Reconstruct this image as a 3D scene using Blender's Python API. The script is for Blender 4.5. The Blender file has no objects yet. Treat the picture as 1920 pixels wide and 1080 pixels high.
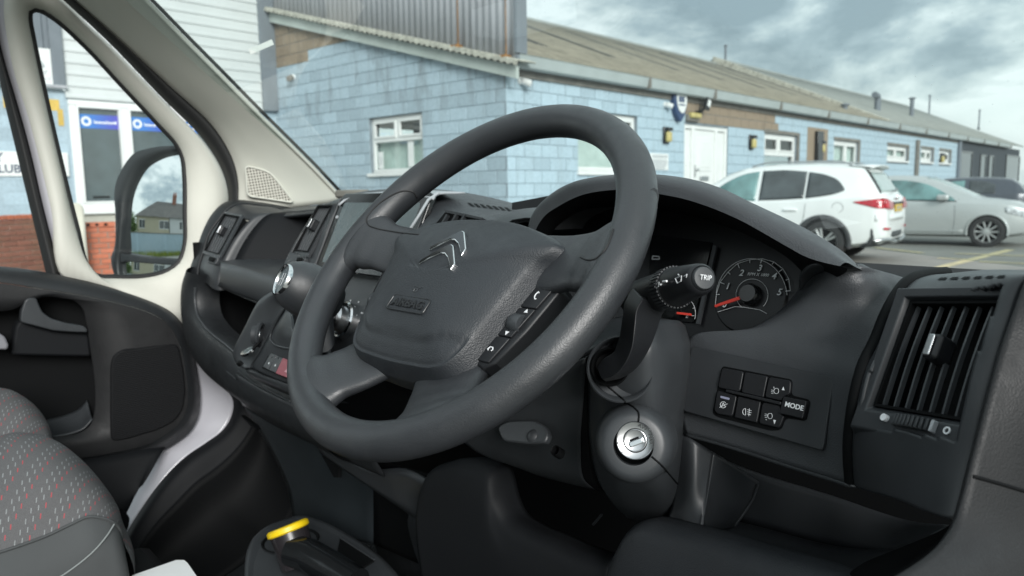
import bpy, bmesh, math, random
from mathutils import Vector, Matrix
random.seed(7)
SC = bpy.context.scene
COL = SC.collection
V = Vector

# ------------------------------------------------------------------ camera
FPX = 1400.0
YAW, PITCH, ROLL = math.radians(48.4), math.radians(7.3), math.radians(0.95)
CAM = V((0.0, 0.0, 1.30))
_fw = V((-math.sin(YAW)*math.cos(PITCH), math.cos(YAW)*math.cos(PITCH), -math.sin(PITCH)))
_r0 = V((math.cos(YAW), math.sin(YAW), 0.0))
_u0 = _r0.cross(_fw)
_rt = _r0*math.cos(ROLL) - _u0*math.sin(ROLL)
_up = _u0*math.cos(ROLL) + _r0*math.sin(ROLL)
cd = bpy.data.cameras.new('camera')
cam = bpy.data.objects.new('camera', cd)
COL.objects.link(cam)
cam.matrix_world = Matrix(((_rt.x, _up.x, -_fw.x, CAM.x), (_rt.y, _up.y, -_fw.y, CAM.y), (_rt.z, _up.z, -_fw.z, CAM.z), (0, 0, 0, 1)))
cd.sensor_width = 36.0
cd.lens = FPX/1920*36.0
cd.clip_start = 0.02
cd.clip_end = 3000
cd.dof.use_dof = True
cd.dof.focus_distance = 0.72
cd.dof.aperture_fstop = 9.0
SC.camera = cam

# ------------------------------------------------------------------ world, sun, exposure
SUN_AZ, SUN_EL = math.radians(114), math.radians(23)      # compass from +y (van forward) clockwise
w = bpy.data.worlds.new('World')
SC.world = w
w.use_nodes = True
nt = w.node_tree
nt.nodes.clear()
def wn(t, **k):
    n = nt.nodes.new(t)
    for a, v in k.items():
        setattr(n, a, v)
    return n
wo = wn('ShaderNodeOutputWorld')
bg = wn('ShaderNodeBackground')
sky = wn('ShaderNodeTexSky')
sky.sky_type = 'NISHITA'
sky.sun_disc = False
sky.sun_elevation = SUN_EL
sky.sun_rotation = SUN_AZ
sky.air_density = 1.2
sky.dust_density = 1.5
# cloud layer: billows on the dome of directions, flattened a little towards the horizon
tc = wn('ShaderNodeTexCoord')
def wnoise(scale, detail, rough, off, dist=0.0, zs=1.9):
    mp = wn('ShaderNodeMapping')
    mp.inputs['Location'].default_value = off
    mp.inputs['Scale'].default_value = (1, 1, zs)
    n = wn('ShaderNodeTexNoise')
    n.inputs['Scale'].default_value = scale
    n.inputs['Detail'].default_value = detail
    n.inputs['Roughness'].default_value = rough
    n.inputs['Distortion'].default_value = dist
    nt.links.new(tc.outputs['Generated'], mp.inputs[0])
    nt.links.new(mp.outputs[0], n.inputs['Vector'])
    return n
n1 = wnoise(3.3, 12, 0.58, (2.3, 1.75, 0.3), 0.35)
n2 = wnoise(8.5, 8, 0.6, (7.1, 2.2, 0.1), 0.2)
mx = wn('ShaderNodeMath', operation='MULTIPLY_ADD')
mx.inputs[1].default_value = 0.36
nt.links.new(n2.outputs['Fac'], mx.inputs[0])
nt.links.new(n1.outputs['Fac'], mx.inputs[2])
cr = wn('ShaderNodeValToRGB')
el = cr.color_ramp.elements
el[0].position = 0.49; el[0].color = (2.7, 3.5, 3.9, 1)
el[1].position = 0.95; el[1].color = (6.6, 7.5, 7.7, 1)
e = el.new(0.555); e.color = (3.7, 4.6, 5.0, 1)
e = el.new(0.61); e.color = (5.4, 6.3, 6.5, 1)
e = el.new(0.68); e.color = (7.9, 8.7, 8.8, 1)
e = el.new(0.80); e.color = (7.2, 8.1, 8.2, 1)
nt.links.new(mx.outputs[0], cr.inputs[0])
mix = wn('ShaderNodeMix', data_type='RGBA')
mix.inputs[0].default_value = 0.88
nt.links.new(sky.outputs[0], mix.inputs[6])
nt.links.new(cr.outputs[0], mix.inputs[7])
nt.links.new(mix.outputs[2], bg.inputs['Color'])
bg.inputs['Strength'].default_value = 0.055
nt.links.new(bg.outputs[0], wo.inputs['Surface'])
sl = bpy.data.lights.new('sun', 'SUN')
sl.energy = 1.5
sl.angle = math.radians(26)
sl.color = (1.0, 0.985, 0.96)
so = bpy.data.objects.new('sun', sl)
COL.objects.link(so)
_sd = V((math.sin(SUN_AZ)*math.cos(SUN_EL), math.cos(SUN_AZ)*math.cos(SUN_EL), math.sin(SUN_EL)))
so.rotation_euler = _sd.to_track_quat('Z', 'Y').to_euler()
so.location = _sd*40
SC.view_settings.view_transform = 'Standard'
SC.view_settings.look = 'None'
SC.view_settings.gamma = 1.0
SC.view_settings.exposure = 1.3
SC.view_settings.use_curve_mapping = False
SC.render.engine = 'CYCLES'
SC.cycles.use_denoising = True
SC.cycles.max_bounces = 10
SC.cycles.diffuse_bounces = 5
SC.cycles.transparent_max_bounces = 16
SC.cycles.caustics_reflective = False
SC.cycles.caustics_refractive = False
SC.cycles.sample_clamp_indirect = 6.0

# ------------------------------------------------------------------ helpers
def ray(px, py):
    return _rt*((px-960)/FPX) - _up*((py-540)/FPX) + _fw
def bp(px, py, x=None, y=None, z=None, d=None, n=None, q=None):
    """the point of the place seen at a photograph pixel, on a given plane"""
    r = ray(px, py)
    if x is not None: t = (x-CAM.x)/r.x
    elif y is not None: t = (y-CAM.y)/r.y
    elif z is not None: t = (z-CAM.z)/r.z
    elif n is not None: t = n.dot(q-CAM)/n.dot(r)
    else: t = d
    return CAM + r*t
class Frame:
    def __init__(s, o, u, v):
        s.o = V(o); s.u = V(u).normalized(); s.n = s.u.cross(V(v)).normalized(); s.v = s.n.cross(s.u)
    def p(s, a, b, c=0.0):
        return s.o + s.u*a + s.v*b + s.n*c
    def px(s, x, y, c=0.0):
        q = bp(x, y, n=s.n, q=s.o+s.n*c) - s.o
        return (q.dot(s.u), q.dot(s.v))
    def mat(s, a=0, b=0, c=0):
        o = s.p(a, b, c)
        return Matrix(((s.u.x, s.v.x, s.n.x, o.x), (s.u.y, s.v.y, s.n.y, o.y), (s.u.z, s.v.z, s.n.z, o.z), (0, 0, 0, 1)))
    def sub(s, a, b, c=0.0, ang=0.0):
        ca, sa = math.cos(ang), math.sin(ang)
        return Frame(s.p(a, b, c), s.u*ca + s.v*sa, s.v*ca - s.u*sa)

_W = {}
def link(o, parent=None):
    COL.objects.link(o)
    if parent is not None:
        o.parent = parent
        o.matrix_parent_inverse = _W[parent.name].inverted() if parent.name in _W else Matrix.Identity(4)
    return o
def thing(name, label, cat, loc=(0, 0, 0), group=None):
    o = bpy.data.objects.new(name, None)
    COL.objects.link(o)
    o.location = V(loc)
    o.empty_display_size = 0.1
    _W[o.name] = Matrix.Translation(V(loc))
    o['label'] = label
    o['category'] = cat
    if group: o['group'] = group
    return o
def tag(o, label=None, cat=None, group=None, kind=None):
    if label: o['label'] = label
    if cat: o['category'] = cat
    if group: o['group'] = group
    if kind: o['kind'] = kind
    return o
def finish(bm, name, mat, parent=None, smooth=False, recalc=True, bevel=0.0, seg=2, solid=0.0, soff=-1.0, sub=0, angle=None):
    if recalc:
        bmesh.ops.recalc_face_normals(bm, faces=bm.faces)
    me = bpy.data.meshes.new(name)
    bm.to_mesh(me)
    bm.free()
    if smooth:
        me.polygons.foreach_set('use_smooth', [True]*len(me.polygons))
        if angle is not None:
            me.set_sharp_from_angle(angle=math.radians(angle))
    me.materials.append(mat)
    o = bpy.data.objects.new(name, me)
    link(o, parent)
    if sub:
        m = o.modifiers.new('sub', 'SUBSURF'); m.levels = sub; m.render_levels = sub
    if solid:
        m = o.modifiers.new('solid', 'SOLIDIFY'); m.thickness = solid; m.offset = soff
    if bevel:
        m = o.modifiers.new('bevel', 'BEVEL'); m.width = bevel; m.segments = seg; m.limit_method = 'ANGLE'; m.angle_limit = math.radians(35)
        m.harden_normals = False
    return o
def share(src, name, mat4, parent=None):
    """another object of the same mesh"""
    o = bpy.data.objects.new(name, src.data)
    for m in src.modifiers:
        k = o.modifiers.new(m.name, m.type)
        for a in ('width', 'segments', 'limit_method', 'angle_limit', 'thickness', 'offset', 'levels', 'render_levels'):
            if hasattr(m, a): setattr(k, a, getattr(m, a))
    link(o, parent)
    o.matrix_basis = mat4
    _W[o.name] = mat4.copy()
    return o
def bx(bm, fr, a0, a1, b0, b1, c0, c1):
    vs = [bm.verts.new(fr.p(a, b, c)) for a in (a0, a1) for b in (b0, b1) for c in (c0, c1)]
    for f in ((0, 1, 3, 2), (4, 6, 7, 5), (0, 4, 5, 1), (2, 3, 7, 6), (0, 2, 6, 4), (1, 5, 7, 3)):
        bm.faces.new([vs[i] for i in f])
    return vs
def box(name, fr, a0, a1, b0, b1, c0, c1, mat, parent=None, bevel=0.0, seg=2, smooth=None):
    bm = bmesh.new()
    bx(bm, fr, a0, a1, b0, b1, c0, c1)
    return finish(bm, name, mat, parent, bevel=bevel, seg=seg, smooth=bool(bevel) if smooth is None else smooth, angle=30 if bevel else None)
def prism_bm(bm, fr, poly, c0, c1):
    A = [bm.verts.new(fr.p(a, b, c0)) for a, b in poly]
    B = [bm.verts.new(fr.p(a, b, c1)) for a, b in poly]
    n = len(poly)
    bm.faces.new(A); bm.faces.new(B)
    for i in range(n):
        bm.faces.new((A[i], A[(i+1) % n], B[(i+1) % n], B[i]))
def prism(name, fr, poly, c0, c1, mat, parent=None, bevel=0.0, seg=2):
    bm = bmesh.new()
    prism_bm(bm, fr, poly, c0, c1)
    return finish(bm, name, mat, parent, bevel=bevel, seg=seg, smooth=bool(bevel), angle=30 if bevel else None)
def rrect(a0, a1, b0, b1, r, k=5):
    out = []
    for ca, cb, s in ((a1-r, b1-r, 0), (a0+r, b1-r, 90), (a0+r, b0+r, 180), (a1-r, b0+r, 270)):
        for i in range(k+1):
            t = math.radians(s + 90*i/k)
            out.append((ca+r*math.cos(t), cb+r*math.sin(t)))
    return out
def quadround(pts, r, k=4):
    """polygon with rounded corners (2d)"""
    out = []
    n = len(pts)
    for i in range(n):
        p0, p1, p2 = V(pts[i-1]).to_2d(), V(pts[i]).to_2d(), V(pts[(i+1) % n]).to_2d()
        d0 = (p0-p1); d2 = (p2-p1)
        rr = min(r, d0.length*0.45, d2.length*0.45)
        a = p1 + d0.normalized()*rr
        b = p1 + d2.normalized()*rr
        for j in range(k+1):
            t = j/k
            q = a*(1-t)**2 + p1*2*t*(1-t) + b*t*t
            out.append((q.x, q.y))
    return out
def circ(a, b, r, k=32, r2=None):
    r2 = r2 or r
    return [(a+r*math.cos(2*math.pi*i/k), b+r2*math.sin(2*math.pi*i/k)) for i in range(k)]
def cr_spline(P, n, closed=False):
    """Catmull-Rom (centripetal-like by arc length) resampling to n points"""
    P = [V(p) for p in P]
    m = len(P)
    if m == 1: return [P[0].copy() for _ in range(n)]
    if m == 2 and not closed:
        return [P[0].lerp(P[1], i/(n-1)) for i in range(n)]
    L = [0.0]
    segs = m if closed else m-1
    for i in range(segs):
        L.append(L[-1] + max((P[(i+1) % m]-P[i]).length, 1e-6)**0.75)
    out = []
    cnt = n if closed else n-1
    j = 0
    for i in range(n):
        t = L[-1]*i/cnt
        while j < segs-1 and t > L[j+1]: j += 1
        u = (t-L[j])/(L[j+1]-L[j])
        if closed:
            p0, p1, p2, p3 = P[(j-1) % m], P[j], P[(j+1) % m], P[(j+2) % m]
            t0 = (L[j+1]-L[j])
        else:
            p1, p2 = P[j], P[j+1]
            p0 = P[j-1] if j > 0 else p1*2-p2
            p3 = P[j+2] if j+2 < m else p2*2-p1
        def dl(a, b): return max((b-a).length, 1e-6)**0.75
        d01, d12, d23 = dl(p0, p1), dl(p1, p2), dl(p2, p3)
        m1 = ((p1-p0)/d01 - (p2-p0)/(d01+d12) + (p2-p1)/d12)*d12
        m2 = ((p2-p1)/d12 - (p3-p1)/(d12+d23) + (p3-p2)/d23)*d12
        u2, u3 = u*u, u*u*u
        out.append(p1*(2*u3-3*u2+1) + m1*(u3-2*u2+u) + p2*(-2*u3+3*u2) + m2*(u3-u2))
    return out
def grid_bm(bm, rows, closed_u=False, closed_v=False):
    G = [[bm.verts.new(p) for p in r] for r in rows]
    R, C = len(G), len(G[0])
    for i in range(R if closed_v else R-1):
        for j in range(C if closed_u else C-1):
            try:
                bm.faces.new((G[i][j], G[i][(j+1) % C], G[(i+1) % R][(j+1) % C], G[(i+1) % R][j]))
            except ValueError:
                pass
    return G
def loft_rows(curves, nu=24, nv=None, smooth_across=True):
    cs = [cr_spline(c, nu) for c in curves]
    if nv is None: return cs
    cols = []
    for j in range(nu):
        col = [c[j] for c in cs]
        if smooth_across:
            cols.append(cr_spline(col, nv))
        else:
            out = []
            k = len(col)-1
            for i in range(nv):
                t = k*i/(nv-1); a = min(int(t), k-1)
                out.append(col[a].lerp(col[a+1], t-a))
            cols.append(out)
    return [[cols[j][i] for j in range(nu)] for i in range(nv)]
def loft(name, curves, mat, parent=None, nu=28, nv=20, solid=0.004, soff=-1.0, smooth_across=True, flip=False):
    bm = bmesh.new()
    grid_bm(bm, loft_rows(curves, nu, nv, smooth_across))
    # orient towards the camera side
    bm.normal_update()
    s = 0.0
    for f in bm.faces:
        s += f.normal.dot(CAM-f.calc_center_median())*f.calc_area()
    if (s < 0) != flip:
        bmesh.ops.reverse_faces(bm, faces=bm.faces)
    return finish(bm, name, mat, parent, smooth=True, recalc=False, solid=solid, soff=soff)
def cut(o, fr, a0, a1, b0, b1, c0=-0.03, c1=0.05):
    """open a hole in a skin: drop the faces whose centre lies inside a box of the frame"""
    me = o.data
    bm = bmesh.new(); bm.from_mesh(me)
    kill = []
    for f in bm.faces:
        q = f.calc_center_median()-fr.o
        if a0 < q.dot(fr.u) < a1 and b0 < q.dot(fr.v) < b1 and c0 < q.dot(fr.n) < c1: kill.append(f)
    bmesh.ops.delete(bm, geom=kill, context='FACES')
    bm.to_mesh(me); bm.free()
def PX(pts, **k):
    return [bp(p[0], p[1], **k) for p in pts]
def PXY(pts, ax='y'):
    """pixels with their own plane value: (px, py, value)"""
    return [bp(p[0], p[1], **{ax: p[2]}) for p in pts]
def tube_bm(bm, pts, rad, seg=10, closed=False, caps=True, flat=None):
    n = len(pts)
    pts = [V(p) for p in pts]
    rs = rad if isinstance(rad, (list, tuple)) else [rad]*n
    rings = []
    up = None
    for i in range(n):
        a = pts[i-1] if (i > 0 or closed) else pts[i]
        b = pts[(i+1) % n] if (i < n-1 or closed) else pts[i]
        t = (b-a).normalized()
        if up is None:
            up = V((0, 0, 1)) if abs(t.z) < 0.9 else V((1, 0, 0))
        x = t.cross(up).normalized()
        up = x.cross(t).normalized()
        rr = rs[i]
        ra, rb = rr if isinstance(rr, (list, tuple)) else (rr, rr)
        rings.append([pts[i] + x*ra*math.cos(2*math.pi*k/seg) + up*rb*math.sin(2*math.pi*k/seg) for k in range(seg)])
    G = grid_bm(bm, rings, closed_u=True, closed_v=closed)
    if caps and not closed:
        bm.faces.new(G[0]); bm.faces.new(G[-1])
def tube(name, pts, rad, mat, parent=None, seg=10, closed=False, smooth=True):
    bm = bmesh.new()
    tube_bm(bm, pts, rad, seg, closed)
    return finish(bm, name, mat, parent, smooth=smooth, angle=50)
def lathe(name, fr, prof, mat, parent=None, seg=40, a=0.0, b=0.0, smooth=True, angle=40):
    """profile of (radius, c) about the frame normal"""
    bm = bmesh.new()
    lathe_bm(bm, fr, prof, seg, a, b)
    return finish(bm, name, mat, parent, smooth=smooth, angle=angle)
def lathe_bm(bm, fr, prof, seg=40, a=0.0, b=0.0):
    rows = []
    for r, c in prof:
        rows.append([fr.p(a+r*math.cos(2*math.pi*k/seg), b+r*math.sin(2*math.pi*k/seg), c) for k in range(seg)])
    G = grid_bm(bm, rows, closed_u=True)
    bmesh.ops.remove_doubles(bm, verts=bm.verts, dist=1e-6)
def text(name, s, fr, a, b, size, mat, parent=None, c=0.0, ang=0.0, extrude=0.0003, align='CENTER', shear=0.0, bold=0.0, xs=1.0):
    cu = bpy.data.curves.new(name, 'FONT')
    cu.body = s
    cu.size = size
    cu.extrude = extrude
    cu.align_x = align
    cu.align_y = 'CENTER'
    cu.shear = shear
    cu.offset = bold
    cu.resolution_u = 3
    f = fr.sub(a, b, c, ang)
    tmp = bpy.data.objects.new(name, cu)
    dg = bpy.context.evaluated_depsgraph_get()
    me = bpy.data.meshes.new_from_object(tmp)
    bpy.data.objects.remove(tmp)
    me.transform(f.mat() @ Matrix.Diagonal((xs, 1, 1, 1)))
    me.materials.clear()
    me.materials.append(mat)
    o = bpy.data.objects.new(name, me)
    link(o, parent)
    return o

from mathutils.bvhtree import BVHTree
def on_mesh(objs, px, py, lift=0.0):
    """where the line of sight of a pixel meets the given parts (their mesh data is in world space)"""
    best = None
    for o in objs:
        k = o.name
        if k not in _BVH:
            me = o.data
            _BVH[k] = BVHTree.FromPolygons([v.co.copy() for v in me.vertices], [tuple(p.vertices) for p in me.polygons])
        r = ray(px, py).normalized()
        h, n, i, d = _BVH[k].ray_cast(CAM, r)
        if h is not None and (best is None or d < best[0]):
            if n.dot(r) > 0: n = -n
            best = (d, h+n*lift, n)
    return (best[1], best[2]) if best else (None, None)
_BVH = {}
def decal_lines(name, segs, objs, wd, mat, parent, lift=0.0, closed=False, n=None):
    bm = bmesh.new()
    for s in segs:
        if n:
            s = [(p.x, p.y) for p in cr_spline([V((x, y, 0)) for x, y in s], n)]
        P = [on_mesh(objs, x, y, lift)[0] for x, y in s]
        P = [p for p in P if p is not None]
        if len(P) > 1: tube_bm(bm, P, wd, 5)
    return finish(bm, name, mat, parent, smooth=True)

# ------------------------------------------------------------------ materials
def nmat(name):
    m = bpy.data.materials.new(name)
    m.use_nodes = True
    t = m.node_tree
    b = t.nodes['Principled BSDF']
    return m, t, b
def N(t, typ, **k):
    n = t.nodes.new(typ)
    for a, v in k.items():
        if a in n.inputs.keys() if hasattr(n, 'inputs') else False:
            n.inputs[a].default_value = v
        else:
            setattr(n, a, v)
    return n
def plain(name, col, rough=0.5, metal=0.0, spec=0.5, bump=0.0, bscale=400.0, var=0.0, vscale=8.0, coat=0.0, detail=3.0):
    m, t, b = nmat(name)
    b.inputs['Base Color'].default_value = (*col, 1)
    b.inputs['Roughness'].default_value = rough
    b.inputs['Metallic'].default_value = metal
    b.inputs['Specular IOR Level'].default_value = spec
    if coat:
        b.inputs['Coat Weight'].default_value = coat
        b.inputs['Coat Roughness'].default_value = 0.05
    tcn = t.nodes.new('ShaderNodeTexCoord')
    if var:
        no = N(t, 'ShaderNodeTexNoise'); no.inputs['Scale'].default_value = vscale; no.inputs['Detail'].default_value = 6
        t.links.new(tcn.outputs['Object'], no.inputs['Vector'])
        mr = N(t, 'ShaderNodeMapRange')
        mr.inputs['From Min'].default_value = 0.3; mr.inputs['From Max'].default_value = 0.7
        mr.inputs['To Min'].default_value = 1-var; mr.inputs['To Max'].default_value = 1+var
        t.links.new(no.outputs['Fac'], mr.inputs['Value'])
        mm = N(t, 'ShaderNodeVectorMath', operation='SCALE')
        mm.inputs[0].default_value = col
        t.links.new(mr.outputs[0], mm.inputs['Scale'])
        t.links.new(mm.outputs[0], b.inputs['Base Color'])
        r2 = N(t, 'ShaderNodeMapRange')
        r2.inputs['From Min'].default_value = 0.3; r2.inputs['From Max'].default_value = 0.7
        r2.inputs['To Min'].default_value = max(0.02, rough-0.1*var*4); r2.inputs['To Max'].default_value = min(1, rough+0.1*var*4)
        t.links.new(no.outputs['Fac'], r2.inputs['Value'])
        t.links.new(r2.outputs[0], b.inputs['Roughness'])
    if bump:
        nb = N(t, 'ShaderNodeTexNoise'); nb.inputs['Scale'].default_value = bscale; nb.inputs['Detail'].default_value = detail
        t.links.new(tcn.outputs['Object'], nb.inputs['Vector'])
        bu = N(t, 'ShaderNodeBump'); bu.inputs['Strength'].default_value = bump; bu.inputs['Distance'].default_value = 0.001
        t.links.new(nb.outputs['Fac'], bu.inputs['Height'])
        t.links.new(bu.outputs[0], b.inputs['Normal'])
    return m
def leather(name, col, rough=0.45, scale=550.0, strength=0.5, spec=0.5, dist=0.0006, dust=0.25):
    """moulded leather-grain plastic: crinkled cells, a little dust in the grain"""
    m, t, b = nmat(name)
    tcn = t.nodes.new('ShaderNodeTexCoord')
    wob = N(t, 'ShaderNodeTexNoise'); wob.inputs['Scale'].default_value = scale*0.45; wob.inputs['Detail'].default_value = 2
    t.links.new(tcn.outputs['Object'], wob.inputs['Vector'])
    mixv = N(t, 'ShaderNodeVectorMath', operation='MULTIPLY_ADD')
    mixv.inputs[1].default_value = (0.0022*550/scale,)*3
    t.links.new(wob.outputs['Color'], mixv.inputs[0])
    t.links.new(tcn.outputs['Object'], mixv.inputs[2])
    vo = N(t, 'ShaderNodeTexVoronoi', feature='SMOOTH_F1'); vo.inputs['Scale'].default_value = scale
    vo.inputs['Smoothness'].default_value = 0.35
    t.links.new(mixv.outputs[0], vo.inputs['Vector'])
    bu = N(t, 'ShaderNodeBump', invert=True); bu.inputs['Strength'].default_value = strength; bu.inputs['Distance'].default_value = dist
    t.links.new(vo.outputs['Distance'], bu.inputs['Height'])
    t.links.new(bu.outputs[0], b.inputs['Normal'])
    no = N(t, 'ShaderNodeTexNoise'); no.inputs['Scale'].default_value = 14; no.inputs['Detail'].default_value = 5
    t.links.new(tcn.outputs['Object'], no.inputs['Vector'])
    mr = N(t, 'ShaderNodeMapRange'); mr.inputs['From Min'].default_value = 0.3; mr.inputs['From Max'].default_value = 0.7
    mr.inputs['To Min'].default_value = 1-dust*0.5; mr.inputs['To Max'].default_value = 1+dust*0.5
    t.links.new(no.outputs['Fac'], mr.inputs['Value'])
    sc = N(t, 'ShaderNodeVectorMath', operation='SCALE'); sc.inputs[0].default_value = col
    t.links.new(mr.outputs[0], sc.inputs['Scale'])
    t.links.new(sc.outputs[0], b.inputs['Base Color'])
    nr = N(t, 'ShaderNodeTexNoise'); nr.inputs['Scale'].default_value = 38; nr.inputs['Detail'].default_value = 7; nr.inputs['Roughness'].default_value = 0.7
    t.links.new(tcn.outputs['Object'], nr.inputs['Vector'])
    rr = N(t, 'ShaderNodeMapRange'); rr.inputs['From Min'].default_value = 0.32; rr.inputs['From Max'].default_value = 0.68
    rr.inputs['To Min'].default_value = rough-0.10; rr.inputs['To Max'].default_value = rough+0.10
    t.links.new(nr.outputs['Fac'], rr.inputs['Value']); t.links.new(rr.outputs[0], b.inputs['Roughness'])
    b.inputs['Specular IOR Level'].default_value = spec
    return m
def glass(name, tint=(1, 1, 1), refl=0.06, rough=0.0, dirt=0.0, dscale=300.0, haze=0.0):
    """a thin clear pane: mostly see-through, a little mirror, dust specks and a film of dirt"""
    m = bpy.data.materials.new(name)
    m.use_nodes = True
    t = m.node_tree
    t.nodes.clear()
    out = t.nodes.new('ShaderNodeOutputMaterial')
    tr = t.nodes.new('ShaderNodeBsdfTransparent'); tr.inputs[0].default_value = (*tint, 1)
    gl = t.nodes.new('ShaderNodeBsdfGlossy'); gl.inputs['Roughness'].default_value = rough
    mx = t.nodes.new('ShaderNodeMixShader')
    fr = t.nodes.new('ShaderNodeLayerWeight'); fr.inputs['Blend'].default_value = 0.22
    ma = t.nodes.new('ShaderNodeMath'); ma.operation = 'MULTIPLY_ADD'; ma.inputs[1].default_value = 0.10; ma.inputs[2].default_value = refl*0.5
    t.links.new(fr.outputs['Fresnel'], ma.inputs[0])
    t.links.new(ma.outputs[0], mx.inputs[0])
    t.links.new(tr.outputs[0], mx.inputs[1])
    t.links.new(gl.outputs[0], mx.inputs[2])
    last = mx
    if dirt or haze:
        tcn = t.nodes.new('ShaderNodeTexCoord')
        vo = t.nodes.new('ShaderNodeTexVoronoi'); vo.inputs['Scale'].default_value = dscale
        t.links.new(tcn.outputs['Object'], vo.inputs['Vector'])
        no = t.nodes.new('ShaderNodeTexNoise'); no.inputs['Scale'].default_value = 5; no.inputs['Detail'].default_value = 4
        t.links.new(tcn.outputs['Object'], no.inputs['Vector'])
        lt = t.nodes.new('ShaderNodeMath'); lt.operation = 'LESS_THAN'; lt.inputs[1].default_value = 0.115
        t.links.new(vo.outputs['Distance'], lt.inputs[0])
        sepc = t.nodes.new('ShaderNodeSeparateColor')
        t.links.new(vo.outputs['Color'], sepc.inputs[0])
        g2 = t.nodes.new('ShaderNodeMath'); g2.operation = 'GREATER_THAN'; g2.inputs[1].default_value = 0.72
        t.links.new(sepc.outputs[0], g2.inputs[0])
        mu = t.nodes.new('ShaderNodeMath'); mu.operation = 'MULTIPLY'
        t.links.new(lt.outputs[0], mu.inputs[0]); t.links.new(g2.outputs[0], mu.inputs[1])
        m2 = t.nodes.new('ShaderNodeMath'); m2.operation = 'MULTIPLY'; m2.inputs[1].default_value = dirt
        t.links.new(mu.outputs[0], m2.inputs[0])
        hz = t.nodes.new('ShaderNodeMath'); hz.operation = 'MULTIPLY_ADD'; hz.inputs[1].default_value = haze
        t.links.new(no.outputs['Fac'], hz.inputs[0]); t.links.new(m2.outputs[0], hz.inputs[2])
        df = t.nodes.new('ShaderNodeBsdfDiffuse'); df.inputs[0].default_value = (0.75, 0.78, 0.78, 1)
        trl = t.nodes.new('ShaderNodeBsdfTranslucent'); trl.inputs[0].default_value = (0.75, 0.78, 0.78, 1)
        ad = t.nodes.new('ShaderNodeMixShader'); ad.inputs[0].default_value = 0.6
        t.links.new(df.outputs[0], ad.inputs[1]); t.links.new(trl.outputs[0], ad.inputs[2])
        m3 = t.nodes.new('ShaderNodeMixShader')
        t.links.new(hz.outputs[0], m3.inputs[0]); t.links.new(mx.outputs[0], m3.inputs[1]); t.links.new(ad.outputs[0], m3.inputs[2])
        last = m3
    t.links.new(last.outputs[0], out.inputs['Surface'])
    return m
def painted_block(name, col, stain=(0.10, 0.09, 0.07), amount=0.35, joint=True, rough=0.75, high=False):
    """paint on masonry: tone differs block by block, with dirt streaks running down"""
    m, t, b = nmat(name)
    geo = t.nodes.new('ShaderNodeNewGeometry')
    oi = t.nodes.new('ShaderNodeObjectInfo')
    mp = N(t, 'ShaderNodeMapping'); mp.inputs['Scale'].default_value = (2.2, 2.2, 0.55)
    t.links.new(geo.outputs['Position'], mp.inputs[0])
    no = N(t, 'ShaderNodeTexNoise'); no.inputs['Scale'].default_value = 1.6; no.inputs['Detail'].default_value = 9; no.inputs['Roughness'].default_value = 0.65
    t.links.new(mp.outputs[0], no.inputs['Vector'])
    ra = N(t, 'ShaderNodeMapRange'); ra.inputs['From Min'].default_value = 0.52; ra.inputs['From Max'].default_value = 0.8
    ra.inputs['To Max'].default_value = amount
    t.links.new(no.outputs['Fac'], ra.inputs['Value'])
    sta = ra.outputs[0]
    if high:        # grime washed down from the verge: more of it high on the wall
        sz = t.nodes.new('ShaderNodeSeparateXYZ'); t.links.new(geo.outputs['Position'], sz.inputs[0])
        rz = N(t, 'ShaderNodeMapRange'); rz.inputs['From Min'].default_value = 2.5; rz.inputs['From Max'].default_value = 3.5
        rz.inputs['To Min'].default_value = 0.25; rz.inputs['To Max'].default_value = 1.5
        t.links.new(sz.outputs['Z'], rz.inputs['Value'])
        mz = N(t, 'ShaderNodeMath', operation='MULTIPLY'); mz.use_clamp = True
        t.links.new(ra.outputs[0], mz.inputs[0]); t.links.new(rz.outputs[0], mz.inputs[1])
        sta = mz.outputs[0]
    rv = N(t, 'ShaderNodeMapRange'); rv.inputs['To Min'].default_value = 0.88; rv.inputs['To Max'].default_value = 1.1
    t.links.new(oi.outputs['Random'], rv.inputs['Value'])
    fi = N(t, 'ShaderNodeTexNoise'); fi.inputs['Scale'].default_value = 22; fi.inputs['Detail'].default_value = 6
    t.links.new(geo.outputs['Position'], fi.inputs['Vector'])
    rf = N(t, 'ShaderNodeMapRange'); rf.inputs['From Min'].default_value = 0.3; rf.inputs['From Max'].default_value = 0.7
    rf.inputs['To Min'].default_value = 0.9; rf.inputs['To Max'].default_value = 1.08
    t.links.new(fi.outputs['Fac'], rf.inputs['Value'])
    mu = N(t, 'ShaderNodeMath', operation='MULTIPLY')
    t.links.new(rv.outputs[0], mu.inputs[0]); t.links.new(rf.outputs[0], mu.inputs[1])
    sc = N(t, 'ShaderNodeVectorMath', operation='SCALE'); sc.inputs[0].default_value = col
    t.links.new(mu.outputs[0], sc.inputs['Scale'])
    mx = N(t, 'ShaderNodeMix', data_type='RGBA')
    t.links.new(sta, mx.inputs[0]); t.links.new(sc.outputs[0], mx.inputs[6]); mx.inputs[7].default_value = (*stain, 1)
    t.links.new(mx.outputs[2], b.inputs['Base Color'])
    b.inputs['Roughness'].default_value = rough
    bu = N(t, 'ShaderNodeBump'); bu.inputs['Strength'].default_value = 0.5; bu.inputs['Distance'].default_value = 0.004
    t.links.new(fi.outputs['Fac'], bu.inputs['Height']); t.links.new(bu.outputs[0], b.inputs['Normal'])
    return m

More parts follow.
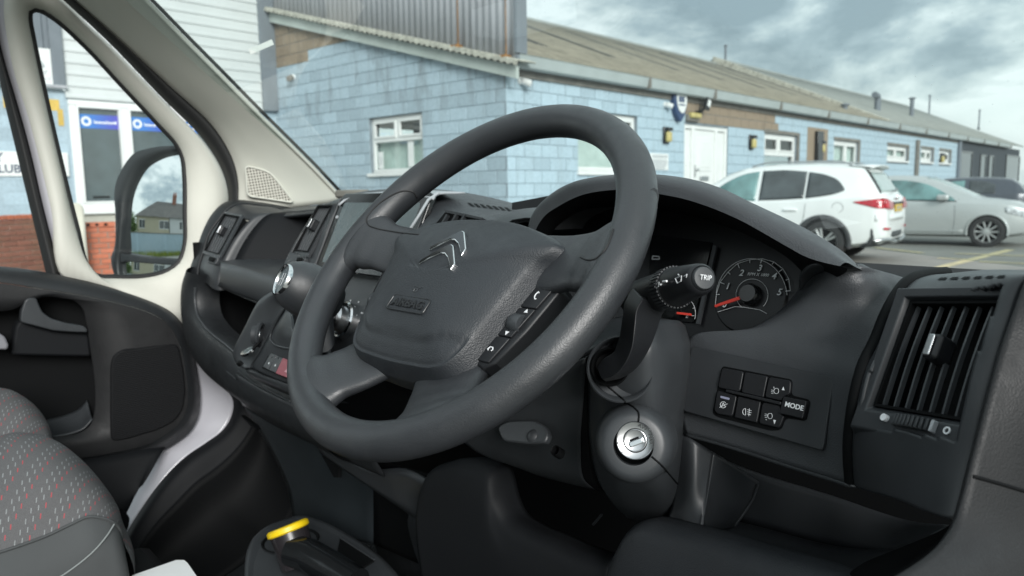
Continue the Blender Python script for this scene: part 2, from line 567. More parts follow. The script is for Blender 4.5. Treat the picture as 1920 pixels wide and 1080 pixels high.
M = {}
M['dash'] = leather('dash_grain_plastic', (0.044, 0.048, 0.053), 0.48, 850, 0.5, 0.55, dist=0.0005)
M['dash_soft'] = leather('dash_soft_plastic', (0.016, 0.018, 0.020), 0.5, 800, 0.25, 0.4)
M['smooth'] = plain('smooth_black_plastic', (0.029, 0.032, 0.0355), 0.42, bump=0.08, bscale=1500, var=0.12, vscale=20)
M['satin'] = plain('satin_grey_plastic', (0.036, 0.040, 0.044), 0.4, bump=0.06, bscale=1200, var=0.1, vscale=20)
M['gloss'] = plain('gloss_black_plastic', (0.008, 0.009, 0.010), 0.12)
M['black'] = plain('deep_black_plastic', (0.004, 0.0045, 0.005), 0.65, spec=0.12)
M['rim'] = leather('wheel_rim_skin', (0.024, 0.0265, 0.030), 0.42, 950, 0.32, 0.7, dist=0.0005)
M['pad'] = leather('airbag_cover_grain', (0.018, 0.021, 0.025), 0.5, 850, 0.45, 0.55, dist=0.0005)
M['button'] = plain('button_plastic', (0.012, 0.013, 0.015), 0.42, spec=0.4, bump=0.05, bscale=1500)
M['chrome'] = plain('chrome', (0.75, 0.76, 0.77), 0.12, metal=1.0)
M['silver'] = plain('satin_silver', (0.55, 0.56, 0.57), 0.28, metal=1.0)
M['mark'] = plain('white_marking', (0.8, 0.82, 0.84), 0.5)
M['markgrey'] = plain('grey_marking', (0.42, 0.44, 0.46), 0.5)
M['red_needle'] = plain('red_needle', (0.75, 0.05, 0.03), 0.4)
M['red_button'] = plain('red_button', (0.30, 0.07, 0.09), 0.4)
M['cream'] = plain('cream_trim', (0.60, 0.60, 0.54), 0.6, bump=0.12, bscale=900, var=0.05, vscale=5)
M['cream_body'] = plain('van_white_paint', (0.46, 0.46, 0.50), 0.3, coat=0.3, var=0.05, vscale=6)
M['fin'] = plain('vent_fin', (0.06, 0.065, 0.07), 0.4)
M['palegrey'] = plain('pale_grey_trim', (0.42, 0.44, 0.46), 0.35)
M['seal'] = plain('rubber_seal', (0.012, 0.0125, 0.013), 0.6, bump=0.1, bscale=700)
M['yellow'] = plain('yellow_cap', (0.80, 0.56, 0.01), 0.4, var=0.1, vscale=60)
M['paper'] = plain('white_card', (0.78, 0.80, 0.80), 0.6, var=0.03)
M['screen'] = plain('screen_glass', (0.09, 0.115, 0.12), 0.25, var=0.2, vscale=14)
M['upvc'] = plain('white_upvc', (0.78, 0.79, 0.78), 0.35, var=0.04, vscale=3)
M['darkglass'] = plain('dark_room_glass', (0.05, 0.065, 0.07), 0.06, spec=0.8)
M['curtain'] = plain('pale_blind', (0.62, 0.70, 0.66), 0.8, var=0.15, vscale=4)
M['asphalt'] = None

# ================================================================== the place outside
def AZ(d):
    a = math.radians(d)
    return V((math.sin(a), math.cos(a), 0))
UP = V((0, 0, 1))
GZ = 0.05
dR = AZ(-5.5); oR = V((dR.y, -dR.x, 0))
dG = AZ(-97.0); oG = V((-dG.y, dG.x, 0))
C0 = bp(952, 340, d=12.6); C0.z = 0.0
FR = Frame(C0, dR, UP)              # long side wall: a = along, b = up, n -> outwards?
FR.n = oR
FG = Frame(C0, -dG, UP)             # gable wall, a runs towards the corner (negative = away)
FG.n = oG
def onR(px, py, off=0.0):
    q = bp(px, py, n=oR, q=C0+oR*off)-C0
    return q.dot(dR), q.z
def onG(px, py, off=0.0):
    q = bp(px, py, n=oG, q=C0+oG*off)-C0
    return -q.dot(dG), q.z
E0 = C0 + dG*7.0
FW = Frame(E0, -dR, UP)             # white clad wall: a runs from the inner corner towards the van
FW.n = oR
def onW(px, py, off=0.0):
    q = bp(px, py, n=oR, q=E0+oR*off)-E0
    return -q.dot(dR), q.z

M['blue'] = painted_block('blue_paint_on_blocks', (0.39, 0.49, 0.56), (0.10, 0.095, 0.08), 0.6, high=True)
M['blue2'] = painted_block('blue_paint_on_side_blocks', (0.42, 0.54, 0.62), (0.14, 0.14, 0.12), 0.25)
M['brown'] = painted_block('bare_brown_blocks', (0.30, 0.235, 0.17), (0.07, 0.06, 0.05), 0.6)
M['mortar'] = plain('grey_mortar', (0.22, 0.26, 0.29), 0.9, bump=0.5, bscale=120, var=0.2, vscale=6)
M['mortar_brown'] = plain('brown_mortar', (0.20, 0.165, 0.13), 0.9, var=0.2, vscale=6)
M['darkblock'] = painted_block('charcoal_paint_on_blocks', (0.045, 0.055, 0.065), (0.08, 0.08, 0.08), 0.3)
M['fascia'] = plain('pale_grey_green_fascia', (0.46, 0.51, 0.48), 0.55, var=0.12, vscale=2)
M['gutter'] = plain('grey_gutter', (0.42, 0.47, 0.47), 0.4, var=0.08, vscale=2)
M['lichen'] = plain('lichened_white_sheet_edge', (0.44, 0.43, 0.37), 0.9, var=0.35, vscale=9, bump=0.5, bscale=60)
M['conc'] = plain('grey_lintel', (0.20, 0.19, 0.17), 0.9, var=0.25, vscale=3, bump=0.5, bscale=80)
def corr_mat(name, col, var, streak):
    m, t, b = nmat(name)
    geo = t.nodes.new('ShaderNodeNewGeometry')
    mp = N(t, 'ShaderNodeMapping'); mp.inputs['Scale'].default_value = streak
    t.links.new(geo.outputs['Position'], mp.inputs[0])
    no = N(t, 'ShaderNodeTexNoise'); no.inputs['Scale'].default_value = 1.0; no.inputs['Detail'].default_value = 9; no.inputs['Roughness'].default_value = 0.7
    t.links.new(mp.outputs[0], no.inputs['Vector'])
    r = N(t, 'ShaderNodeValToRGB')
    r.color_ramp.elements[0].position = 0.3; r.color_ramp.elements[0].color = (*[c*(1-var) for c in col], 1)
    r.color_ramp.elements[1].position = 0.72; r.color_ramp.elements[1].color = (*[c*(1+var) for c in col], 1)
    t.links.new(no.outputs['Fac'], r.inputs[0])
    t.links.new(r.outputs[0], b.inputs['Base Color'])
    b.inputs['Roughness'].default_value = 0.7
    return m
M['roof'] = corr_mat('weathered_cement_roof', (0.235, 0.215, 0.165), 0.38, (2.5, 2.5, 2.5))
M['roof2'] = corr_mat('grey_cement_roof', (0.26, 0.275, 0.255), 0.22, (1.5, 1.5, 1.5))
M['rooflight'] = corr_mat('lap_shaded_rooflight', (0.055, 0.058, 0.055), 0.3, (2, 2, 2))  # rooflight sheets, with the shadow of the laps put into the dark tone
M['greyclad'] = corr_mat('grey_corrugated_cladding', (0.40, 0.41, 0.44), 0.2, (3, 3, 0.5))
M['greyclad2'] = corr_mat('blue_grey_flashing', (0.17, 0.195, 0.22), 0.15, (2, 2, 0.6))
M['whiteclad'] = corr_mat('white_cladding', (0.62, 0.65, 0.65), 0.07, (1, 1, 2))
M['rust'] = plain('rust_streak', (0.32, 0.15, 0.04), 0.8, var=0.4, vscale=9)

# ---- ground: one sheet to the horizon, slight unevenness in colour only
m, t, b = nmat('car_park_asphalt')
geo = t.nodes.new('ShaderNodeNewGeometry')
na = N(t, 'ShaderNodeTexNoise'); na.inputs['Scale'].default_value = 0.5; na.inputs['Detail'].default_value = 8; na.inputs['Roughness'].default_value = 0.6
nb_ = N(t, 'ShaderNodeTexNoise'); nb_.inputs['Scale'].default_value = 60; nb_.inputs['Detail'].default_value = 3
t.links.new(geo.outputs['Position'], na.inputs['Vector']); t.links.new(geo.outputs['Position'], nb_.inputs['Vector'])
ad = N(t, 'ShaderNodeMath', operation='MULTIPLY_ADD'); ad.inputs[1].default_value = 0.35
t.links.new(nb_.outputs['Fac'], ad.inputs[0]); t.links.new(na.outputs['Fac'], ad.inputs[2])
r = N(t, 'ShaderNodeValToRGB')
r.color_ramp.elements[0].position = 0.5; r.color_ramp.elements[0].color = (0.15, 0.155, 0.145, 1)
r.color_ramp.elements[1].position = 0.85; r.color_ramp.elements[1].color = (0.27, 0.27, 0.245, 1)
t.links.new(ad.outputs[0], r.inputs[0]); t.links.new(r.outputs[0], b.inputs['Base Color'])
b.inputs['Roughness'].default_value = 0.85
bu = N(t, 'ShaderNodeBump'); bu.inputs['Strength'].default_value = 0.4; bu.inputs['Distance'].default_value = 0.004
t.links.new(nb_.outputs['Fac'], bu.inputs['Height']); t.links.new(bu.outputs[0], b.inputs['Normal'])
M['asphalt'] = m
bm = bmesh.new()
vs = [bm.verts.new(p) for p in ((-900, -900, GZ), (900, -900, GZ), (900, 900, GZ), (-900, 900, GZ))]
bm.faces.new(vs)
ground = finish(bm, 'ground', M['asphalt'])
tag(ground, kind='structure', label='grey asphalt car park with faded yellow bay lines')
M['line'] = painted_block('worn_yellow_line', (0.52, 0.46, 0.27), (0.16, 0.16, 0.15), 0.8)
FZ = Frame((0, 0, 0.004), (1, 0, 0), (0, 1, 0))
def bayline(p, q, wd, z):
    A = bp(*p, z=z); B = bp(*q, z=z)
    d = (B-A); s = V((-d.y, d.x, 0)).normalized()*wd/2
    bm = bmesh.new()
    n = 14
    L = [bm.verts.new(A+d*i/n - s*(1+random.uniform(-.1, .1))) for i in range(n+1)]
    R = [bm.verts.new(A+d*i/n + s*(1+random.uniform(-.1, .1))) for i in range(n+1)]
    for i in range(n):
        bm.faces.new((L[i], L[i+1], R[i+1], R[i]))
    return finish(bm, 'bay_line', M['line'], ground)
for k, (p, q, wd) in enumerate((((1700, 517), (1895, 468), .16), ((1640, 508), (1718, 515), .17), ((1758, 483.5), (1826, 487), .15),
                   ((1791, 475), (1990, 482), .14), ((1836, 490), (1990, 497), .14), ((1640, 464), (1730, 474), .13), ((1560, 497), (1640, 508), .17))):
    bayline(p, q, wd, GZ+0.004+0.0015*k)

# ---- masonry
def wall_rows(z0, z1, h=0.2255, ref=2.80):
    k = math.floor((z0-ref)/h)
    while ref + k*h < z1:
        yield k, ref+k*h, ref+(k+1)*h
        k += 1
def make_blocks(fr, a0, a1, z0, z1f, openings, L=0.45, ref=2.80, bond=0.0):
    """block rectangles (a0,a1,b0,b1,row) on a wall, cut round openings and under a sloping top"""
    out = []
    for k, b0, b1 in wall_rows(z0, max(z1f(a0), z1f(a1))):
        bb0 = max(b0, z0)
        st = a0 - (L/2 if k % 2 else 0) - bond
        a = st
        while a < a1:
            s, e_ = max(a, a0), min(a+L, a1)
            a += L
            if e_-s < 0.04: continue
            top0, top1 = min(b1, z1f(s)), min(b1, z1f(e_))
            if min(top0, top1)-bb0 < 0.03:
                if max(top0, top1)-bb0 < 0.06: continue
            segs = [(s, e_)]
            for (oa0, oa1, ob0, ob1) in openings:
                if ob1 <= bb0+0.03 or ob0 >= b1-0.03: continue
                ns = []
                for (x, y) in segs:
                    if oa1 <= x or oa0 >= y: ns.append((x, y)); continue
                    if oa0-x > 0.03: ns.append((x, oa0))
                    if y-oa1 > 0.03: ns.append((oa1, y))
                segs = ns
            for x, y in segs:
                out.append((x, y, bb0, min(b1, z1f(x)), min(b1, z1f(y)), k))
    return out
J = 0.0085
JH = 0.0045
_blk = {}
def block_obj(fr, rec, mat, parent, name='block'):
    x, y, b0, t0, t1, k = rec
    full = abs(t0-t1) < 1e-6
    w_, h_ = round(y-x, 3), round(t0-b0, 3)
    key = (w_, h_, mat.name, id(fr))
    if full and key in _blk:
        src, sx, sb = _blk[key]
        o = bpy.data.objects.new(name, src.data)
        link(o, parent)
        o.matrix_basis = Matrix.Translation(fr.u*(x-sx) + V((0, 0, b0-sb)) + fr.n*random.uniform(-0.002, 0.002))
        return o
    bm = bmesh.new()
    block_bm(bm, fr, rec)
    o = finish(bm, name, mat, parent)
    if full: _blk[key] = (o, x, b0)
    return o
def block_bm(bm, fr, rec, c=0.0, ch=0.006):
    x, y, b0, t0, t1, k = rec
    t0 = max(t0, b0+0.02); t1 = max(t1, b0+0.02)
    def ring(i, cc):
        return [bm.verts.new(fr.p(a, b, cc)) for a, b in ((x+J+i, b0+JH+i), (y-J-i, b0+JH+i), (y-J-i, t1-JH-i), (x+J+i, t0-JH-i))]
    A, B, Cc = ring(0, -0.03), ring(0, c-0.006), ring(ch, c)
    for P, Q in ((A, B), (B, Cc)):
        for i in range(4):
            bm.faces.new((P[i], P[(i+1) % 4], Q[(i+1) % 4], Q[i]))
    bm.faces.new(Cc)

low = thing('block_building', 'long low pale blue blockwork building with brown cement sheet roof', 'building', C0)

# window, door openings (from the photograph, on each wall)
def rectR(l, t, r, b_, off=0.0):
    a0 = onR(l, t, off)[0]; a1 = onR(r, t, off)[0]
    return (a0, a1, onR(l, b_, off)[1], onR(l, t, off)[1])
gw = (onG(694, 300)[0], onG(793, 300)[0], 1.72, 2.80)
G_OPEN = [gw]
rw1 = (1.95, 3.92, 1.67, 2.80)
rdoor = (5.82, 7.90, 0.0, 2.76)
rw2 = (9.95, 12.1, 1.55, 2.76)
rw3 = (14.95, 17.2, 1.55, 2.77)
rw4 = (20.25, 22.8, 2.25, 2.79)
rw5 = (24.6, 26.4, 2.27, 2.81)
rw6 = (27.4, 29.35, 2.27, 2.81)
R_OPEN = [rw1, rdoor, rw2, rw3, rw4, rw5, rw6]
EAVE = 3.34
# gable wall: top follows the verge
def vergeb(a):    # a <= 0
    return 3.33 + 0.268*(-a)
gb = make_blocks(FG, -7.0, 0.0, 1.1, lambda a: vergeb(a)-0.02, G_OPEN)
def is_brown(rec):
    x, y, b0, t0, t1, k = rec
    m_ = (x+y)/2
    edge = 4.06 + 0.0*m_
    lim = 4.02 if m_ < -5.6 else (4.25 if m_ < -4.0 else (4.50 if m_ < -2.6 else 99))
    return b0 > lim-0.03
def wall_back(name, fr, a0, a1, z0, z1f, openings, mat, parent, c=-0.012, th=0.25):
    """the wall body behind the blocks, in column strips round the openings"""
    bm = bmesh.new()
    cuts = sorted({a0, a1, *[o[0] for o in openings], *[o[1] for o in openings]})
    for s, e_ in zip(cuts, cuts[1:]):
        mid = (s+e_)/2
        ops = sorted([o for o in openings if o[0] < mid < o[1]], key=lambda o: o[2])
        z = z0
        spans = []
        for o in ops:
            if o[2] > z: spans.append((z, o[2], False))
            z = o[3]
        spans.append((z, None, True))
        for lo, hi, top in spans:
            h0 = z1f(s) if top else hi
            h1 = z1f(e_) if top else hi
            vs = [bm.verts.new(fr.p(a, bb, cc)) for cc in (c-th, c) for a, bb in ((s, lo), (e_, lo), (e_, h1), (s, h0))]
            for f in ((0, 1, 2, 3), (4, 5, 6, 7), (0, 1, 5, 4), (1, 2, 6, 5), (2, 3, 7, 6), (3, 0, 4, 7)):
                bm.faces.new([vs[i] for i in f])
    bmesh.ops.remove_doubles(bm, verts=bm.verts, dist=1e-5)
    return finish(bm, name, mat, parent)
gable = wall_back('gable_wall', FG, -7.0, -0.02, 0.0, vergeb, G_OPEN, M['mortar'], low)
side = wall_back('side_wall', FR, -0.0, 30.6, 0.0, lambda a: EAVE+0.02, R_OPEN, M['mortar'], low, c=-0.012)
farside = wall_back('painted_wall', FR, 30.6, 46.0, 0.0, lambda a: EAVE+0.02, [], M['darkblock'], low, c=-0.0)
farside['label'] = 'charcoal painted far end of the side wall'
for rec in gb:
    block_obj(FG, rec, M['brown'] if is_brown(rec) else M['blue'], gable)
nb = len(gb)
rb = make_blocks(FR, 0.0, 30.55, 0.9, lambda a: 3.30, R_OPEN)
def r_brown(rec):
    x, y, b0, t0, t1, k = rec
    m_ = (x+y)/2
    return 5.85 < m_ < 10.6 and b0 > 2.74
rb.sort(key=lambda r: r[0] + (0 if r[2] > 1.2 else 50))
stuff_b, stuff_n = bmesh.new(), bmesh.new()
for i, rec in enumerate(rb):
    if i < max(0, 298-nb):
        block_obj(FR, rec, M['brown'] if r_brown(rec) else M['blue2'], side)
    else:
        block_bm(stuff_n if r_brown(rec) else stuff_b, FR, rec, c=random.uniform(-.002, .002))
o = finish(stuff_b, 'far_blocks', M['blue2'], side); o['kind'] = 'stuff'
o = finish(stuff_n, 'far_bare_blocks', M['brown'], side); o['kind'] = 'stuff'

# ---- verge, fascia, gutter, roofs
def strip_boxes(name, fr, a0, a1, n, zf0, zf1, c0, c1, mat, parent):
    for i in range(n):
        s, e_ = a0+(a1-a0)*i/n, a0+(a1-a0)*(i+1)/n
        s += 0.004; e_ -= 0.004
        bm = bmesh.new()
        vs = [bm.verts.new(fr.p(a, z, c)) for c in (c0, c1) for a, z in ((s, zf0(s)), (e_, zf0(e_)), (e_, zf1(e_)), (s, zf1(s)))]
        for f in ((0, 1, 2, 3), (4, 5, 6, 7), (0, 1, 5, 4), (1, 2, 6, 5), (2, 3, 7, 6), (3, 0, 4, 7)):
            bm.faces.new([vs[i] for i in f])
        finish(bm, name, mat, parent)
VT = lambda a: 3.47 + 0.279*(-a)
strip_boxes('verge_board', FG, -6.95, 0.34, 5, lambda a: VT(a)-0.25, lambda a: VT(a)-0.05, 0.06, 0.12, M['fascia'], low)
# corrugated white sheet edge above the verge board
bm = bmesh.new()
rows = []
nn = 280
for i in range(nn+1):
    a = -6.95 + 7.4*i/nn
    hgt = 0.016*math.sin(a/0.146*2*math.pi)
    rows.append([FG.p(a, VT(a)-0.03+hgt, 0.22), FG.p(a, VT(a)+0.035+hgt, 0.22), FG.p(a, VT(a)+0.045+hgt, -0.25)])
grid_bm(bm, rows)
finish(bm, 'verge_sheet', M['lichen'], low, solid=0.012)
box('gutter_end', FR, -0.02, 0.03, 3.36, 3.53, 0.05, 0.30, M['greyclad2'], low, bevel=0.02)
# long box gutter in lengths
gl0 = 0.05
lens = [3.9, 2.75, 3.6, 3.4, 3.5, 3.5, 3.5, 3.5, 3.5, 3.5, 3.5, 3.5]
a = gl0
for L_ in lens:
    bm = bmesh.new()
    prof = [(0.03, 3.545), (0.045, 3.36), (0.07, 3.342), (0.20, 3.335), (0.235, 3.36), (0.275, 3.53), (0.29, 3.545), (0.27, 3.548), (0.225, 3.38), (0.06, 3.375), (0.045, 3.548)]
    A = [bm.verts.new(FR.p(a+0.006, z, c)) for c, z in prof]
    B = [bm.verts.new(FR.p(a+L_-0.006, z, c)) for c, z in prof]
    for i in range(len(prof)):
        j = (i+1) % len(prof)
        bm.faces.new((A[i], A[j], B[j], B[i]))
    bm.faces.new(A); bm.faces.new(B)
    finish(bm, 'gutter', M['gutter'], low, smooth=True, angle=30)
    box('gutter_joint', FR, a+L_-0.03, a+L_+0.03, 3.332, 3.552, 0.03, 0.296, M['conc'], low)
    a += L_
bm = bmesh.new()
for s, e_ in ((0.0, 5.9), (5.92, 14.0), (14.02, 30.5)):
    bx(bm, FR, s, e_, 3.22+random.uniform(0, .02), 3.36, -0.02, 0.035)
finish(bm, 'wall_plate', M['conc'], low)
TR = 0.42
def roof_sheet(name, s0, s1, w0, w1, mat, dz=0.0, pitch=0.152, amp=0.024, parent=low, step=6, tr=TR):
    bm = bmesh.new()
    n = int((s1-s0)/pitch*step)
    rows = []
    for i in range(n+1):
        s = s0+(s1-s0)*i/n
        h = amp*math.sin(s/pitch*2*math.pi)
        rows.append([FR.p(s, 3.545+tr*w_+h+dz, 0.22-w_) for w_ in (w0, (w0+w1)/2, w1)])
    grid_bm(bm, rows)
    return finish(bm, name, mat, parent, smooth=True, solid=0.01, soff=-1)
ROOFW = 6.75
roof_sheet('roof_sheet', 0.26, 19.5, 0.0, ROOFW, M['roof'])
TR2 = 0.448
roof_sheet('roof_sheet', 19.56, 46.0, 0.0, ROOFW, M['roof2'], tr=TR2)
for s in [2.2, 5.2, 8.2, 10.6, 13.3, 15.8, 18.0]:
    o = roof_sheet('rooflight', s, s+0.40, 1.9 if s > 3 else 1.5, 5.6, M['rooflight'], dz=0.012)
# ridge capping and far slope
bm = bmesh.new()
for i, (s0, s1) in enumerate(((0.3, 8.0), (8.02, 19.4), (19.6, 33), (33.02, 46))):
    rows = [[FR.p(s, 3.545+(TR if s0 < 19 else TR2)*(ROOFW+k)+h_, 0.22-ROOFW-k) for k, h_ in ((-0.28, 0.035), (-0.05, 0.075), (0.05, 0.075-0.0), (0.3, -0.2))] for s in (s0, s1)]
    grid_bm(bm, rows)
finish(bm, 'ridge_cap', M['roof2'], low, solid=0.02)
bm = bmesh.new()
rows = [[FR.p(s, 3.545+TR*ROOFW-0.02-TR*k, 0.22-ROOFW-k) for k in (0.02, 6.5)] for s in (0.3, 46)]
grid_bm(bm, rows)
finish(bm, 'rear_roof_slope', M['roof'], low, solid=0.02)
# white flashing between the two roof colours
bm = bmesh.new()
rows = [[FR.p(19.52, 3.52+TR*w_+0.0, 0.22-w_), FR.p(19.52, 3.545+TR2*w_+0.06, 0.22-w_), FR.p(19.75, 3.545+TR2*w_+0.06, 0.22-w_)] for w_ in (0.0, ROOFW*0.5, ROOFW+0.1)]
grid_bm(bm, rows)
finish(bm, 'roof_flashing', M['lichen'], low, solid=0.02)
# flue pipes standing on the roof
def onRoof(px, py):
    nn = UP + oR*(TR if px < 1550 else TR2)
    return bp(px, py, n=nn.normalized(), q=C0+UP*3.545+oR*0.22)
def flue(px, py, top, r=0.06, elbow=False, px2=None):
    base = onRoof(px, py)
    dist = (base-CAM).dot(_fw)
    h = (py-top)/FPX*dist
    bm = bmesh.new()
    pts = [base-UP*0.15, base+UP*h]
    if elbow:
        pts = [base-UP*0.15, base+UP*h*0.85, base+UP*h*0.97-dR*0.1, base+UP*h-dR*0.45]
    tube_bm(bm, pts, r, 12)
    if not elbow:
        f = Frame(base+UP*h, (1, 0, 0), (0, 1, 0))
        lathe_bm(bm, f, [(r*1.1, -0.02), (r*1.7, 0.0), (r*1.7, 0.05), (r*0.3, 0.08)], 12)
    f = Frame(base, dR, (oR-UP*TR))
    lathe_bm(bm, f, [(r*3.0, 0.0), (r*1.3, 0.08)], 12)
    return finish(bm, 'flue_pipe', M['greyclad2'], low, smooth=True, angle=40)
flue(1360, 121, 88, 0.05)
flue(1645, 207, 180, 0.13, True)
flue(1709, 218, 186, 0.10)
flue(1742, 213, 181, 0.05)
flue(1835, 240, 208, 0.05)
flue(1584, 204, 198, 0.09)

# ---- windows and door
def window(fr, rec, parent, cols, top_frac=0.42, name='window', blind=None, sill=True, dep=0.10, mul=(0.5,), low_split=None, frame=0.075, low_blind=True):
    a0, a1, b0, b1 = rec
    bm = bmesh.new()
    c0, c1 = -dep-0.05, -dep+0.02
    fw = frame
    bx(bm, fr, a0, a1, b0, b0+fw, c0, c1); bx(bm, fr, a0, a1, b1-fw, b1, c0, c1)
    bx(bm, fr, a0, a0+fw, b0+fw, b1-fw, c0, c1); bx(bm, fr, a1-fw, a1, b0+fw, b1-fw, c0, c1)
    tz = b1-(b1-b0)*top_frac
    if top_frac > 0:
        bx(bm, fr, a0+fw, a1-fw, tz-fw*0.7, tz+fw*0.3, c0, c1+0.004)
    tops = [a0+(a1-a0)*q for q in mul]
    for q in tops:
        bx(bm, fr, q-fw*0.5, q+fw*0.5, tz+fw*0.3 if top_frac > 0 else b0+fw, b1-fw, c0, c1-0.003)
    w_ = finish(bm, name, M['upvc'], parent, bevel=0.008, seg=1)
    # opening sashes of the top lights
    edges = [a0+fw]+[x for q in tops for x in (q-fw*0.5, q+fw*0.5)]+[a1-fw]
    for i in range(0, len(edges), 2):
        s, e_ = edges[i], edges[i+1]
        lo = tz+fw*0.3 if top_frac > 0 else b0+fw
        bm = bmesh.new()
        g = 0.045
        bx(bm, fr, s, e_, lo, lo+g, c1-0.03, c1+0.025); bx(bm, fr, s, e_, b1-fw-g, b1-fw, c1-0.03, c1+0.025)
        bx(bm, fr, s, s+g, lo+g, b1-fw-g, c1-0.03, c1+0.025); bx(bm, fr, e_-g, e_, lo+g, b1-fw-g, c1-0.03, c1+0.025)
        finish(bm, 'sash', M['upvc'], w_, bevel=0.005, seg=1)
        box('pane', fr, s+g, e_-g, lo+g, b1-fw-g, c0+0.02, c0+0.03, M['pane'], w_)
    if top_frac > 0:
        box('pane', fr, a0+fw, a1-fw, b0+fw, tz-fw*0.7, c0+0.02, c0+0.03, M['pane'], w_)
    # reveal and room
    bm = bmesh.new()
    bx(bm, fr, a0+0.02, a1-0.02, b0+0.02, b1-0.02, -1.2, -1.15)
    finish(bm, 'room_wall', M['room'], w_)
    if blind:
        q0, q1, r0, r1 = blind
        box('blind', fr, a0+(a1-a0)*q0, a0+(a1-a0)*q1, b0+(b1-b0)*r0, b0+(b1-b0)*r1, c0-0.08, c0-0.07, M['curtain'], w_)
    if sill:
        box('sill', fr, a0-0.05, a1+0.05, b0-0.07, b0, -dep-0.03, 0.06, M['upvc'], w_, bevel=0.01)
    return w_
M['pane'] = glass('window_pane', (0.95, 0.98, 0.975), 0.12)
M['room'] = plain('dim_room', (0.16, 0.20, 0.20), 0.9, var=0.4, vscale=1.2)
wg = window(FG, gw, low, 2, 0.40, blind=(0.03, 0.97, 0.0, 0.58))
box('curtain_edge', FG, gw[0]+1.02, gw[0]+1.18, gw[2]+0.1, gw[2]+0.62, -0.125, -0.115, M['upvc'], wg)
box('notice', FG, gw[0]+0.13, gw[0]+0.27, gw[2]+0.09, gw[2]+0.42, -0.12, -0.112, M['upvc'], wg)
text('notice_figure', '3', FG, gw[0]+0.2, gw[2]+0.24, 0.2, M['markgrey'], wg, c=-0.111)
window(FR, rw1, low, 2, 0.30, blind=(0.02, 0.98, 0.0, 0.66), mul=(0.5,), frame=0.09)
window(FR, rw2, low, 2, 0.42, mul=(0.47,), frame=0.12)
window(FR, rw3, low, 2, 0.60, mul=(0.52,), blind=(0.02, 0.98, 0.3, 0.98), frame=0.12)
window(FR, rw4, low, 2, 0.0, mul=(0.45,), blind=(0.0, 1.0, 0.0, 0.95), frame=0.12)
window(FR, rw5, low, 2, 0.0, mul=(0.55,), blind=(0.0, 1.0, 0.0, 0.95), frame=0.12)
window(FR, rw6, low, 2, 0.0, mul=(0.5,), frame=0.12)
# stained stone surrounds
for rec in (rw2, rw3, rw4, rw5, rw6):
    a0, a1, b0, b1 = rec
    bm = bmesh.new()
    bx(bm, FR, a1+0.0, a1+0.14, b0-0.05, b1+0.08, -0.03, 0.012)
    bx(bm, FR, a0-0.06, a1, b1+0.0, b1+0.09, -0.03, 0.012)
    finish(bm, 'window_surround', M['conc'], low)
# white door with side panels
dr = Frame(FR.p(0, 0, 0), dR, UP); dr.n = oR
bm = bmesh.new()
a0, a1, b1 = 5.82, 7.90, 2.76
for s, e_ in ((a0, a0+0.09), (a0+0.40, a0+0.50), (a0+1.50, a0+1.60), (a1-0.09, a1)):
    bx(bm, FR, s, e_, 0.1, b1, -0.14, -0.03)
for s, e_ in ((a0+0.09, a0+0.40), (a0+0.50, a0+1.50), (a0+1.60, a1-0.09)):
    bx(bm, FR, s, e_, b1-0.10, b1, -0.14, -0.035)
door = finish(bm, 'door_frame', M['upvc'], low, bevel=0.012, seg=1)
leaf = box('door_leaf', FR, a0+0.51, a0+1.49, 0.12, b1-0.11, -0.12, -0.06, M['upvc'], door, bevel=0.008)
for lo, hi in ((1.72, 2.5), (0.4, 1.45)):
    bm = bmesh.new()
    bx(bm, FR, a0+0.66, a0+1.34, lo, hi, -0.075, -0.045)
    bx(bm, FR, a0+0.74, a0+1.26, lo+0.08, hi-0.08, -0.075, -0.036)
    finish(bm, 'door_panel', M['upvc'], door, bevel=0.012)
box('handle', FR, a0+0.55, a0+0.58, 1.58, 1.86, -0.06, -0.03, M['silver'], door, bevel=0.006)
box('handle_lever', FR, a0+0.55, a0+0.72, 1.74, 1.77, -0.035, -0.01, M['silver'], door, bevel=0.006)
box('letter_plate', FR, a0+0.80, a0+1.20, 1.50, 1.60, -0.06, -0.03, M['silver'], door, bevel=0.006)
for s, e_ in ((a0+0.10, a0+0.39), (a0+1.61, a1-0.10)):
    box('side_panel', FR, s, e_, 0.12, b1-0.11, -0.12, -0.08, M['upvc'], door, bevel=0.012)

# dark openings of the charcoal end
for s, e_, b0, b1 in ((31.2, 33.4, 1.2, 2.82), (35.4, 36.6, 0.1, 2.75), (37.4, 38.4, 0.1, 2.75), (42, 46, 0.1, 2.9)):
    w_ = box('dark_window', FR, s, e_, b0, b1, -0.05, 0.02, M['darkglass'], low)
    bm = bmesh.new()
    bx(bm, FR, s-0.08, s, b0, b1+0.08, 0.0, 0.05); bx(bm, FR, e_, e_+0.08, b0, b1+0.08, 0.0, 0.05); bx(bm, FR, s, e_, b1, b1+0.08, 0.0, 0.05)
    finish(bm, 'frame', M['gloss'], w_)
box('downpipe', FR, 30.55, 30.75, 0, 3.34, 0.0, 0.14, M['greyclad2'], low, bevel=0.03)
box('downpipe', FR, 23.75, 24.0, 0, 3.1, 0.0, 0.12, M['conc'], low, bevel=0.02)

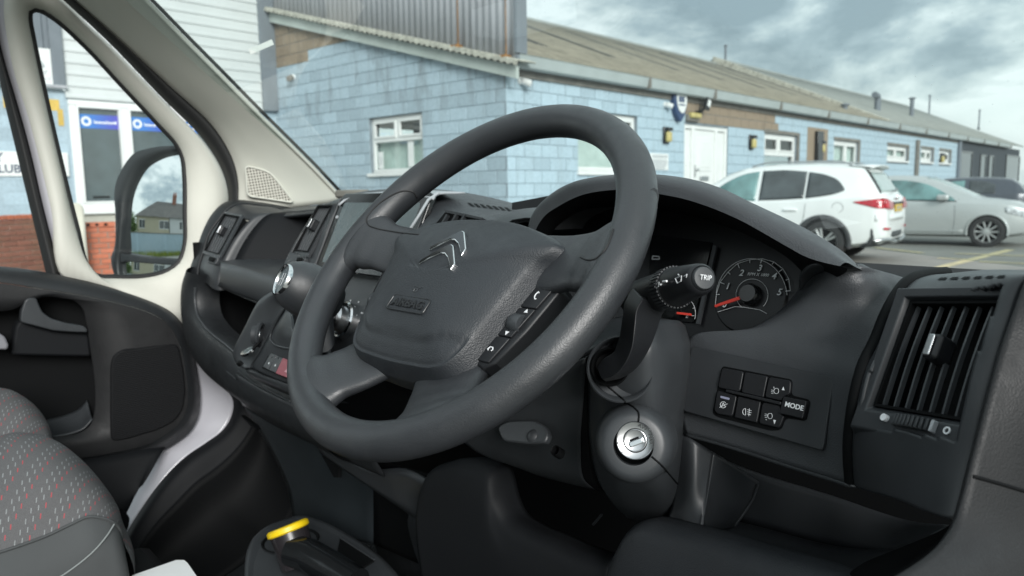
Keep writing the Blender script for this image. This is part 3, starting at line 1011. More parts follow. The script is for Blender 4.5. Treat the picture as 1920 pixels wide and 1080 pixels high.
# ---- fittings hung on the wall (things of their own)
M['brass'] = plain('dull_yellow_lamp_glass', (0.52, 0.43, 0.16), 0.3, var=0.2, vscale=20)
def wall_lamp(px, py, label):
    s, z = onR(px, py)
    t_ = thing('wall_lamp', label, 'lamp', FR.p(s, z, 0), group='bulkhead lamps on the blue side wall')
    k = 0.72 + s*0.008
    box('back_plate', FR, s-0.15*k, s+0.15*k, z-0.24*k, z+0.24*k, 0.0, 0.05, M['gloss'], t_, bevel=0.02)
    f = Frame(FR.p(s, z-0.02*k, 0.05), dR, UP); f.n = oR
    bm = bmesh.new()
    prism_bm(bm, f, rrect(-0.11*k, 0.11*k, -0.17*k, 0.12*k, 0.06*k), 0.0, 0.12*k)
    finish(bm, 'lamp_glass', M['brass'], t_, bevel=0.03, smooth=True, angle=40)
    box('hood', FR, s-0.14*k, s+0.14*k, z+0.12*k, z+0.22*k, 0.03, 0.19*k, M['gloss'], t_, bevel=0.02)
    return t_
wall_lamp(1247, 254, 'square bulkhead lamp on blue wall beside the white door, on its corner side')
wall_lamp(1407, 267, 'bulkhead lamp on blue wall between the white door and next window')
wall_lamp(1537, 276, 'bulkhead lamp on a brown patch between the two larger side windows')
wall_lamp(1763, 297, 'farthest bulkhead lamp, beside the last small window before the charcoal end')
s, z = onR(1534, 274)
box('bare_block_patch', FR, s-0.85, s+0.75, 1.3, 3.05, -0.01, 0.006, M['brown'], low)
box('meter_box', FR, s-0.32, s+0.12, 1.9, 2.95, 0.0, 0.13, M['gloss'], low, bevel=0.02)
def camera_dome(fr, a, b_, label, mat, sc=1.0):
    t_ = thing('security_camera', label, 'camera', fr.p(a, b_, 0))
    f = Frame(fr.p(a, b_, 0), fr.u, UP); f.n = fr.n
    lathe('mount', f, [(0.07*sc, 0), (0.07*sc, 0.04*sc), (0.05*sc, 0.06*sc)], M['upvc'], t_, 20)
    d_ = (fr.n*0.8 - UP*0.35 + fr.u*0.4).normalized()
    f2 = Frame(fr.p(a, b_, 0.06*sc), d_.cross(UP), UP); f2 = Frame(fr.p(a, b_, 0.05*sc), f2.u, f2.u.cross(d_)); f2.n = d_
    lathe('body', f2, [(0.05*sc, 0), (0.07*sc, 0.03*sc), (0.07*sc, 0.17*sc), (0.05*sc, 0.19*sc), (0, 0.19*sc)], mat, t_, 20)
    return t_
a_, z_ = onR(975, 152)
camera_dome(FR, a_, z_, 'white camera under the gutter by the building corner', M['upvc'], 0.9)
a_, z_ = onG(551, 145)
camera_dome(FG, a_, z_, 'small grey bracket camera on the gable wall', M['conc'], 0.9)
a_, z_ = onR(1246, 196)
camera_dome(FR, a_, z_, 'small white camera beside the shield alarm box', M['upvc'], 0.8)
s, z = onR(1268, 198)
al = thing('alarm_box', 'shield shaped white and navy alarm box under the gutter', 'alarm box', FR.p(s, z, 0))
M['navy'] = plain('navy_plastic', (0.02, 0.05, 0.13), 0.4)
f = Frame(FR.p(s, z, 0), dR, UP); f.n = oR
sh = [(-0.25, 0.30), (0.25, 0.30), (0.27, 0.05), (0.18, -0.20), (0.0, -0.38), (-0.18, -0.20), (-0.27, 0.05)]
prism('case', f, quadround(sh, 0.08), 0.0, 0.12, M['navy'], al, bevel=0.015)
prism('cover', f, quadround([(-0.19, 0.24), (0.21, 0.24), (0.22, 0.03), (0.13, -0.14), (0.05, -0.18), (-0.1, -0.12), (-0.18, 0.04)], 0.06), 0.12, 0.135, M['upvc'], al)
bm = bmesh.new()
for i in range(3):
    bx(bm, f, -0.12+i*0.085, -0.05+i*0.085, 0.06, 0.18, 0.135, 0.139)
bx(bm, f, -0.11, 0.14, -0.01, 0.02, 0.135, 0.139)
finish(bm, 'print', M['navy'], al)
s, z = onR(1306, 205)
fl = thing('floodlight', 'black twin arm floodlight on the bare blocks above the white door', 'floodlight', FR.p(s, z, 0))
f = Frame(FR.p(s, z, 0), dR, UP); f.n = oR
bm = bmesh.new()
bx(bm, f, -0.06, 0.06, -0.16, -0.04, 0, 0.08)
tube_bm(bm, [f.p(0, -0.1, 0.06), f.p(0.05, 0.0, 0.16), f.p(0.08, 0.07, 0.2)], 0.025, 8)
tube_bm(bm, [f.p(0, -0.1, 0.06), f.p(-0.12, -0.02, 0.15), f.p(-0.2, 0.0, 0.2)], 0.02, 8)
finish(bm, 'bracket', M['gloss'], fl)
bm = bmesh.new()
f2 = f.sub(0.1, 0.1, 0.2, -0.4)
bx(bm, f2, -0.1, 0.1, -0.12, 0.14, -0.03, 0.05)
finish(bm, 'head', M['gloss'], fl, bevel=0.015)
box('lens', f2, -0.05, 0.07, -0.05, 0.1, 0.051, 0.056, M['upvc'], fl)
s, z = onR(1295, 219)
yl = thing('canopy_light', 'long yellowed strip light over the white door', 'lamp', FR.p(s, z, 0))
box('tray', FR, s-0.24, s+0.26, z-0.10, z+0.04, 0.0, 0.08, M['conc'], yl, bevel=0.01)
box('diffuser', FR, s-0.2, s+0.24, z-0.04, z+0.08, 0.03, 0.16, M['brass'], yl, bevel=0.04, seg=3)
a0 = onR(1217, 300)[0]; a1 = onR(1252, 300)[0]
sg = thing('wall_notice', 'small white framed notice on blue wall below the lamp', 'sign', FR.p((a0+a1)/2, 1.9, 0))
box('board', FR, a0, a1, 1.72, 2.07, 0.0, 0.02, M['upvc'], sg, bevel=0.004)
bm = bmesh.new()
for i in range(8):
    zz_ = 2.025-i*0.037-(0.02 if i > 1 else 0)
    ins = 0.05+0.02*(i % 3) + (0.08 if i > 5 else 0)
    bx(bm, FR, a0+0.05+ins*0.5, a1-ins, zz_-0.011, zz_+0.011, 0.021, 0.024)
finish(bm, 'print', M['markgrey'], sg)

# ---- the tall corrugated shed end behind the verge
tall = thing('corrugated_screen', 'tall grey corrugated metal wall rising above the sloping verge', 'wall', FG.p(-3.4, 0, -0.3))
bm = bmesh.new()
rows = []
pit = 0.155
n = int(7.05/pit*8)
for i in range(n+1):
    a = -6.98 + 7.24*i/n
    ph = (a/pit) % 1.0
    h = 0.02*math.sin(ph*2*math.pi)
    h = max(-0.013, min(0.013, h*1.3))
    rows.append([FG.p(a, z_, 0.02+h) for z_ in (VT(a)+0.02, VT(a)+1.2, 9.0)])
grid_bm(bm, rows)
finish(bm, 'cladding', M['greyclad'], tall, smooth=True, solid=0.004)
bm = bmesh.new()
bx(bm, FG, 0.24, 0.30, 3.55, 9.0, -0.2, 0.06)
finish(bm, 'corner_flashing', M['greyclad2'], tall)
bm = bmesh.new()
bx(bm, FG, -6.98, 0.22, 5.6, 9.0, -0.25, -0.15)
finish(bm, 'backing', M['greyclad2'], tall)
for px in (861, 951):
    a = onG(px, 50)[0]
    z0 = VT(a)+0.05
    bm = bmesh.new()
    bx(bm, FG, a-0.012, a+0.012, z0, z0+2.6, 0.03, 0.036)
    finish(bm, 'rust_streak', M['rust'], tall)
    box('rust_foot', FG, a-0.12, a+0.12, z0-0.03, z0+0.015, 0.05, 0.2, M['rust'], tall)

# ---- white clad workshop on the left
wb = thing('clad_workshop', 'white horizontally clad workshop over blue block base with large windows', 'building', FW.p(2.5, 0, 0))
wallbase = wall_back('wall', FW, -0.2, 9.5, 0.0, lambda a: 3.30, [(1.2, 4.28, 1.10, 3.15)], M['blue'], wb, c=0.0)
# cladding boards, each with its lap
zb = 3.17
i = 0
while zb < 7.5:
    bm = bmesh.new()
    hgt = 0.21
    prof = [(0.02, zb), (0.062, zb+0.004), (0.066, zb+0.05), (0.05, zb+0.06), (0.046, zb+hgt-0.004), (0.02, zb+hgt-0.004)]
    A = [bm.verts.new(FW.p(0.36, z_, c)) for c, z_ in prof]; B = [bm.verts.new(FW.p(4.31, z_, c)) for c, z_ in prof]
    for k in range(len(prof)):
        j = (k+1) % len(prof)
        bm.faces.new((A[k], A[j], B[j], B[k]))
    bm.faces.new(A); bm.faces.new(B)
    finish(bm, 'cladding_board', M['whiteclad'], wb)
    zb += hgt; i += 1
box('corner_flashing', FW, -0.02, 0.36, 3.2, 8.0, 0.02, 0.12, M['greyclad2'], wb, bevel=0.01)
box('fold_flashing', FW, 4.31, 4.52, 3.36, 8.0, 0.02, 0.13, M['greyclad2'], wb, bevel=0.01)
# vertical grey cladding further left
bm = bmesh.new()
rows = []
for i in range(200):
    a = 4.52+5.0*i/199
    ph = (a/0.2) % 1
    h = 0.03 if ph < 0.35 else 0.0
    rows.append([FW.p(a, 3.38, 0.05+h), FW.p(a, 8.0, 0.05+h)])
grid_bm(bm, rows)
finish(bm, 'grey_cladding', M['greyclad2'], wb, solid=0.004)
box('drip_flashing', FW, 4.3, 9.5, 3.33, 3.38, 0.0, 0.15, M['greyclad'], wb)
# big white windows with blue banners
wf = (1.2, 4.28, 1.10, 3.15)
bm = bmesh.new()
xs_ = [1.2, 2.22, 3.30, 4.28]
bx(bm, FW, 1.2, 4.28, 3.05, 3.15, -0.08, 0.05); bx(bm, FW, 1.2, 4.28, 1.10, 1.22, -0.08, 0.05)
for i, q in enumerate(xs_):
    w0 = q if i == 0 else (q-0.12 if i == 3 else q-0.07)
    bx(bm, FW, w0, w0+(0.12 if i in (0, 3) else 0.14), 1.22, 3.05, -0.08, 0.045)
fw_ = finish(bm, 'window', M['upvc'], wb, bevel=0.012, seg=1)
M['pane_dark'] = plain('shaded_shop_glass', (0.075, 0.10, 0.105), 0.08, spec=0.9, var=0.25, vscale=2)
M['banner'] = None
mb, tb, bb = nmat('blue_to_violet_banner')
ga = tb.nodes.new('ShaderNodeTexCoord'); gs = tb.nodes.new('ShaderNodeSeparateXYZ'); gr = tb.nodes.new('ShaderNodeValToRGB')
tb.links.new(ga.outputs['Generated'], gs.inputs[0])
gr.color_ramp.elements[0].color = (0.05, 0.22, 0.60, 1); gr.color_ramp.elements[1].color = (0.09, 0.08, 0.45, 1)
gr.color_ramp.elements[0].position = 0.2
tb.links.new(gs.outputs['Y'], gr.inputs[0]); tb.links.new(gr.outputs[0], bb.inputs['Base Color'])
for i in range(3):
    s = xs_[i]+(0.12 if i == 0 else 0.07); e_ = xs_[i+1]-(0.12 if i == 2 else 0.07)
    bm = bmesh.new()
    g = 0.04
    bx(bm, FW, s, e_, 1.22, 1.22+g, -0.03, 0.06); bx(bm, FW, s, e_, 3.05-g, 3.05, -0.03, 0.06)
    bx(bm, FW, s, s+g, 1.22+g, 3.05-g, -0.03, 0.06); bx(bm, FW, e_-g, e_, 1.22+g, 3.05-g, -0.03, 0.06)
    finish(bm, 'sash', M['upvc'], fw_, bevel=0.006, seg=1)
    box('pane', FW, s+g, e_-g, 1.22+g, 3.05-g, -0.05, -0.03, M['pane_dark'], fw_)
    bn = box('banner', FW, s+g, e_-g, 2.64, 2.90, -0.028, -0.022, mb, fw_)
    f = Frame(FW.p(e_-g-0.14, 2.77, -0.02), -FW.u, UP); f.n = oR
    bm = bmesh.new()
    lathe_bm(bm, f, [(0.045, 0.0), (0.045, 0.003), (0.09, 0.003), (0.09, 0.0)], 24)
    finish(bm, 'banner_ring', M['mark'], fw_)
    bm = bmesh.new()
    x = 0.13
    for k, (hh, ww) in enumerate(((.07, .02), (.045, .05), (.045, .05), (.04, .045), (.045, .05), (.06, .03), (.045, .05), (.045, .04), (.06, .05), (.045, .05), (.06, .03), (.045, .05))):
        if x+ww > (e_-s)-0.2: break
        bx(bm, f, x, x+ww-0.008, -0.035, -0.035+hh*0.9, 0.0, 0.003)
        x += ww+0.004
    finish(bm, 'banner_lettering', M['mark'], fw_)
    box('vent_slot', FW, s+0.3, s+0.6, 1.32, 1.36, -0.028, -0.015, M['gloss'], fw_)
box('sill', FW, 1.1, 4.35, 1.02, 1.10, -0.02, 0.12, M['upvc'], wb, bevel=0.01)
box('plinth', FW, 0.0, 4.4, 0.0, 1.02, 0.003, 0.03, plain('pale_render', (0.42, 0.41, 0.36), 0.9, var=0.15, vscale=3), wb)
# blocks of the blue base seen by the window
for rec in make_blocks(FW, 4.32, 7.6, 0.4, lambda a: 3.33, []):
    block_obj(FW, (rec[0], rec[1], rec[2], rec[3], rec[4], rec[5]), M['blue'], wallbase)
M['yellowpaint'] = painted_block('yellow_paint_patch', (0.66, 0.45, 0.10), (0.2, 0.3, 0.4), 0.3)
box('yellow_patch', FW, 4.42, 5.3, 2.93, 3.13, 0.0, 0.008, M['yellowpaint'], wb)
box('yellow_patch', FW, 4.37, 4.46, 2.66, 2.96, 0.0, 0.010, M['yellowpaint'], wb)
# danger sign
ds = thing('danger_sign', 'white danger sign with warning triangle on grey cladding', 'sign', FW.p(4.9, 3.4, 0.1))
f = Frame(FW.p(4.84, 3.69, 0.10), -FW.u, UP); f.n = oR
box('board', f, -0.36, 0.36, -0.32, 0.32, 0.0, 0.008, M['upvc'], ds)
bm = bmesh.new()
tri = [(-0.20, 0.0), (0.20, 0.0), (0.0, 0.30)]
for i in range(3):
    A = f.p(*tri[i], 0.011); B = f.p(*tri[(i+1) % 3], 0.011)
    tube_bm(bm, [A, B], 0.018, 6)
finish(bm, 'triangle', M['markgrey'], ds)
bm = bmesh.new()
prism_bm(bm, f, [(-0.11, 0.03), (0.12, 0.03), (0.06, 0.11), (0.0, 0.10), (-0.03, 0.14), (-0.06, 0.08)], 0.0085, 0.012)
finish(bm, 'figure', M['markgrey'], ds)
text('lettering', 'Danger', f, 0.03, -0.095, 0.15, M['markgrey'], ds, c=0.010, bold=0.002)
text('lettering', 'Fragile roof', f, 0.06, -0.205, 0.10, M['markgrey'], ds, c=0.010)
# club board
cb = thing('club_board', 'white board with dark capital letters on the blue wall', 'sign', FW.p(5.7, 1.9, 0.02))
f = Frame(FW.p(5.2, 1.95, 0.015), -FW.u, UP); f.n = oR
box('board', f, -1.5, 0.84, -0.22, 0.22, 0.0, 0.02, M['upvc'], cb, bevel=0.005)
M['inkblue'] = plain('navy_lettering', (0.03, 0.045, 0.10), 0.5)
text('lettering', 'CLUB', f, 0.06, -0.095, 0.20, M['inkblue'], cb, c=0.021, align='RIGHT', bold=0.004, xs=1.0)
text('lettering', 'Y', f, -0.19, 0.10, 0.24, M['inkblue'], cb, c=0.021, align='RIGHT', bold=0.002)

# ---- brick garden wall, pier and white post
M['brickA'] = painted_block('red_brick', (0.27, 0.115, 0.08), (0.16, 0.14, 0.08), 0.6)
M['brickB'] = painted_block('orange_brick', (0.46, 0.14, 0.075), (0.2, 0.08, 0.05), 0.25)
M['brickmortar'] = plain('brick_mortar', (0.26, 0.22, 0.18), 0.9, var=0.2, vscale=10)
bw0 = bp(-60, 405, d=9.9); bw1 = bp(84, 408, d=11.0)
bwd = (bw1-bw0); bwd.z = 0
FB = Frame(V((bw0.x, bw0.y, 0)), bwd, UP)
if FB.n.dot(CAM-FB.o) < 0: FB.n = -FB.n
BL = bwd.length
top = bp(20, 412, n=FB.n, q=FB.o).z
bwt = thing('brick_wall', 'low weathered red brick garden wall with orange brick coping', 'wall', FB.p(BL/2, 0, 0))
back = box('mortar_core', FB, 0.0, BL, 0.0, top-0.005, -0.2, -0.012, M['brickmortar'], bwt)
bh, bl = 0.075, 0.225
k = 0
z = top-bh
proto = {}
cnt = 0
while z > 0.0 and cnt < 280:
    a = -(bl/2 if k % 2 else 0)
    while a < BL and cnt < 280:
        s, e_ = max(a, 0), min(a+bl, BL)
        a += bl
        if e_-s < 0.03: continue
        key = round(e_-s, 3)
        if key not in proto:
            proto[key] = box('brick', FB, s+0.005, e_-0.005, z+0.005, z+bh-0.005, -0.09, 0.0, M['brickA'], bwt, bevel=0.004, seg=1)
            proto[key]['o'] = 0
            proto[str(key)+'p'] = (s, z)
        else:
            s0, z0 = proto[str(key)+'p']
            share(proto[key], 'brick', Matrix.Translation(FB.u*(s-s0)+UP*(z-z0)+FB.n*random.uniform(-.004, .003)), bwt)
        cnt += 1
    z -= bh; k += 1
for i in range(int(BL/0.11)+1):
    s = i*0.11
    o = box('coping_brick', FB, s+0.004, s+0.106, top+0.002, top+0.06+random.uniform(-.006, .006), -0.22, 0.01, M['brickB'], bwt, bevel=0.004, seg=1)
# pier
pc = bp(186, 470, d=10.6)
FP = Frame(V((pc.x, pc.y, 0)), V((ray(186, 470).y, -ray(186, 470).x, 0)), UP)
if FP.n.dot(CAM-FP.o) < 0: FP.n = -FP.n
ptop = bp(186, 426, n=FP.n, q=FP.o).z
pr = thing('brick_pier', 'new orange brick pier with perforated bricks on top', 'brick pier', FP.o)
box('mortar_core', FP, -0.2, 0.2, 0, ptop-0.005, -0.4, -0.012, M['brickmortar'], pr)
src = None
k = 0; z = ptop-bh
while z > 0:
    for a in ([-0.215, 0.01] if k % 2 == 0 else [-0.215, -0.1, 0.125]):
        wd = 0.22 if k % 2 == 0 else (0.11 if a != -0.1 else 0.22)
        if a+wd > 0.23: wd = 0.23-a
        box('brick', FP, a+0.005, a+wd-0.005, z+0.005, z+bh-0.005, -0.21, 0.0, M['brickB'], pr, bevel=0.004, seg=1)
    z -= bh; k += 1
tb_ = box('top_brick', FP, -0.215, 0.23, ptop+0.002, ptop+0.07, -0.22, 0.0, M['brickB'], pr, bevel=0.005, seg=1)
for i in range(3):
    f = Frame(FP.p(-0.11+i*0.11, ptop+0.036, 0.0), FP.u, UP); f.n = FP.n
    prism('brick_hole', f, rrect(-0.022, 0.022, -0.018, 0.018, 0.008, 3), 0.0, 0.003, M['black'], tb_)
wp = bp(148, 470, d=10.2)
wpt = bp(148, 380, n=FP.n, q=wp).z
FPo = Frame(V((wp.x, wp.y, 0)), FP.u, UP); FPo.n = FP.n
po = thing('gate_post', 'rounded cream concrete post beside the orange brick pier', 'post', FPo.o)
M['postpaint'] = plain('cream_concrete', (0.60, 0.58, 0.50), 0.8, var=0.1, vscale=5, bump=0.3, bscale=60)
prism('shaft', FPo, [(-0.10, 0), (0.10, 0)]+[(0.10*math.cos(math.radians(t)), wpt-0.1+0.1*math.sin(math.radians(t))) for t in range(0, 181, 20)], -0.2, 0.0, M['postpaint'], po, bevel=0.03)
box('post_foot', FPo, -0.16, 0.16, 0, 0.12, -0.26, 0.06, M['conc'], po, bevel=0.02)

# ================================================================== parked cars
def car_paint(name, col, metal=0.0):
    m, t, b = nmat(name)
    b.inputs['Base Color'].default_value = (*col, 1)
    b.inputs['Metallic'].default_value = metal
    b.inputs['Roughness'].default_value = 0.32
    b.inputs['Coat Weight'].default_value = 0.6
    b.inputs['Coat Roughness'].default_value = 0.06
    tcn = t.nodes.new('ShaderNodeTexCoord')
    no = N(t, 'ShaderNodeTexNoise'); no.inputs['Scale'].default_value = 3; no.inputs['Detail'].default_value = 7
    t.links.new(tcn.outputs['Object'], no.inputs['Vector'])
    mr = N(t, 'ShaderNodeMapRange'); mr.inputs['To Min'].default_value = 0.9; mr.inputs['To Max'].default_value = 1.04
    t.links.new(no.outputs['Fac'], mr.inputs['Value'])
    sc = N(t, 'ShaderNodeVectorMath', operation='SCALE'); sc.inputs[0].default_value = col
    t.links.new(mr.outputs[0], sc.inputs['Scale']); t.links.new(sc.outputs[0], b.inputs['Base Color'])
    return m
M['car_white'] = car_paint('white_car_paint', (0.86, 0.88, 0.88))
M['car_silver'] = car_paint('silver_car_paint', (0.50, 0.53, 0.53), 0.3)
M['car_dark'] = car_paint('dark_blue_car_paint', (0.07, 0.08, 0.10), 0.2)
M['tyre'] = plain('tyre_rubber', (0.025, 0.026, 0.027), 0.8, var=0.3, vscale=12)
M['alloy'] = plain('alloy_wheel', (0.58, 0.60, 0.60), 0.3, metal=0.6)
M['cladding'] = plain('dark_bumper_plastic', (0.04, 0.043, 0.046), 0.6, var=0.2, vscale=8)
M['glass_dark'] = plain('privacy_glass', (0.05, 0.06, 0.065), 0.05, spec=0.9, var=0.5, vscale=2.5)
M['glass_teal'] = plain('clear_car_glass', (0.13, 0.25, 0.25), 0.05, spec=0.9, var=0.5, vscale=2.2)
M['glass_screen'] = plain('windscreen_sky_glass', (0.36, 0.44, 0.43), 0.06, spec=0.9, var=0.1)
M['taillight'] = plain('red_tail_lamp', (0.45, 0.015, 0.03), 0.15, var=0.35, vscale=16, coat=0.5)
M['plate_yellow'] = plain('yellow_plate', (0.66, 0.44, 0.05), 0.5)
M['lampglass'] = plain('headlamp_glass', (0.45, 0.48, 0.50), 0.1, var=0.5, vscale=18)
def interp(tab, x):
    if x <= tab[0][0]: return tab[0][1]
    for (x0, y0), (x1, y1) in zip(tab, tab[1:]):
        if x <= x1: return y0+(y1-y0)*(x-x0)/(x1-x0)
    return tab[-1][1]
class Car:
    def __init__(s, name, label, loc, az, paint, prof, scale=1.0):
        s.t = thing(name, label, 'car', loc)
        f = AZ(az)
        s.fr = Frame(loc, f, UP.cross(f))        # u forward, v left, n up
        s.pr = prof; s.paint = paint
    def P(s, x, y, z): return s.fr.p(x, y, z)
    def half(s, x, z):
        """half width of the body at x, height z"""
        pts = s.section(x)
        best = pts[0][0]
        for (y0, z0), (y1, z1) in zip(pts, pts[1:]):
            if (z0-z)*(z1-z) <= 0 and abs(z1-z0) > 1e-6:
                best = max(best if best < 0 else 0, y0+(y1-y0)*(z-z0)/(z1-z0))
        return best
    def section(s, x):
        p = s.pr
        zl = interp(p['low'], x); zt = interp(p['top'], x)
        w_ = interp(p['plan'], x)
        belt = min(interp(p['belt'], x), zt-0.05)
        ty = interp(p['roofy'], x)
        zm = min(0.62, (zl+belt)*0.5)
        sh = p.get('shoulder', 0.97)
        return [(0, zl), (w_*0.82, zl), (w_*0.955, zl+0.06), (w_*0.985, (zl+zm)/2), (w_, zm), (w_*0.995, (zm+belt)/2+0.06), (w_*sh, belt-0.015), (w_*(sh-0.035), belt+0.012 if zt-belt > 0.2 else belt+0.01),
                (ty+(w_*(sh-0.035)-ty)*0.10, zt-(zt-belt)*0.16), (ty*0.9, zt-(zt-belt)*0.045), (ty*0.5, zt-0.002), (0, zt)]
    def build_body(s, xs, arches):
        bm = bmesh.new()
        rows = []
        for x in xs:
            h = s.section(x)
            ring = [s.P(x, y, z) for y, z in h] + [s.P(x, -y, z) for y, z in h[-2:0:-1]]
            rows.append(ring)
        G = grid_bm(bm, rows, closed_u=True)
        bm.faces.new(G[0]); bm.faces.new(G[-1])
        body = finish(bm, 'body', s.paint, s.t, smooth=True)
        cut = []
        for (x, z, r) in arches:
            bm = bmesh.new()
            f = Frame(s.P(x, 0, z), s.fr.u, s.fr.n)
            lathe_bm(bm, f, [(0.0, -1.3), (r, -1.3), (r, 1.3), (0.0, 1.3)], 40)
            c = finish(bm, 'cut', s.paint, None)
            m_ = body.modifiers.new('b', 'BOOLEAN'); m_.object = c; m_.operation = 'DIFFERENCE'; m_.solver = 'EXACT'
            cut.append(c)
        bpy.context.view_layer.update()
        dg = bpy.context.evaluated_depsgraph_get()
        me = bpy.data.meshes.new_from_object(body.evaluated_get(dg))
        old = body.data
        body.modifiers.clear()
        body.data = me
        me.set_sharp_from_angle(angle=math.radians(32))
        bpy.data.meshes.remove(old)
        for c in cut: bpy.data.objects.remove(c)
        # dark wheel wells
        bm = bmesh.new()
        for (x, z, r) in arches:
            bx(bm, s.fr, x-r*0.98, x+r*0.98, -0.6, 0.6, z-0.1, z+r*0.97)
        finish(bm, 'wheel_well', M['black'], s.t)
        s.body = body
        return body
    def arch(s, x, z, r, wd, mat, side, y0=0.0, name='arch_trim'):
        """dark trim round a wheel arch"""
        bm = bmesh.new()
        rows = []
        for i in range(25):
            a = math.radians(-12 + 204*i/24)
            row = []
            for rr, o in ((r-0.02, -0.05), (r-0.02, 0.012), (r+wd*0.5, 0.02), (r+wd, 0.008), (r+wd, -0.05)):
                xx, zz_ = x+rr*math.cos(a), z+rr*math.sin(a)
                row.append(s.P(xx, side*(max(s.half(xx, max(zz_, 0.3)), s.half(x, 0.6)*0.97)+o), zz_))
            rows.append(row)
        grid_bm(bm, rows)
        return finish(bm, name, mat, s.t, smooth=True)
    def panel(s, name, poly, mat, side, off=0.006, parent=None, n=14, yf=None):
        """glass or lamp patch lying on the body side; poly of (x, z) top and bottom edges"""
        top, bot = poly
        T = cr_spline([V((x, 0, z)) for x, z in top], n); B = cr_spline([V((x, 0, z)) for x, z in bot], n)
        bm = bmesh.new()
        rows = []
        for k in range(9):
            t_ = k/8
            row = []
            for a, b in zip(T, B):
                q = a.lerp(b, t_)
                row.append(s.P(q.x, side*(s.half(q.x, q.z)+off), q.z))
            rows.append(row)
        grid_bm(bm, rows)
        return finish(bm, name, mat, parent or s.t, smooth=True, solid=0.004, soff=0)
    def wheel(s, x, z, r, side, y, spokes=10, w_=0.22, rimr=0.66, double=False, steer=0.0):
        c = s.P(x, side*y, z)
        ax = s.fr.v*side
        f = Frame(c, s.fr.u, s.fr.n)
        f = Frame(c, s.fr.u, ax.cross(s.fr.u)); f.n = ax
        wh = bpy.data.objects.new('wheel', None); COL.objects.link(wh); wh.parent = s.t
        wh.matrix_parent_inverse = _W[s.t.name].inverted()
        lathe('tyre', f, [(r*rimr, -w_), (r*0.94, -w_), (r, -w_*0.85), (r, -w_*0.12), (r*0.95, 0.0), (r*0.80, 0.012), (r*rimr, 0.0), (r*rimr, -0.02)], M['tyre'], wh, 40)
        rim = lathe('rim', f, [(r*rimr, -0.16), (r*(rimr-0.03), -0.16), (r*(rimr-0.03), -0.015), (r*rimr, 0.004), (r*(rimr+0.005), -0.01)], M['alloy'], wh, 40)
        lathe('hub', f, [(0.0, 0.0), (r*0.10, 0.0), (r*0.14, -0.012), (r*0.14, -0.05)], M['alloy'], wh, 20)
        lathe('brake_disc', f, [(0.0, -0.11), (r*0.66, -0.11), (r*0.66, -0.12)], M['black'], wh, 24)
        for k in range(spokes):
            a = 2*math.pi*k/spokes
            g = f.sub(0, 0, 0, a)
            g.n = ax
            bm = bmesh.new()
            for d_ in ((-0.10, 0.10) if double else (0.0,)):
                A0, A1 = r*0.10, r*(rimr-0.01)
                w0, w1 = (r*0.035, r*0.045) if double else (r*0.045, r*0.042)
                pts = [(A0, -w0+d_*r*0.3), (A1, -w1+d_*r*1.1), (A1, w1+d_*r*1.1), (A0, w0+d_*r*0.3)]
                prism_bm(bm, g, pts, -0.045, -0.008)
            finish(bm, 'spoke', M['alloy'], wh, bevel=0.006, seg=1)
        return wh

# ---- white sport utility car
suv_rear = bp(1588, 479, z=GZ)
SAZ = -101.0
_f = AZ(SAZ); _l = UP.cross(_f)
suv_loc = V((suv_rear.x, suv_rear.y, GZ)) + _l*0.80
suvp = dict(
    top=[(-0.945, 0.72), (-0.93, 0.98), (-0.90, 1.07), (-0.84, 1.13), (-0.76, 1.26), (-0.66, 1.42), (-0.58, 1.545), (-0.50, 1.595), (-0.2, 1.635), (0.3, 1.66), (0.9, 1.665), (1.35, 1.635), (1.7, 1.53), (2.1, 1.30), (2.42, 1.10), (2.7, 1.05), (3.1, 1.0), (3.4, 0.92), (3.58, 0.78), (3.65, 0.62)],
    low=[(-0.945, 0.40), (-0.85, 0.33), (-0.4, 0.26), (3.2, 0.25), (3.65, 0.34)],
    plan=[(-0.945, 0.66), (-0.93, 0.76), (-0.88, 0.84), (-0.78, 0.89), (-0.6, 0.915), (-0.2, 0.935), (2.6, 0.935), (3.2, 0.89), (3.5, 0.76), (3.65, 0.5)],
    belt=[(-0.95, 1.02), (-0.6, 1.09), (0.0, 1.06), (0.6, 1.025), (2.3, 0.99), (3.7, 0.9)],
    roofy=[(-0.95, 0.70), (-0.8, 0.70), (-0.58, 0.62), (0.0, 0.62), (1.2, 0.62), (2.0, 0.66), (2.4, 0.74), (3.0, 0.78), (3.65, 0.5)])
suv = Car('white_suv', 'white family suv parked nose-in, rear tail lamp and yellow plate showing', suv_loc, SAZ, M['car_white'], suvp)
xs = [-0.945, -0.935, -0.92, -0.90, -0.87, -0.84, -0.80, -0.76, -0.71, -0.66, -0.62, -0.58, -0.54, -0.50, -0.4, -0.2, 0, .3, .6, .9, 1.1, 1.35, 1.5, 1.7, 1.9, 2.1, 2.3, 2.42, 2.55, 2.7, 2.9, 3.1, 3.25, 3.4, 3.5, 3.58, 3.62, 3.65]
suv.build_body(xs, [(0, 0.35, 0.40), (2.72, 0.35, 0.40)])
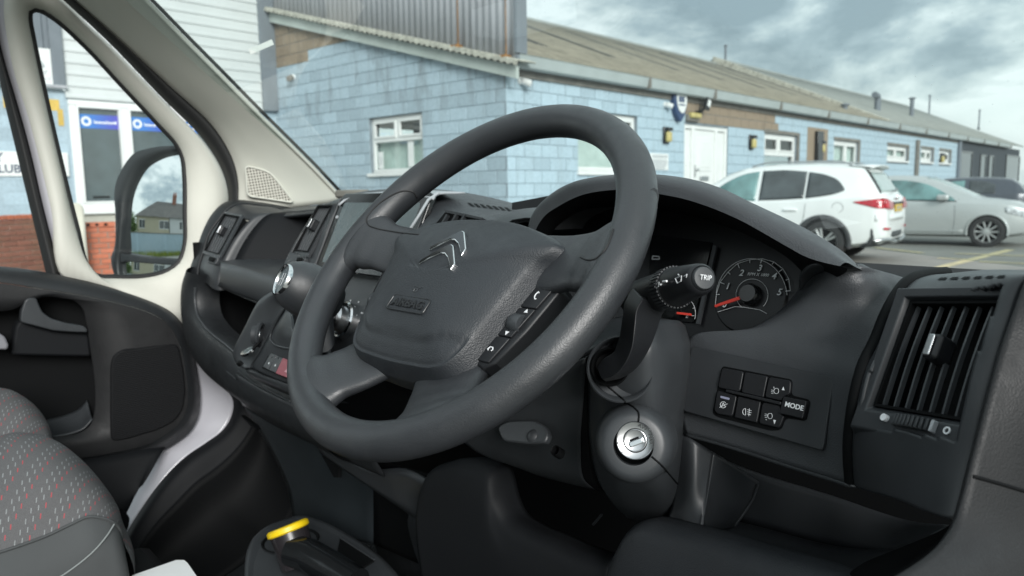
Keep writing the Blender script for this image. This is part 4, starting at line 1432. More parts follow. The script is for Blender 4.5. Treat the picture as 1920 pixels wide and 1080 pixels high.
for sd in (1, -1):
    for wx in (0, 2.72):
        suv.wheel(wx, 0.35, 0.355, sd, 0.905, spokes=5, double=True)
        suv.arch(wx, 0.35, 0.40, 0.055, M['cladding'], sd)
    suv.panel('rear_quarter_window', ([(-0.30, 1.22), (-0.18, 1.36), (0.05, 1.46), (0.30, 1.51)], [(-0.30, 1.19), (-0.15, 1.135), (0.05, 1.10), (0.30, 1.07)]), M['glass_dark'], sd)
    suv.panel('rear_door_window', ([(0.33, 1.515), (0.7, 1.55), (1.08, 1.545)], [(0.33, 1.07), (0.7, 1.05), (1.08, 1.04)]), M['glass_dark'], sd)
    suv.panel('front_door_window', ([(1.14, 1.54), (1.4, 1.50), (1.7, 1.37), (2.08, 1.10)], [(1.14, 1.035), (1.4, 1.03), (1.7, 1.025), (2.10, 1.03)]), M['glass_teal'], sd)
    # door shut lines and handles
    for xx, z0, z1 in ((0.28, 0.40, 1.05), (1.11, 0.34, 1.03), (2.12, 0.36, 1.0)):
        pts = []
        for k in range(9):
            z = z0+(z1-z0)*k/8
            x = xx + (0.10*(1-k/8)**2 if xx < 0.5 else 0)
            pts.append(suv.P(x, sd*(suv.half(x, z)+0.0005), z))
        tube('shut_line', pts, 0.004, M['cladding'], suv.t, 5)
    for xx in (0.52, 1.35):
        f = Frame(suv.P(xx, sd*(suv.half(xx, 0.88)+0.012), 0.88), suv.fr.u, suv.fr.n)
        box('door_handle', f, -0.11, 0.11, -0.018, 0.018, -0.02, 0.02, M['car_white'], suv.t, bevel=0.012)
    f = Frame(suv.P(-0.22, sd*(suv.half(-0.22, 0.93)+0.0008), 0.93), suv.fr.u, suv.fr.n)
    # door mirror
    mp_ = suv.P(1.95, sd*(1.0), 1.06)
    f = Frame(mp_, suv.fr.u, suv.fr.n)
    prism('door_mirror', f, rrect(-0.09, 0.12, -0.07, 0.09, 0.05), -0.10, 0.10, M['car_white'], suv.t, bevel=0.03)
    # lower sill cladding
    suv.panel('sill_cladding', ([(0.42, 0.42), (1.3, 0.42), (2.28, 0.42)], [(0.42, 0.27), (1.3, 0.26), (2.28, 0.27)]), M['cladding'], sd, off=0.012)
    # roof rails
    pts = [suv.P(x, sd*(interp(suvp['roofy'], x)*0.93), interp(suvp['top'], x)+0.025) for x in (-0.35, -0.2, 0.1, 0.6, 1.1, 1.3)]
    pts[0] = pts[0]-UP*0.04; pts[-1] = pts[-1]-UP*0.04
    tube('roof_rail', cr_spline(pts, 20), 0.014, M['silver'], suv.t, 8)
fc = Frame(suv.P(-0.23, suv.half(-0.23, 0.92)+0.0012, 0.92), suv.fr.u, suv.fr.n)
bm = bmesh.new()
for k in range(32):
    a0, a1 = 2*math.pi*k/32, 2*math.pi*(k+1)/32
    tube_bm(bm, [fc.p(0.085*math.cos(a), 0.085*math.sin(a), 0.0) for a in (a0, a1)], 0.0025, 4)
finish(bm, 'fuel_flap', M['cladding'], suv.t)
def rear_patch(car, name, poly, mat, x_off=0.008, parent=None, rows_=8, n=12, thick=0.01):
    """patch on the tail: poly = (left edge pts, right edge pts) of (y, z); x found on the body surface"""
    def tailx(y, z):
        xs_ = [-0.945+0.005*i for i in range(140)]
        for x in xs_:
            sec = car.section(x)
            w_ = 0.0; ztop = sec[-1][1]
            if z > ztop: continue
            if z < sec[0][1]: continue
            if car.half(x, z) >= abs(y): return x
        return -0.3
    L, R = poly
    Lp = cr_spline([V((y, 0, z)) for y, z in L], rows_); Rp = cr_spline([V((y, 0, z)) for y, z in R], rows_)
    bm = bmesh.new()
    G = []
    for a, b in zip(Lp, Rp):
        row = []
        for k in range(n):
            q = a.lerp(b, k/(n-1))
            row.append(car.P(tailx(q.x, q.z)-x_off, q.x, q.z))
        G.append(row)
    grid_bm(bm, G)
    return finish(bm, name, mat, parent or car.t, smooth=True, solid=thick, soff=0)
# rear window, spoiler, lamps, plate, bumper
rear_patch(suv, 'rear_window', ([(0.66, 1.16), (0.60, 1.30), (0.55, 1.48)], [(-0.66, 1.16), (-0.60, 1.30), (-0.55, 1.48)]), M['glass_screen'], 0.012)
rear_patch(suv, 'rear_window_edge', ([(0.74, 1.13), (0.69, 1.28), (0.60, 1.52)], [(0.665, 1.16), (0.605, 1.30), (0.555, 1.48)]), M['gloss'], 0.010)
f = Frame(suv.P(-0.60, 0, 1.575), suv.fr.v, suv.fr.n)
bm = bmesh.new()
G = []
for k in range(13):
    y = -0.62+1.24*k/12
    dx = -0.14*(1-(abs(y)/0.62)**4*0.35)
    G.append([suv.P(-0.30, y*0.96, 1.622-0.03*(y/0.62)**2), suv.P(-0.52, y, 1.618-0.035*(y/0.62)**2), suv.P(-0.58+dx, y, 1.598-0.04*(y/0.62)**2), suv.P(-0.56+dx, y, 1.575-0.04*(y/0.62)**2), suv.P(-0.55, y*0.97, 1.555-0.04*(y/0.62)**2)])
grid_bm(bm, G)
sp = finish(bm, 'spoiler', M['car_white'], suv.t, smooth=True, solid=0.012)
for sd in (1, -1):
    rear_patch(suv, 'tail_lamp', ([(sd*0.36, 0.985), (sd*0.37, 0.93), (sd*0.46, 0.875)], [(sd*0.80, 1.06), (sd*0.815, 1.00), (sd*0.80, 0.90)]), M['taillight'], 0.018, thick=0.02)
    suv.panel('tail_lamp_side', ([(-0.915, 1.045), (-0.84, 1.055), (-0.70, 1.04), (-0.46, 1.01)], [(-0.915, 0.90), (-0.84, 0.90), (-0.70, 0.935), (-0.46, 1.0)]), M['taillight'], sd, off=0.010)
rear_patch(suv, 'plate_recess', ([(0.34, 0.985), (0.34, 0.80)], [(-0.34, 0.985), (-0.34, 0.80)]), M['car_white'], 0.001)
fp = Frame(suv.P(-0.965, 0, 0.895), -suv.fr.v, suv.fr.n)
npl = box('number_plate', fp, -0.27, 0.27, -0.058, 0.058, -0.012, 0.004, M['plate_yellow'], suv.t, bevel=0.006)
bm = bmesh.new()
for i in range(7):
    x0 = -0.22+i*0.062+(0.03 if i > 3 else 0)
    bx(bm, fp, x0, x0+0.012, -0.03, 0.035, 0.0045, 0.006); bx(bm, fp, x0+0.012, x0+0.04, 0.022 if i % 2 else -0.03, 0.035 if i % 2 else -0.018, 0.0045, 0.006); bx(bm, fp, x0+0.028, x0+0.04, -0.03+0.03*(i % 3 == 0), 0.02, 0.0045, 0.006)
finish(bm, 'plate_characters', M['markgrey'], npl)
box('garnish', fp, -0.40, 0.40, 0.066, 0.10, -0.03, 0.006, M['cladding'], suv.t, bevel=0.006)
lathe('badge', Frame(suv.P(-0.935, 0, 1.075), -suv.fr.v, suv.fr.n), [(0.0, 0.012), (0.038, 0.012), (0.045, 0.0)], M['silver'], suv.t, 16)
bm = bmesh.new()
G = []
for k in range(17):
    y = -0.90+1.80*k/16
    xx = -0.955+0.16*(abs(y)/0.90)**4
    G.append([suv.P(xx-0.012, y, z) for z in (0.80, 0.74, 0.70)])
grid_bm(bm, G)
finish(bm, 'bumper_step', M['car_white'], suv.t, smooth=True, solid=0.03)
bm = bmesh.new()
G = []
for k in range(17):
    y = -0.905+1.81*k/16
    xx = -0.945+0.20*(abs(y)/0.90)**4
    e_ = (abs(y)/0.9)**3*0.06
    G.append([suv.P(xx-0.006, y, 0.52+e_), suv.P(xx-0.014, y, 0.45), suv.P(xx+0.03, y, 0.34), suv.P(xx+0.15, y, 0.28)])
grid_bm(bm, G)
finish(bm, 'bumper_cladding', M['cladding'], suv.t, smooth=True, solid=0.03)
for sd in (1, -1):
    pts = [suv.P(-0.79, sd*0.88, 0.385), suv.P(-0.90, sd*0.78, 0.40), suv.P(-0.955, sd*0.60, 0.395), suv.P(-0.965, sd*0.42, 0.36), suv.P(-0.965, sd*0.1, 0.345)]
    tube('bumper_bar', cr_spline(pts, 18), [(0.022, 0.03)]*18, M['silver'], suv.t, 8)
    rear_patch(suv, 'reflector', ([(sd*0.60, 0.585), (sd*0.60, 0.555)], [(sd*0.82, 0.60), (sd*0.82, 0.565)]), M['taillight'], 0.02)
tube('rear_wiper', [suv.P(-0.885, -0.02, 1.165), suv.P(-0.865, -0.2, 1.19), suv.P(-0.86, -0.42, 1.20)], 0.012, M['gloss'], suv.t, 6)

# ---- silver hatchback
gf = bp(1849, 463, z=GZ)
GAZ = 79.0
_f = AZ(GAZ); _l = UP.cross(_f)
g_loc = V((gf.x, gf.y, GZ)) + _l*0.74 - _f*2.578
golfp = dict(
    top=[(-0.83, 0.70), (-0.80, 0.98), (-0.74, 1.10), (-0.60, 1.28), (-0.44, 1.40), (-0.2, 1.445), (0.3, 1.475), (0.9, 1.48), (1.3, 1.455), (1.65, 1.36), (2.0, 1.19), (2.3, 1.035), (2.42, 0.99), (2.7, 0.955), (3.0, 0.90), (3.2, 0.82), (3.32, 0.70), (3.38, 0.55)],
    low=[(-0.83, 0.36), (-0.6, 0.24), (0.4, 0.19), (2.9, 0.19), (3.38, 0.28)],
    plan=[(-0.83, 0.58), (-0.78, 0.74), (-0.6, 0.84), (0.0, 0.888), (2.4, 0.888), (2.9, 0.85), (3.2, 0.74), (3.38, 0.45)],
    belt=[(-0.83, 0.98), (0.0, 0.965), (2.2, 0.90), (3.4, 0.82)],
    roofy=[(-0.83, 0.62), (-0.44, 0.56), (0.3, 0.575), (1.3, 0.575), (2.0, 0.66), (2.4, 0.74), (3.0, 0.74), (3.38, 0.45)])
golf = Car('silver_hatchback', 'silver hatchback parked behind the white suv, front wheel and door mirror visible', g_loc, GAZ, M['car_silver'], golfp)
xs = [-0.83, -0.80, -0.77, -0.74, -0.68, -0.6, -0.52, -0.44, -0.3, -0.2, 0, .3, .6, .9, 1.1, 1.3, 1.5, 1.65, 1.85, 2.0, 2.15, 2.3, 2.42, 2.55, 2.7, 2.85, 3.0, 3.1, 3.2, 3.27, 3.32, 3.36, 3.38]
golf.build_body(xs, [(0, 0.31, 0.355), (2.578, 0.31, 0.355)])
for sd in (1, -1):
    for wx in (0, 2.578):
        golf.wheel(wx, 0.31, 0.315, sd, 0.87, spokes=10, rimr=0.68)
        golf.arch(wx, 0.31, 0.355, 0.02, M['car_silver'], sd)
    golf.panel('rear_door_window', ([(-0.05, 1.25), (0.2, 1.335), (0.62, 1.37)], [(-0.05, 0.985), (0.2, 0.98), (0.62, 0.97)]), M['glass_teal'], sd)
    golf.panel('door_pillar', ([(0.62, 1.375), (0.73, 1.377)], [(0.62, 0.965), (0.73, 0.963)]), M['gloss'], sd, off=0.007)
    golf.panel('front_door_window', ([(0.74, 1.375), (1.1, 1.355), (1.45, 1.275), (1.78, 1.10), (1.97, 0.975)], [(0.74, 0.965), (1.1, 0.95), (1.45, 0.94), (1.78, 0.925), (2.0, 0.925)]), M['glass_teal'], sd)
    golf.panel('window_trim', ([(-0.08, 0.985), (1.0, 0.958), (2.03, 0.928)], [(-0.08, 0.968), (1.0, 0.942), (2.03, 0.912)]), M['gloss'], sd, off=0.010)
    for xx, z0, z1 in ((0.70, 0.24, 0.96), (1.98, 0.26, 0.92)):
        pts = [golf.P(xx+0.03*math.sin(k/8*3), sd*(golf.half(xx, z0+(z1-z0)*k/8)+0.0005), z0+(z1-z0)*k/8) for k in range(9)]
        tube('shut_line', pts, 0.004, M['cladding'], golf.t, 5)
    f = Frame(golf.P(0.95, sd*(golf.half(0.95, 0.83)+0.012), 0.83), golf.fr.u, golf.fr.n)
    box('door_handle', f, -0.10, 0.10, -0.016, 0.016, -0.02, 0.018, M['car_silver'], golf.t, bevel=0.012)
    f = Frame(golf.P(1.78, sd*0.95, 0.985), golf.fr.u, golf.fr.n)
    prism('door_mirror', f, rrect(-0.10, 0.12, -0.05, 0.075, 0.05), -0.10, 0.10, M['car_silver'], golf.t, bevel=0.035)
    golf.panel('sill_moulding', ([(0.40, 0.34), (1.3, 0.335), (2.18, 0.34)], [(0.40, 0.30), (1.3, 0.295), (2.18, 0.30)]), M['car_silver'], sd, off=0.016)
    golf.panel('headlamp', ([(2.86, 0.80), (3.05, 0.77), (3.25, 0.70)], [(2.88, 0.70), (3.05, 0.64), (3.25, 0.58)]), M['lampglass'], sd, off=0.008)
    # seats seen through the side glass
# windscreen
def front_patch(car, name, x0, x1, ins, mat):
    bm = bmesh.new()
    G = []
    for k in range(12):
        x = x0+(x1-x0)*k/11
        zt = interp(car.pr['top'], x)
        yt = interp(car.pr['roofy'], x)
        row = []
        for j in range(9):
            y = (yt*0.93-ins)*(-1+2*j/8)
            u = abs(y)/yt
            drop = 0.0 if u < 0.5 else (u-0.5)*0.06
            row.append(car.P(x, y, zt+0.008-drop))
        G.append(row)
    grid_bm(bm, G)
    return finish(bm, name, mat, car.t, smooth=True, solid=0.005)
front_patch(golf, 'windscreen', 1.42, 2.33, 0.03, M['glass_screen'])
front_patch(suv, 'windscreen', 1.45, 2.38, 0.03, M['glass_screen'])

# ---- dark car at the far right
dk = bp(1905, 445, z=0.0)
dp = bp(1890, 341, d=22.5)
dloc = V((dp.x, dp.y, GZ)) + AZ(GAZ)*(-0.3)
dark = Car('dark_saloon', 'dark blue car half hidden behind the silver hatchback', dloc, GAZ+180, M['car_dark'], golfp)
dark.build_body(xs, [(0, 0.31, 0.355), (2.578, 0.31, 0.355)])
for sd in (1, -1):
    for wx in (0, 2.578):
        dark.wheel(wx, 0.31, 0.315, sd, 0.87, spokes=10, rimr=0.66)
    dark.panel('rear_door_window', ([(-0.05, 1.25), (0.2, 1.335), (0.62, 1.37)], [(-0.05, 0.985), (0.2, 0.98), (0.62, 0.97)]), M['glass_dark'], sd)
    dark.panel('front_door_window', ([(0.74, 1.375), (1.1, 1.355), (1.45, 1.275), (1.78, 1.10), (1.97, 0.975)], [(0.74, 0.965), (1.1, 0.95), (1.45, 0.94), (1.78, 0.925), (2.0, 0.925)]), M['glass_teal'], sd)
    f = Frame(dark.P(1.78, sd*0.95, 0.985), dark.fr.u, dark.fr.n)
    prism('door_mirror', f, rrect(-0.10, 0.12, -0.05, 0.075, 0.05), -0.10, 0.10, M['car_dark'], dark.t, bevel=0.035)
front_patch(dark, 'windscreen', 1.42, 2.33, 0.03, M['glass_screen'])

# ================================================================== the van: cab shell
def ring_loft(name, loops, mat, parent, n=72, solid=0.0, caps=False, flip=False):
    """closed loops of 3d points, matched by arc length from their first point"""
    bm = bmesh.new()
    rows = [cr_spline(l, n, closed=True) for l in loops]
    grid_bm(bm, rows, closed_u=True)
    bm.normal_update()
    s = sum(f.normal.dot(CAM-f.calc_center_median())*f.calc_area() for f in bm.faces)
    if (s < 0) != flip: bmesh.ops.reverse_faces(bm, faces=bm.faces)
    return finish(bm, name, mat, parent, smooth=True, recalc=False, solid=solid)
def fill(name, loop, mat, parent, n=72, solid=0.0, spline=True):
    bm = bmesh.new()
    pts = cr_spline(loop, n, closed=True) if spline else [V(p) for p in loop]
    f = bm.faces.new([bm.verts.new(p) for p in pts])
    bm.normal_update()
    if f.normal.dot(CAM-f.calc_center_median()) < 0: bmesh.ops.reverse_faces(bm, faces=[f])
    bmesh.ops.triangulate(bm, faces=bm.faces)
    return finish(bm, name, mat, parent, recalc=False, solid=solid)

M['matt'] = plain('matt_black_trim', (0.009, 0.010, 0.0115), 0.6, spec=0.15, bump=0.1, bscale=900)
cab = thing('van_cab', 'white van cab shell with cream windscreen pillar and raked windscreen', 'van', (-0.93, 0, 0.42))
# A-pillar trim
sealR = [(30, -100), (135, 0), (215, 70), (320, 165), (400, 240), (435, 300), (444, 340), (444, 372), (443, 400)]
wsE = [(170, -100, -1.575), (275, 0, -1.60), (345, 71, -1.62), (415, 141, -1.64), (487, 214, -1.66), (545, 271, -1.678), (590, 316, -1.69), (622, 350, -1.70), (648, 378, -1.705)]
cS = [bp(px, py, x=-1.80) for px, py in sealR]
cW = [bp(px, py, x=x) for px, py, x in wsE]
cM1 = [a.lerp(b, 0.12)+V((0.012, 0, 0)) for a, b in zip(cS, cW)]
cM2 = [a.lerp(b, 0.5)+V((0.014, -0.006, 0)) for a, b in zip(cS, cW)]
cM3 = [a.lerp(b, 0.90)+V((0.006, -0.004, 0)) for a, b in zip(cS, cW)]
loft('pillar_trim', [cS, cM1, cM2, cM3, cW], M['cream'], cab, nu=40, nv=30, solid=0.004)
tube('pillar_bead', [p+V((0.002, -0.004, 0.0)) for p in cr_spline(cW, 40)], 0.0045, M['cream'], cab, 8)
tube('windscreen_seal', [p+V((0.006, 0.004, 0.004)) for p in cr_spline(cW, 40)], 0.004, M['seal'], cab, 8)
# black door seal round the aperture
sealL = [(10, -100), (118, 0), (200, 76), (302, 182), (385, 267), (417, 320), (427, 350), (428, 375), (427, 400)]
cL = [bp(px, py, x=-1.825) for px, py in sealL]
loft('door_seal', [cL, [a.lerp(b, 0.35)+V((0.022, -0.004, 0)) for a, b in zip(cL, cS)], [a.lerp(b, 0.8)+V((0.020, -0.002, 0)) for a, b in zip(cL, cS)], [p+V((0, 0.002, 0)) for p in cS]], M['seal'], cab, nu=40, nv=12, solid=0.004)
# tweeter grille set in the pillar
mg, tg, bg_ = nmat('cream_speaker_mesh')
tcn = tg.nodes.new('ShaderNodeTexCoord')
vo = N(tg, 'ShaderNodeTexVoronoi'); vo.voronoi_dimensions = '2D'; vo.inputs['Scale'].default_value = 150; vo.inputs['Randomness'].default_value = 0.0
tg.links.new(tcn.outputs['Object'], vo.inputs['Vector'])
rr = N(tg, 'ShaderNodeValToRGB'); rr.color_ramp.elements[0].position = 0.28; rr.color_ramp.elements[0].color = (0.10, 0.095, 0.08, 1)
rr.color_ramp.elements[1].position = 0.42; rr.color_ramp.elements[1].color = (0.56, 0.54, 0.48, 1)
tg.links.new(vo.outputs['Distance'], rr.inputs[0]); tg.links.new(rr.outputs[0], bg_.inputs['Base Color'])
bub = N(tg, 'ShaderNodeBump'); bub.inputs['Strength'].default_value = 0.6; bub.inputs['Distance'].default_value = 0.001
tg.links.new(vo.outputs['Distance'], bub.inputs['Height']); tg.links.new(bub.outputs[0], bg_.inputs['Normal'])
bg_.inputs['Roughness'].default_value = 0.5
pA, pB, pC = bp(443, 378, x=-1.79), bp(622, 350, x=-1.70), bp(400, 240, x=-1.79)
FT = Frame(pA, pB-pA, pC-pA)
if FT.n.dot(CAM-pA) < 0: FT.n = -FT.n
tw = [FT.px(px, py, 0.016) for px, py in ((460, 316), (464, 312), (480, 315), (497, 320), (508, 326), (517, 336), (549, 377), (545, 379), (470, 368), (464, 363))]
tg_ = prism('tweeter_grille', Frame((0, 0, 0), (1, 0, 0), (0, 1, 0)), quadround(tw, 0.004), 0.006, 0.016, mg, cab)
tg_.matrix_basis = FT.mat()
tube('grille_surround', [FT.p(a, b_, 0.0165) for a, b_ in quadround(tw, 0.006)], 0.0022, M['cream'], cab, 8, closed=True)
# windscreen, gently bowed
M['windscreen'] = glass('windscreen_glass', (0.90, 0.965, 0.95), 0.05, dirt=0.25, dscale=170, haze=0.06)
G = []
for i in range(13):
    t_ = i/12
    row = []
    for j in range(25):
        u = -1+2*j/24
        hw = 0.80+((0.66 if u < 0 else 0.80)-0.80)*t_
        row.append(V((-0.93+u*hw, 0.965-0.56*t_+0.10*(1-u*u)*(1-0.3*t_), 1.245-0.045*u+0.46*t_+0.045*u*t_)))
    G.append(row)
bm = bmesh.new(); grid_bm(bm, G)
ws = finish(bm, 'windscreen', M['windscreen'], cab, smooth=True)
# worn sticker strip left on the glass
st = bp(490, 88, n=V((0, 0.634, 0.773)).normalized(), q=V((-1.4, 0.80, 1.44)))
f = Frame(st, _rt*0.92+_up*0.40, _up)
box('sticker', f, -0.024, 0.024, -0.0055, 0.0055, -0.0003, 0.0003, plain('old_tape', (0.62, 0.64, 0.62), 0.7), ws)
# cut-back roof strip, header, right pillar, bulkhead, floor, firewall, bonnet
WX = Frame((0, 0, 0), (1, 0, 0), (0, 1, 0))
M['lining'] = plain('grey_headlining', (0.42, 0.42, 0.40), 0.9, bump=0.3, bscale=300)
M['vanpaint'] = car_paint('white_van_paint', (0.74, 0.75, 0.76))
M['carpet'] = plain('black_floor_mat', (0.006, 0.0065, 0.0075), 0.9, spec=0.15, bump=0.8, bscale=500, var=0.3, vscale=10)
bm = bmesh.new()
G = []
for i in range(9):
    y = 0.46-1.56*i/8
    G.append([V((-1.46+u*(0.13+0.18*min(1, i/2)), y, 1.735+0.09*min(1, i/2)+0.04*(1-u*u))) for u in [-1+2*j/10 for j in range(11)]])
grid_bm(bm, G)
finish(bm, 'cut_roof_strip', M['lining'], cab, smooth=True, solid=0.03, soff=1)  # unseen roof, cut back to a strip so sun and sky light the cab
loft('right_pillar', [[V((-0.125, 1.0, 1.20)), V((-0.125, 0.7, 1.45)), V((-0.13, 0.40, 1.70))], [V((-0.09, 0.92, 1.20)), V((-0.09, 0.62, 1.45)), V((-0.095, 0.33, 1.70))], [V((-0.05, 0.98, 1.20)), V((-0.05, 0.68, 1.45)), V((-0.055, 0.38, 1.70))]], M['cream'], cab, solid=0.01)
box('bulkhead', WX, -1.86, -0.04, -1.14, -1.10, 0.42, 1.85, M['lining'], cab)
box('cab_floor', WX, -1.88, -0.10, -1.10, 1.25, 0.38, 0.42, M['carpet'], cab)
box('firewall', WX, -1.84, -0.10, 1.15, 1.18, 0.40, 1.08, M['black'], cab)
bm = bmesh.new()
G = []
for i in range(9):
    t_ = i/8
    G.append([V((-0.93+u*(0.86-0.06*t_), 1.02+0.62*t_-0.06*u*u, 1.205-0.10*t_-0.28*t_**3-0.05*u*u)) for u in [-1+2*j/12 for j in range(13)]])
grid_bm(bm, G)
finish(bm, 'bonnet', M['vanpaint'], cab, smooth=True, solid=0.01)
# painted step and door aperture metal on the left
oe = [(336, 585), (346, 612), (354, 650), (364, 700), (369, 745), (366, 780), (352, 806), (325, 826), (292, 848), (270, 885), (250, 920), (230, 955), (215, 985), (200, 1015)]
ie = [(358, 585), (364, 620), (374, 658), (398, 704), (437, 752), (434, 780), (418, 806), (386, 830), (352, 853), (318, 884), (288, 920), (262, 958), (245, 985), (228, 1015)]
cO = [bp(px, py, x=-1.865) for px, py in oe]
cI = [bp(px, py, x=-1.80) for px, py in ie]
loft('step_panel', [cO, [a.lerp(b, 0.5)+V((0.006, 0, 0.004)) for a, b in zip(cO, cI)], cI], M['cream_body'], cab, nu=50, nv=12, solid=0.004)
ke = [(380, 600), (400, 650), (425, 700), (478, 745), (478, 790), (462, 820), (438, 850), (405, 880), (370, 905), (330, 945), (300, 975), (275, 1005), (258, 1030), (245, 1060)]
cK = [bp(px, py, x=-1.75) for px, py in ke]
loft('sill_trim', [cI, [a.lerp(b, 0.2)+V((0.016, 0, 0.006)) for a, b in zip(cI, cK)], cK], M['matt'], cab, nu=50, nv=14, solid=0.004)
kf = [(520, 700), (540, 740), (560, 800), (570, 850), (570, 900), (560, 940), (545, 975), (520, 1010), (490, 1030), (450, 1060), (420, 1080), (390, 1100), (360, 1110), (330, 1130)]
cF = [bp(px, py, x=-1.62) for px, py in kf]
loft('kick_panel', [cK, [a.lerp(b, 0.3)+V((-0.03, 0, -0.03)) for a, b in zip(cK, cF)], cF], M['black'], cab, nu=50, nv=14, solid=0.004)
# ribbed rubber mat in the passenger footwell
mm_, tm, bm_ = nmat('ribbed_rubber_mat')
bm_.inputs['Base Color'].default_value = (0.007, 0.008, 0.009, 1); bm_.inputs['Roughness'].default_value = 0.7; bm_.inputs['Specular IOR Level'].default_value = 0.2
tcn = tm.nodes.new('ShaderNodeTexCoord')
wv = N(tm, 'ShaderNodeTexWave'); wv.inputs['Scale'].default_value = 30; wv.bands_direction = 'X'
tm.links.new(tcn.outputs['Object'], wv.inputs['Vector'])
bu = N(tm, 'ShaderNodeBump'); bu.inputs['Strength'].default_value = 0.8; bu.inputs['Distance'].default_value = 0.003
tm.links.new(wv.outputs['Fac'], bu.inputs['Height']); tm.links.new(bu.outputs[0], bm_.inputs['Normal'])
FM_ = Frame((-1.45, 0.92, 0.50), (1, 0, 0), (0, 0.85, 0.5))
box('floor_mat', FM_, -0.28, 0.32, -0.5, 0.40, 0.0, 0.012, mm_, cab, bevel=0.005)

# ================================================================== passenger door
pd = thing('passenger_door', 'closed passenger door with cream window frame and black inner panel', 'door', (-1.85, 0.2, 0.5))
hole = [(55, 22), (62, 17), (75, 18), (100, 32), (160, 85), (230, 160), (300, 235), (330, 268), (343, 295), (347, 330), (348, 400), (347, 462), (336, 492), (310, 510), (270, 519), (215, 520.5), (180, 518), (166, 506), (142, 425), (111, 300), (81, 170), (60, 70), (54, 35)]
outr = [(16, -20), (50, -45), (110, -10), (160, 40), (200, 78), (260, 140), (320, 202), (384, 268), (417, 322), (428, 380), (414, 425), (388, 470), (368, 520), (353, 572), (350, 612), (310, 590), (255, 562), (200, 545), (150, 533), (124, 522), (98, 390), (60, 235), (21, 100)]
lo_ = [bp(px, py, x=-1.838) for px, py in outr]
hi_ = [bp(px, py, x=-1.868) for px, py in hole]
n_ = 90
def matched(A, B, n):
    return cr_spline(A, n, closed=True), cr_spline(B, n, closed=True)
lo2, hi2 = matched(lo_, hi_, n_)
l0 = [p+V((-0.03, 0, 0)) for p in lo2]
l1 = lo2
l2 = [a.lerp(b, 0.4)+V((0.020, 0, 0)) for a, b in zip(lo2, hi2)]
l3 = [a.lerp(b, 0.85)+V((0.014, 0, 0)) for a, b in zip(lo2, hi2)]
l4 = hi2
l5 = [p+V((-0.02, 0, 0)) for p in hi2]
ring_loft('frame_trim', [l0, l1, l2, l3, l4, l5], M['cream'], pd, n=n_)
hs = cr_spline([bp(px, py, x=-1.872) for px, py in hole], 120, closed=True)
cen = sum(hs, V())/len(hs)
tube('window_seal', hs, 0.0075, M['seal'], pd, 8, closed=True)
M['sideglass'] = glass('door_glass', (0.93, 0.97, 0.96), 0.05, dirt=0.15, dscale=160, haze=0.012)
fill('quarter_window', [bp(px, py, x=-1.885) for px, py in hole], M['sideglass'], pd)
# white outer edge, window run and main glass
crm = [(6, -20), (20, 100), (46, 190), (73, 278), (99, 390), (124, 508), (128, 528)]
slv = [(-22, -20), (6, 108), (32, 195), (55, 278), (81, 390), (111, 508), (115, 528)]
blk = [(-60, -20), (-12, 108), (10, 200), (29, 278), (56, 390), (85, 508), (90, 528)]
c1 = [bp(px, py, x=-1.85) for px, py in crm]; c2 = [bp(px, py, x=-1.872) for px, py in slv]; c3 = [bp(px, py, x=-1.875) for px, py in blk]
loft('outer_edge', [c1, [a.lerp(b, 0.5)+V((0.006, 0, 0)) for a, b in zip(c1, c2)], c2], M['cream_body'], pd, nu=30, nv=8, solid=0.004)
loft('window_run', [c2, [a.lerp(b, 0.5)+V((0.018, 0, 0)) for a, b in zip(c2, c3)], c3], M['seal'], pd, nu=30, nv=8, solid=0.004)
fill('door_window', [bp(px, py, x=-1.89) for px, py in [(-500, -60), (-70, -60)]] + [bp(px+4, py, x=-1.89) for px, py in blk] + [bp(px, py, x=-1.89) for px, py in [(-500, 500)]], M['sideglass'], pd, spline=False)
# inner panel: ledge, face with a recess, back of the recess
led = [(-300, 480), (-150, 488), (0, 499), (60, 506), (110, 515), (177, 530), (230, 546), (272, 561), (312, 581), (334, 604), (350, 640), (361, 690), (367, 740), (364, 775), (350, 803), (325, 824), (292, 842), (200, 862), (100, 876), (0, 886), (-150, 900), (-300, 910)]
l2d = [(-300, 512), (-150, 518), (0, 529), (60, 538), (110, 546), (177, 558), (229, 570), (265, 580), (300, 596), (320, 616), (337, 648), (347, 692), (352, 738), (349, 768), (336, 792), (314, 811), (284, 829), (198, 850), (100, 864), (0, 874), (-150, 886), (-300, 895)]
rec = [(-300, 600), (-150, 590), (-20, 585), (34, 576), (44, 560), (64, 554), (105, 558), (140, 564), (155, 577), (163, 605), (170, 650), (177, 700), (180, 745), (178, 775), (170, 798), (150, 812), (120, 817), (80, 820), (40, 822), (0, 824), (-150, 830), (-300, 835)]
L0 = [bp(px, py, x=-1.862) for px, py in led]
L1 = [a+V((0.03, 0, 0)) for a in L0]
L2 = [bp(px, py, x=-1.797) for px, py in l2d]
L3 = [bp(px, py, x=-1.797) for px, py in rec]
L4 = [p+V((-0.010, 0, 0)) for p in [bp(px, py, x=-1.80) for px, py in rec]]
L5 = [bp(px, py, x=-1.865) for px, py in rec]
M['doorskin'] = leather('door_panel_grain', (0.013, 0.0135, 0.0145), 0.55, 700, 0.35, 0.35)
ring_loft('ledge', [L0, L1, [a.lerp(b, 0.6)+V((0.008, 0, 0.006)) for a, b in zip(L1, L2)], L2], M['dash_soft'], pd, n=110)
face = ring_loft('inner_panel', [[p+V((0.001, 0, -0.0015)) for p in L2], [a.lerp(b, 0.5)+V((0.006, 0, 0)) for a, b in zip(L2, L3)], L3, L4, L5], M['doorskin'], pd, n=110)
fill('recess_back', [p+V((-0.002, 0, 0)) for p in L5], M['black'], pd, n=110)
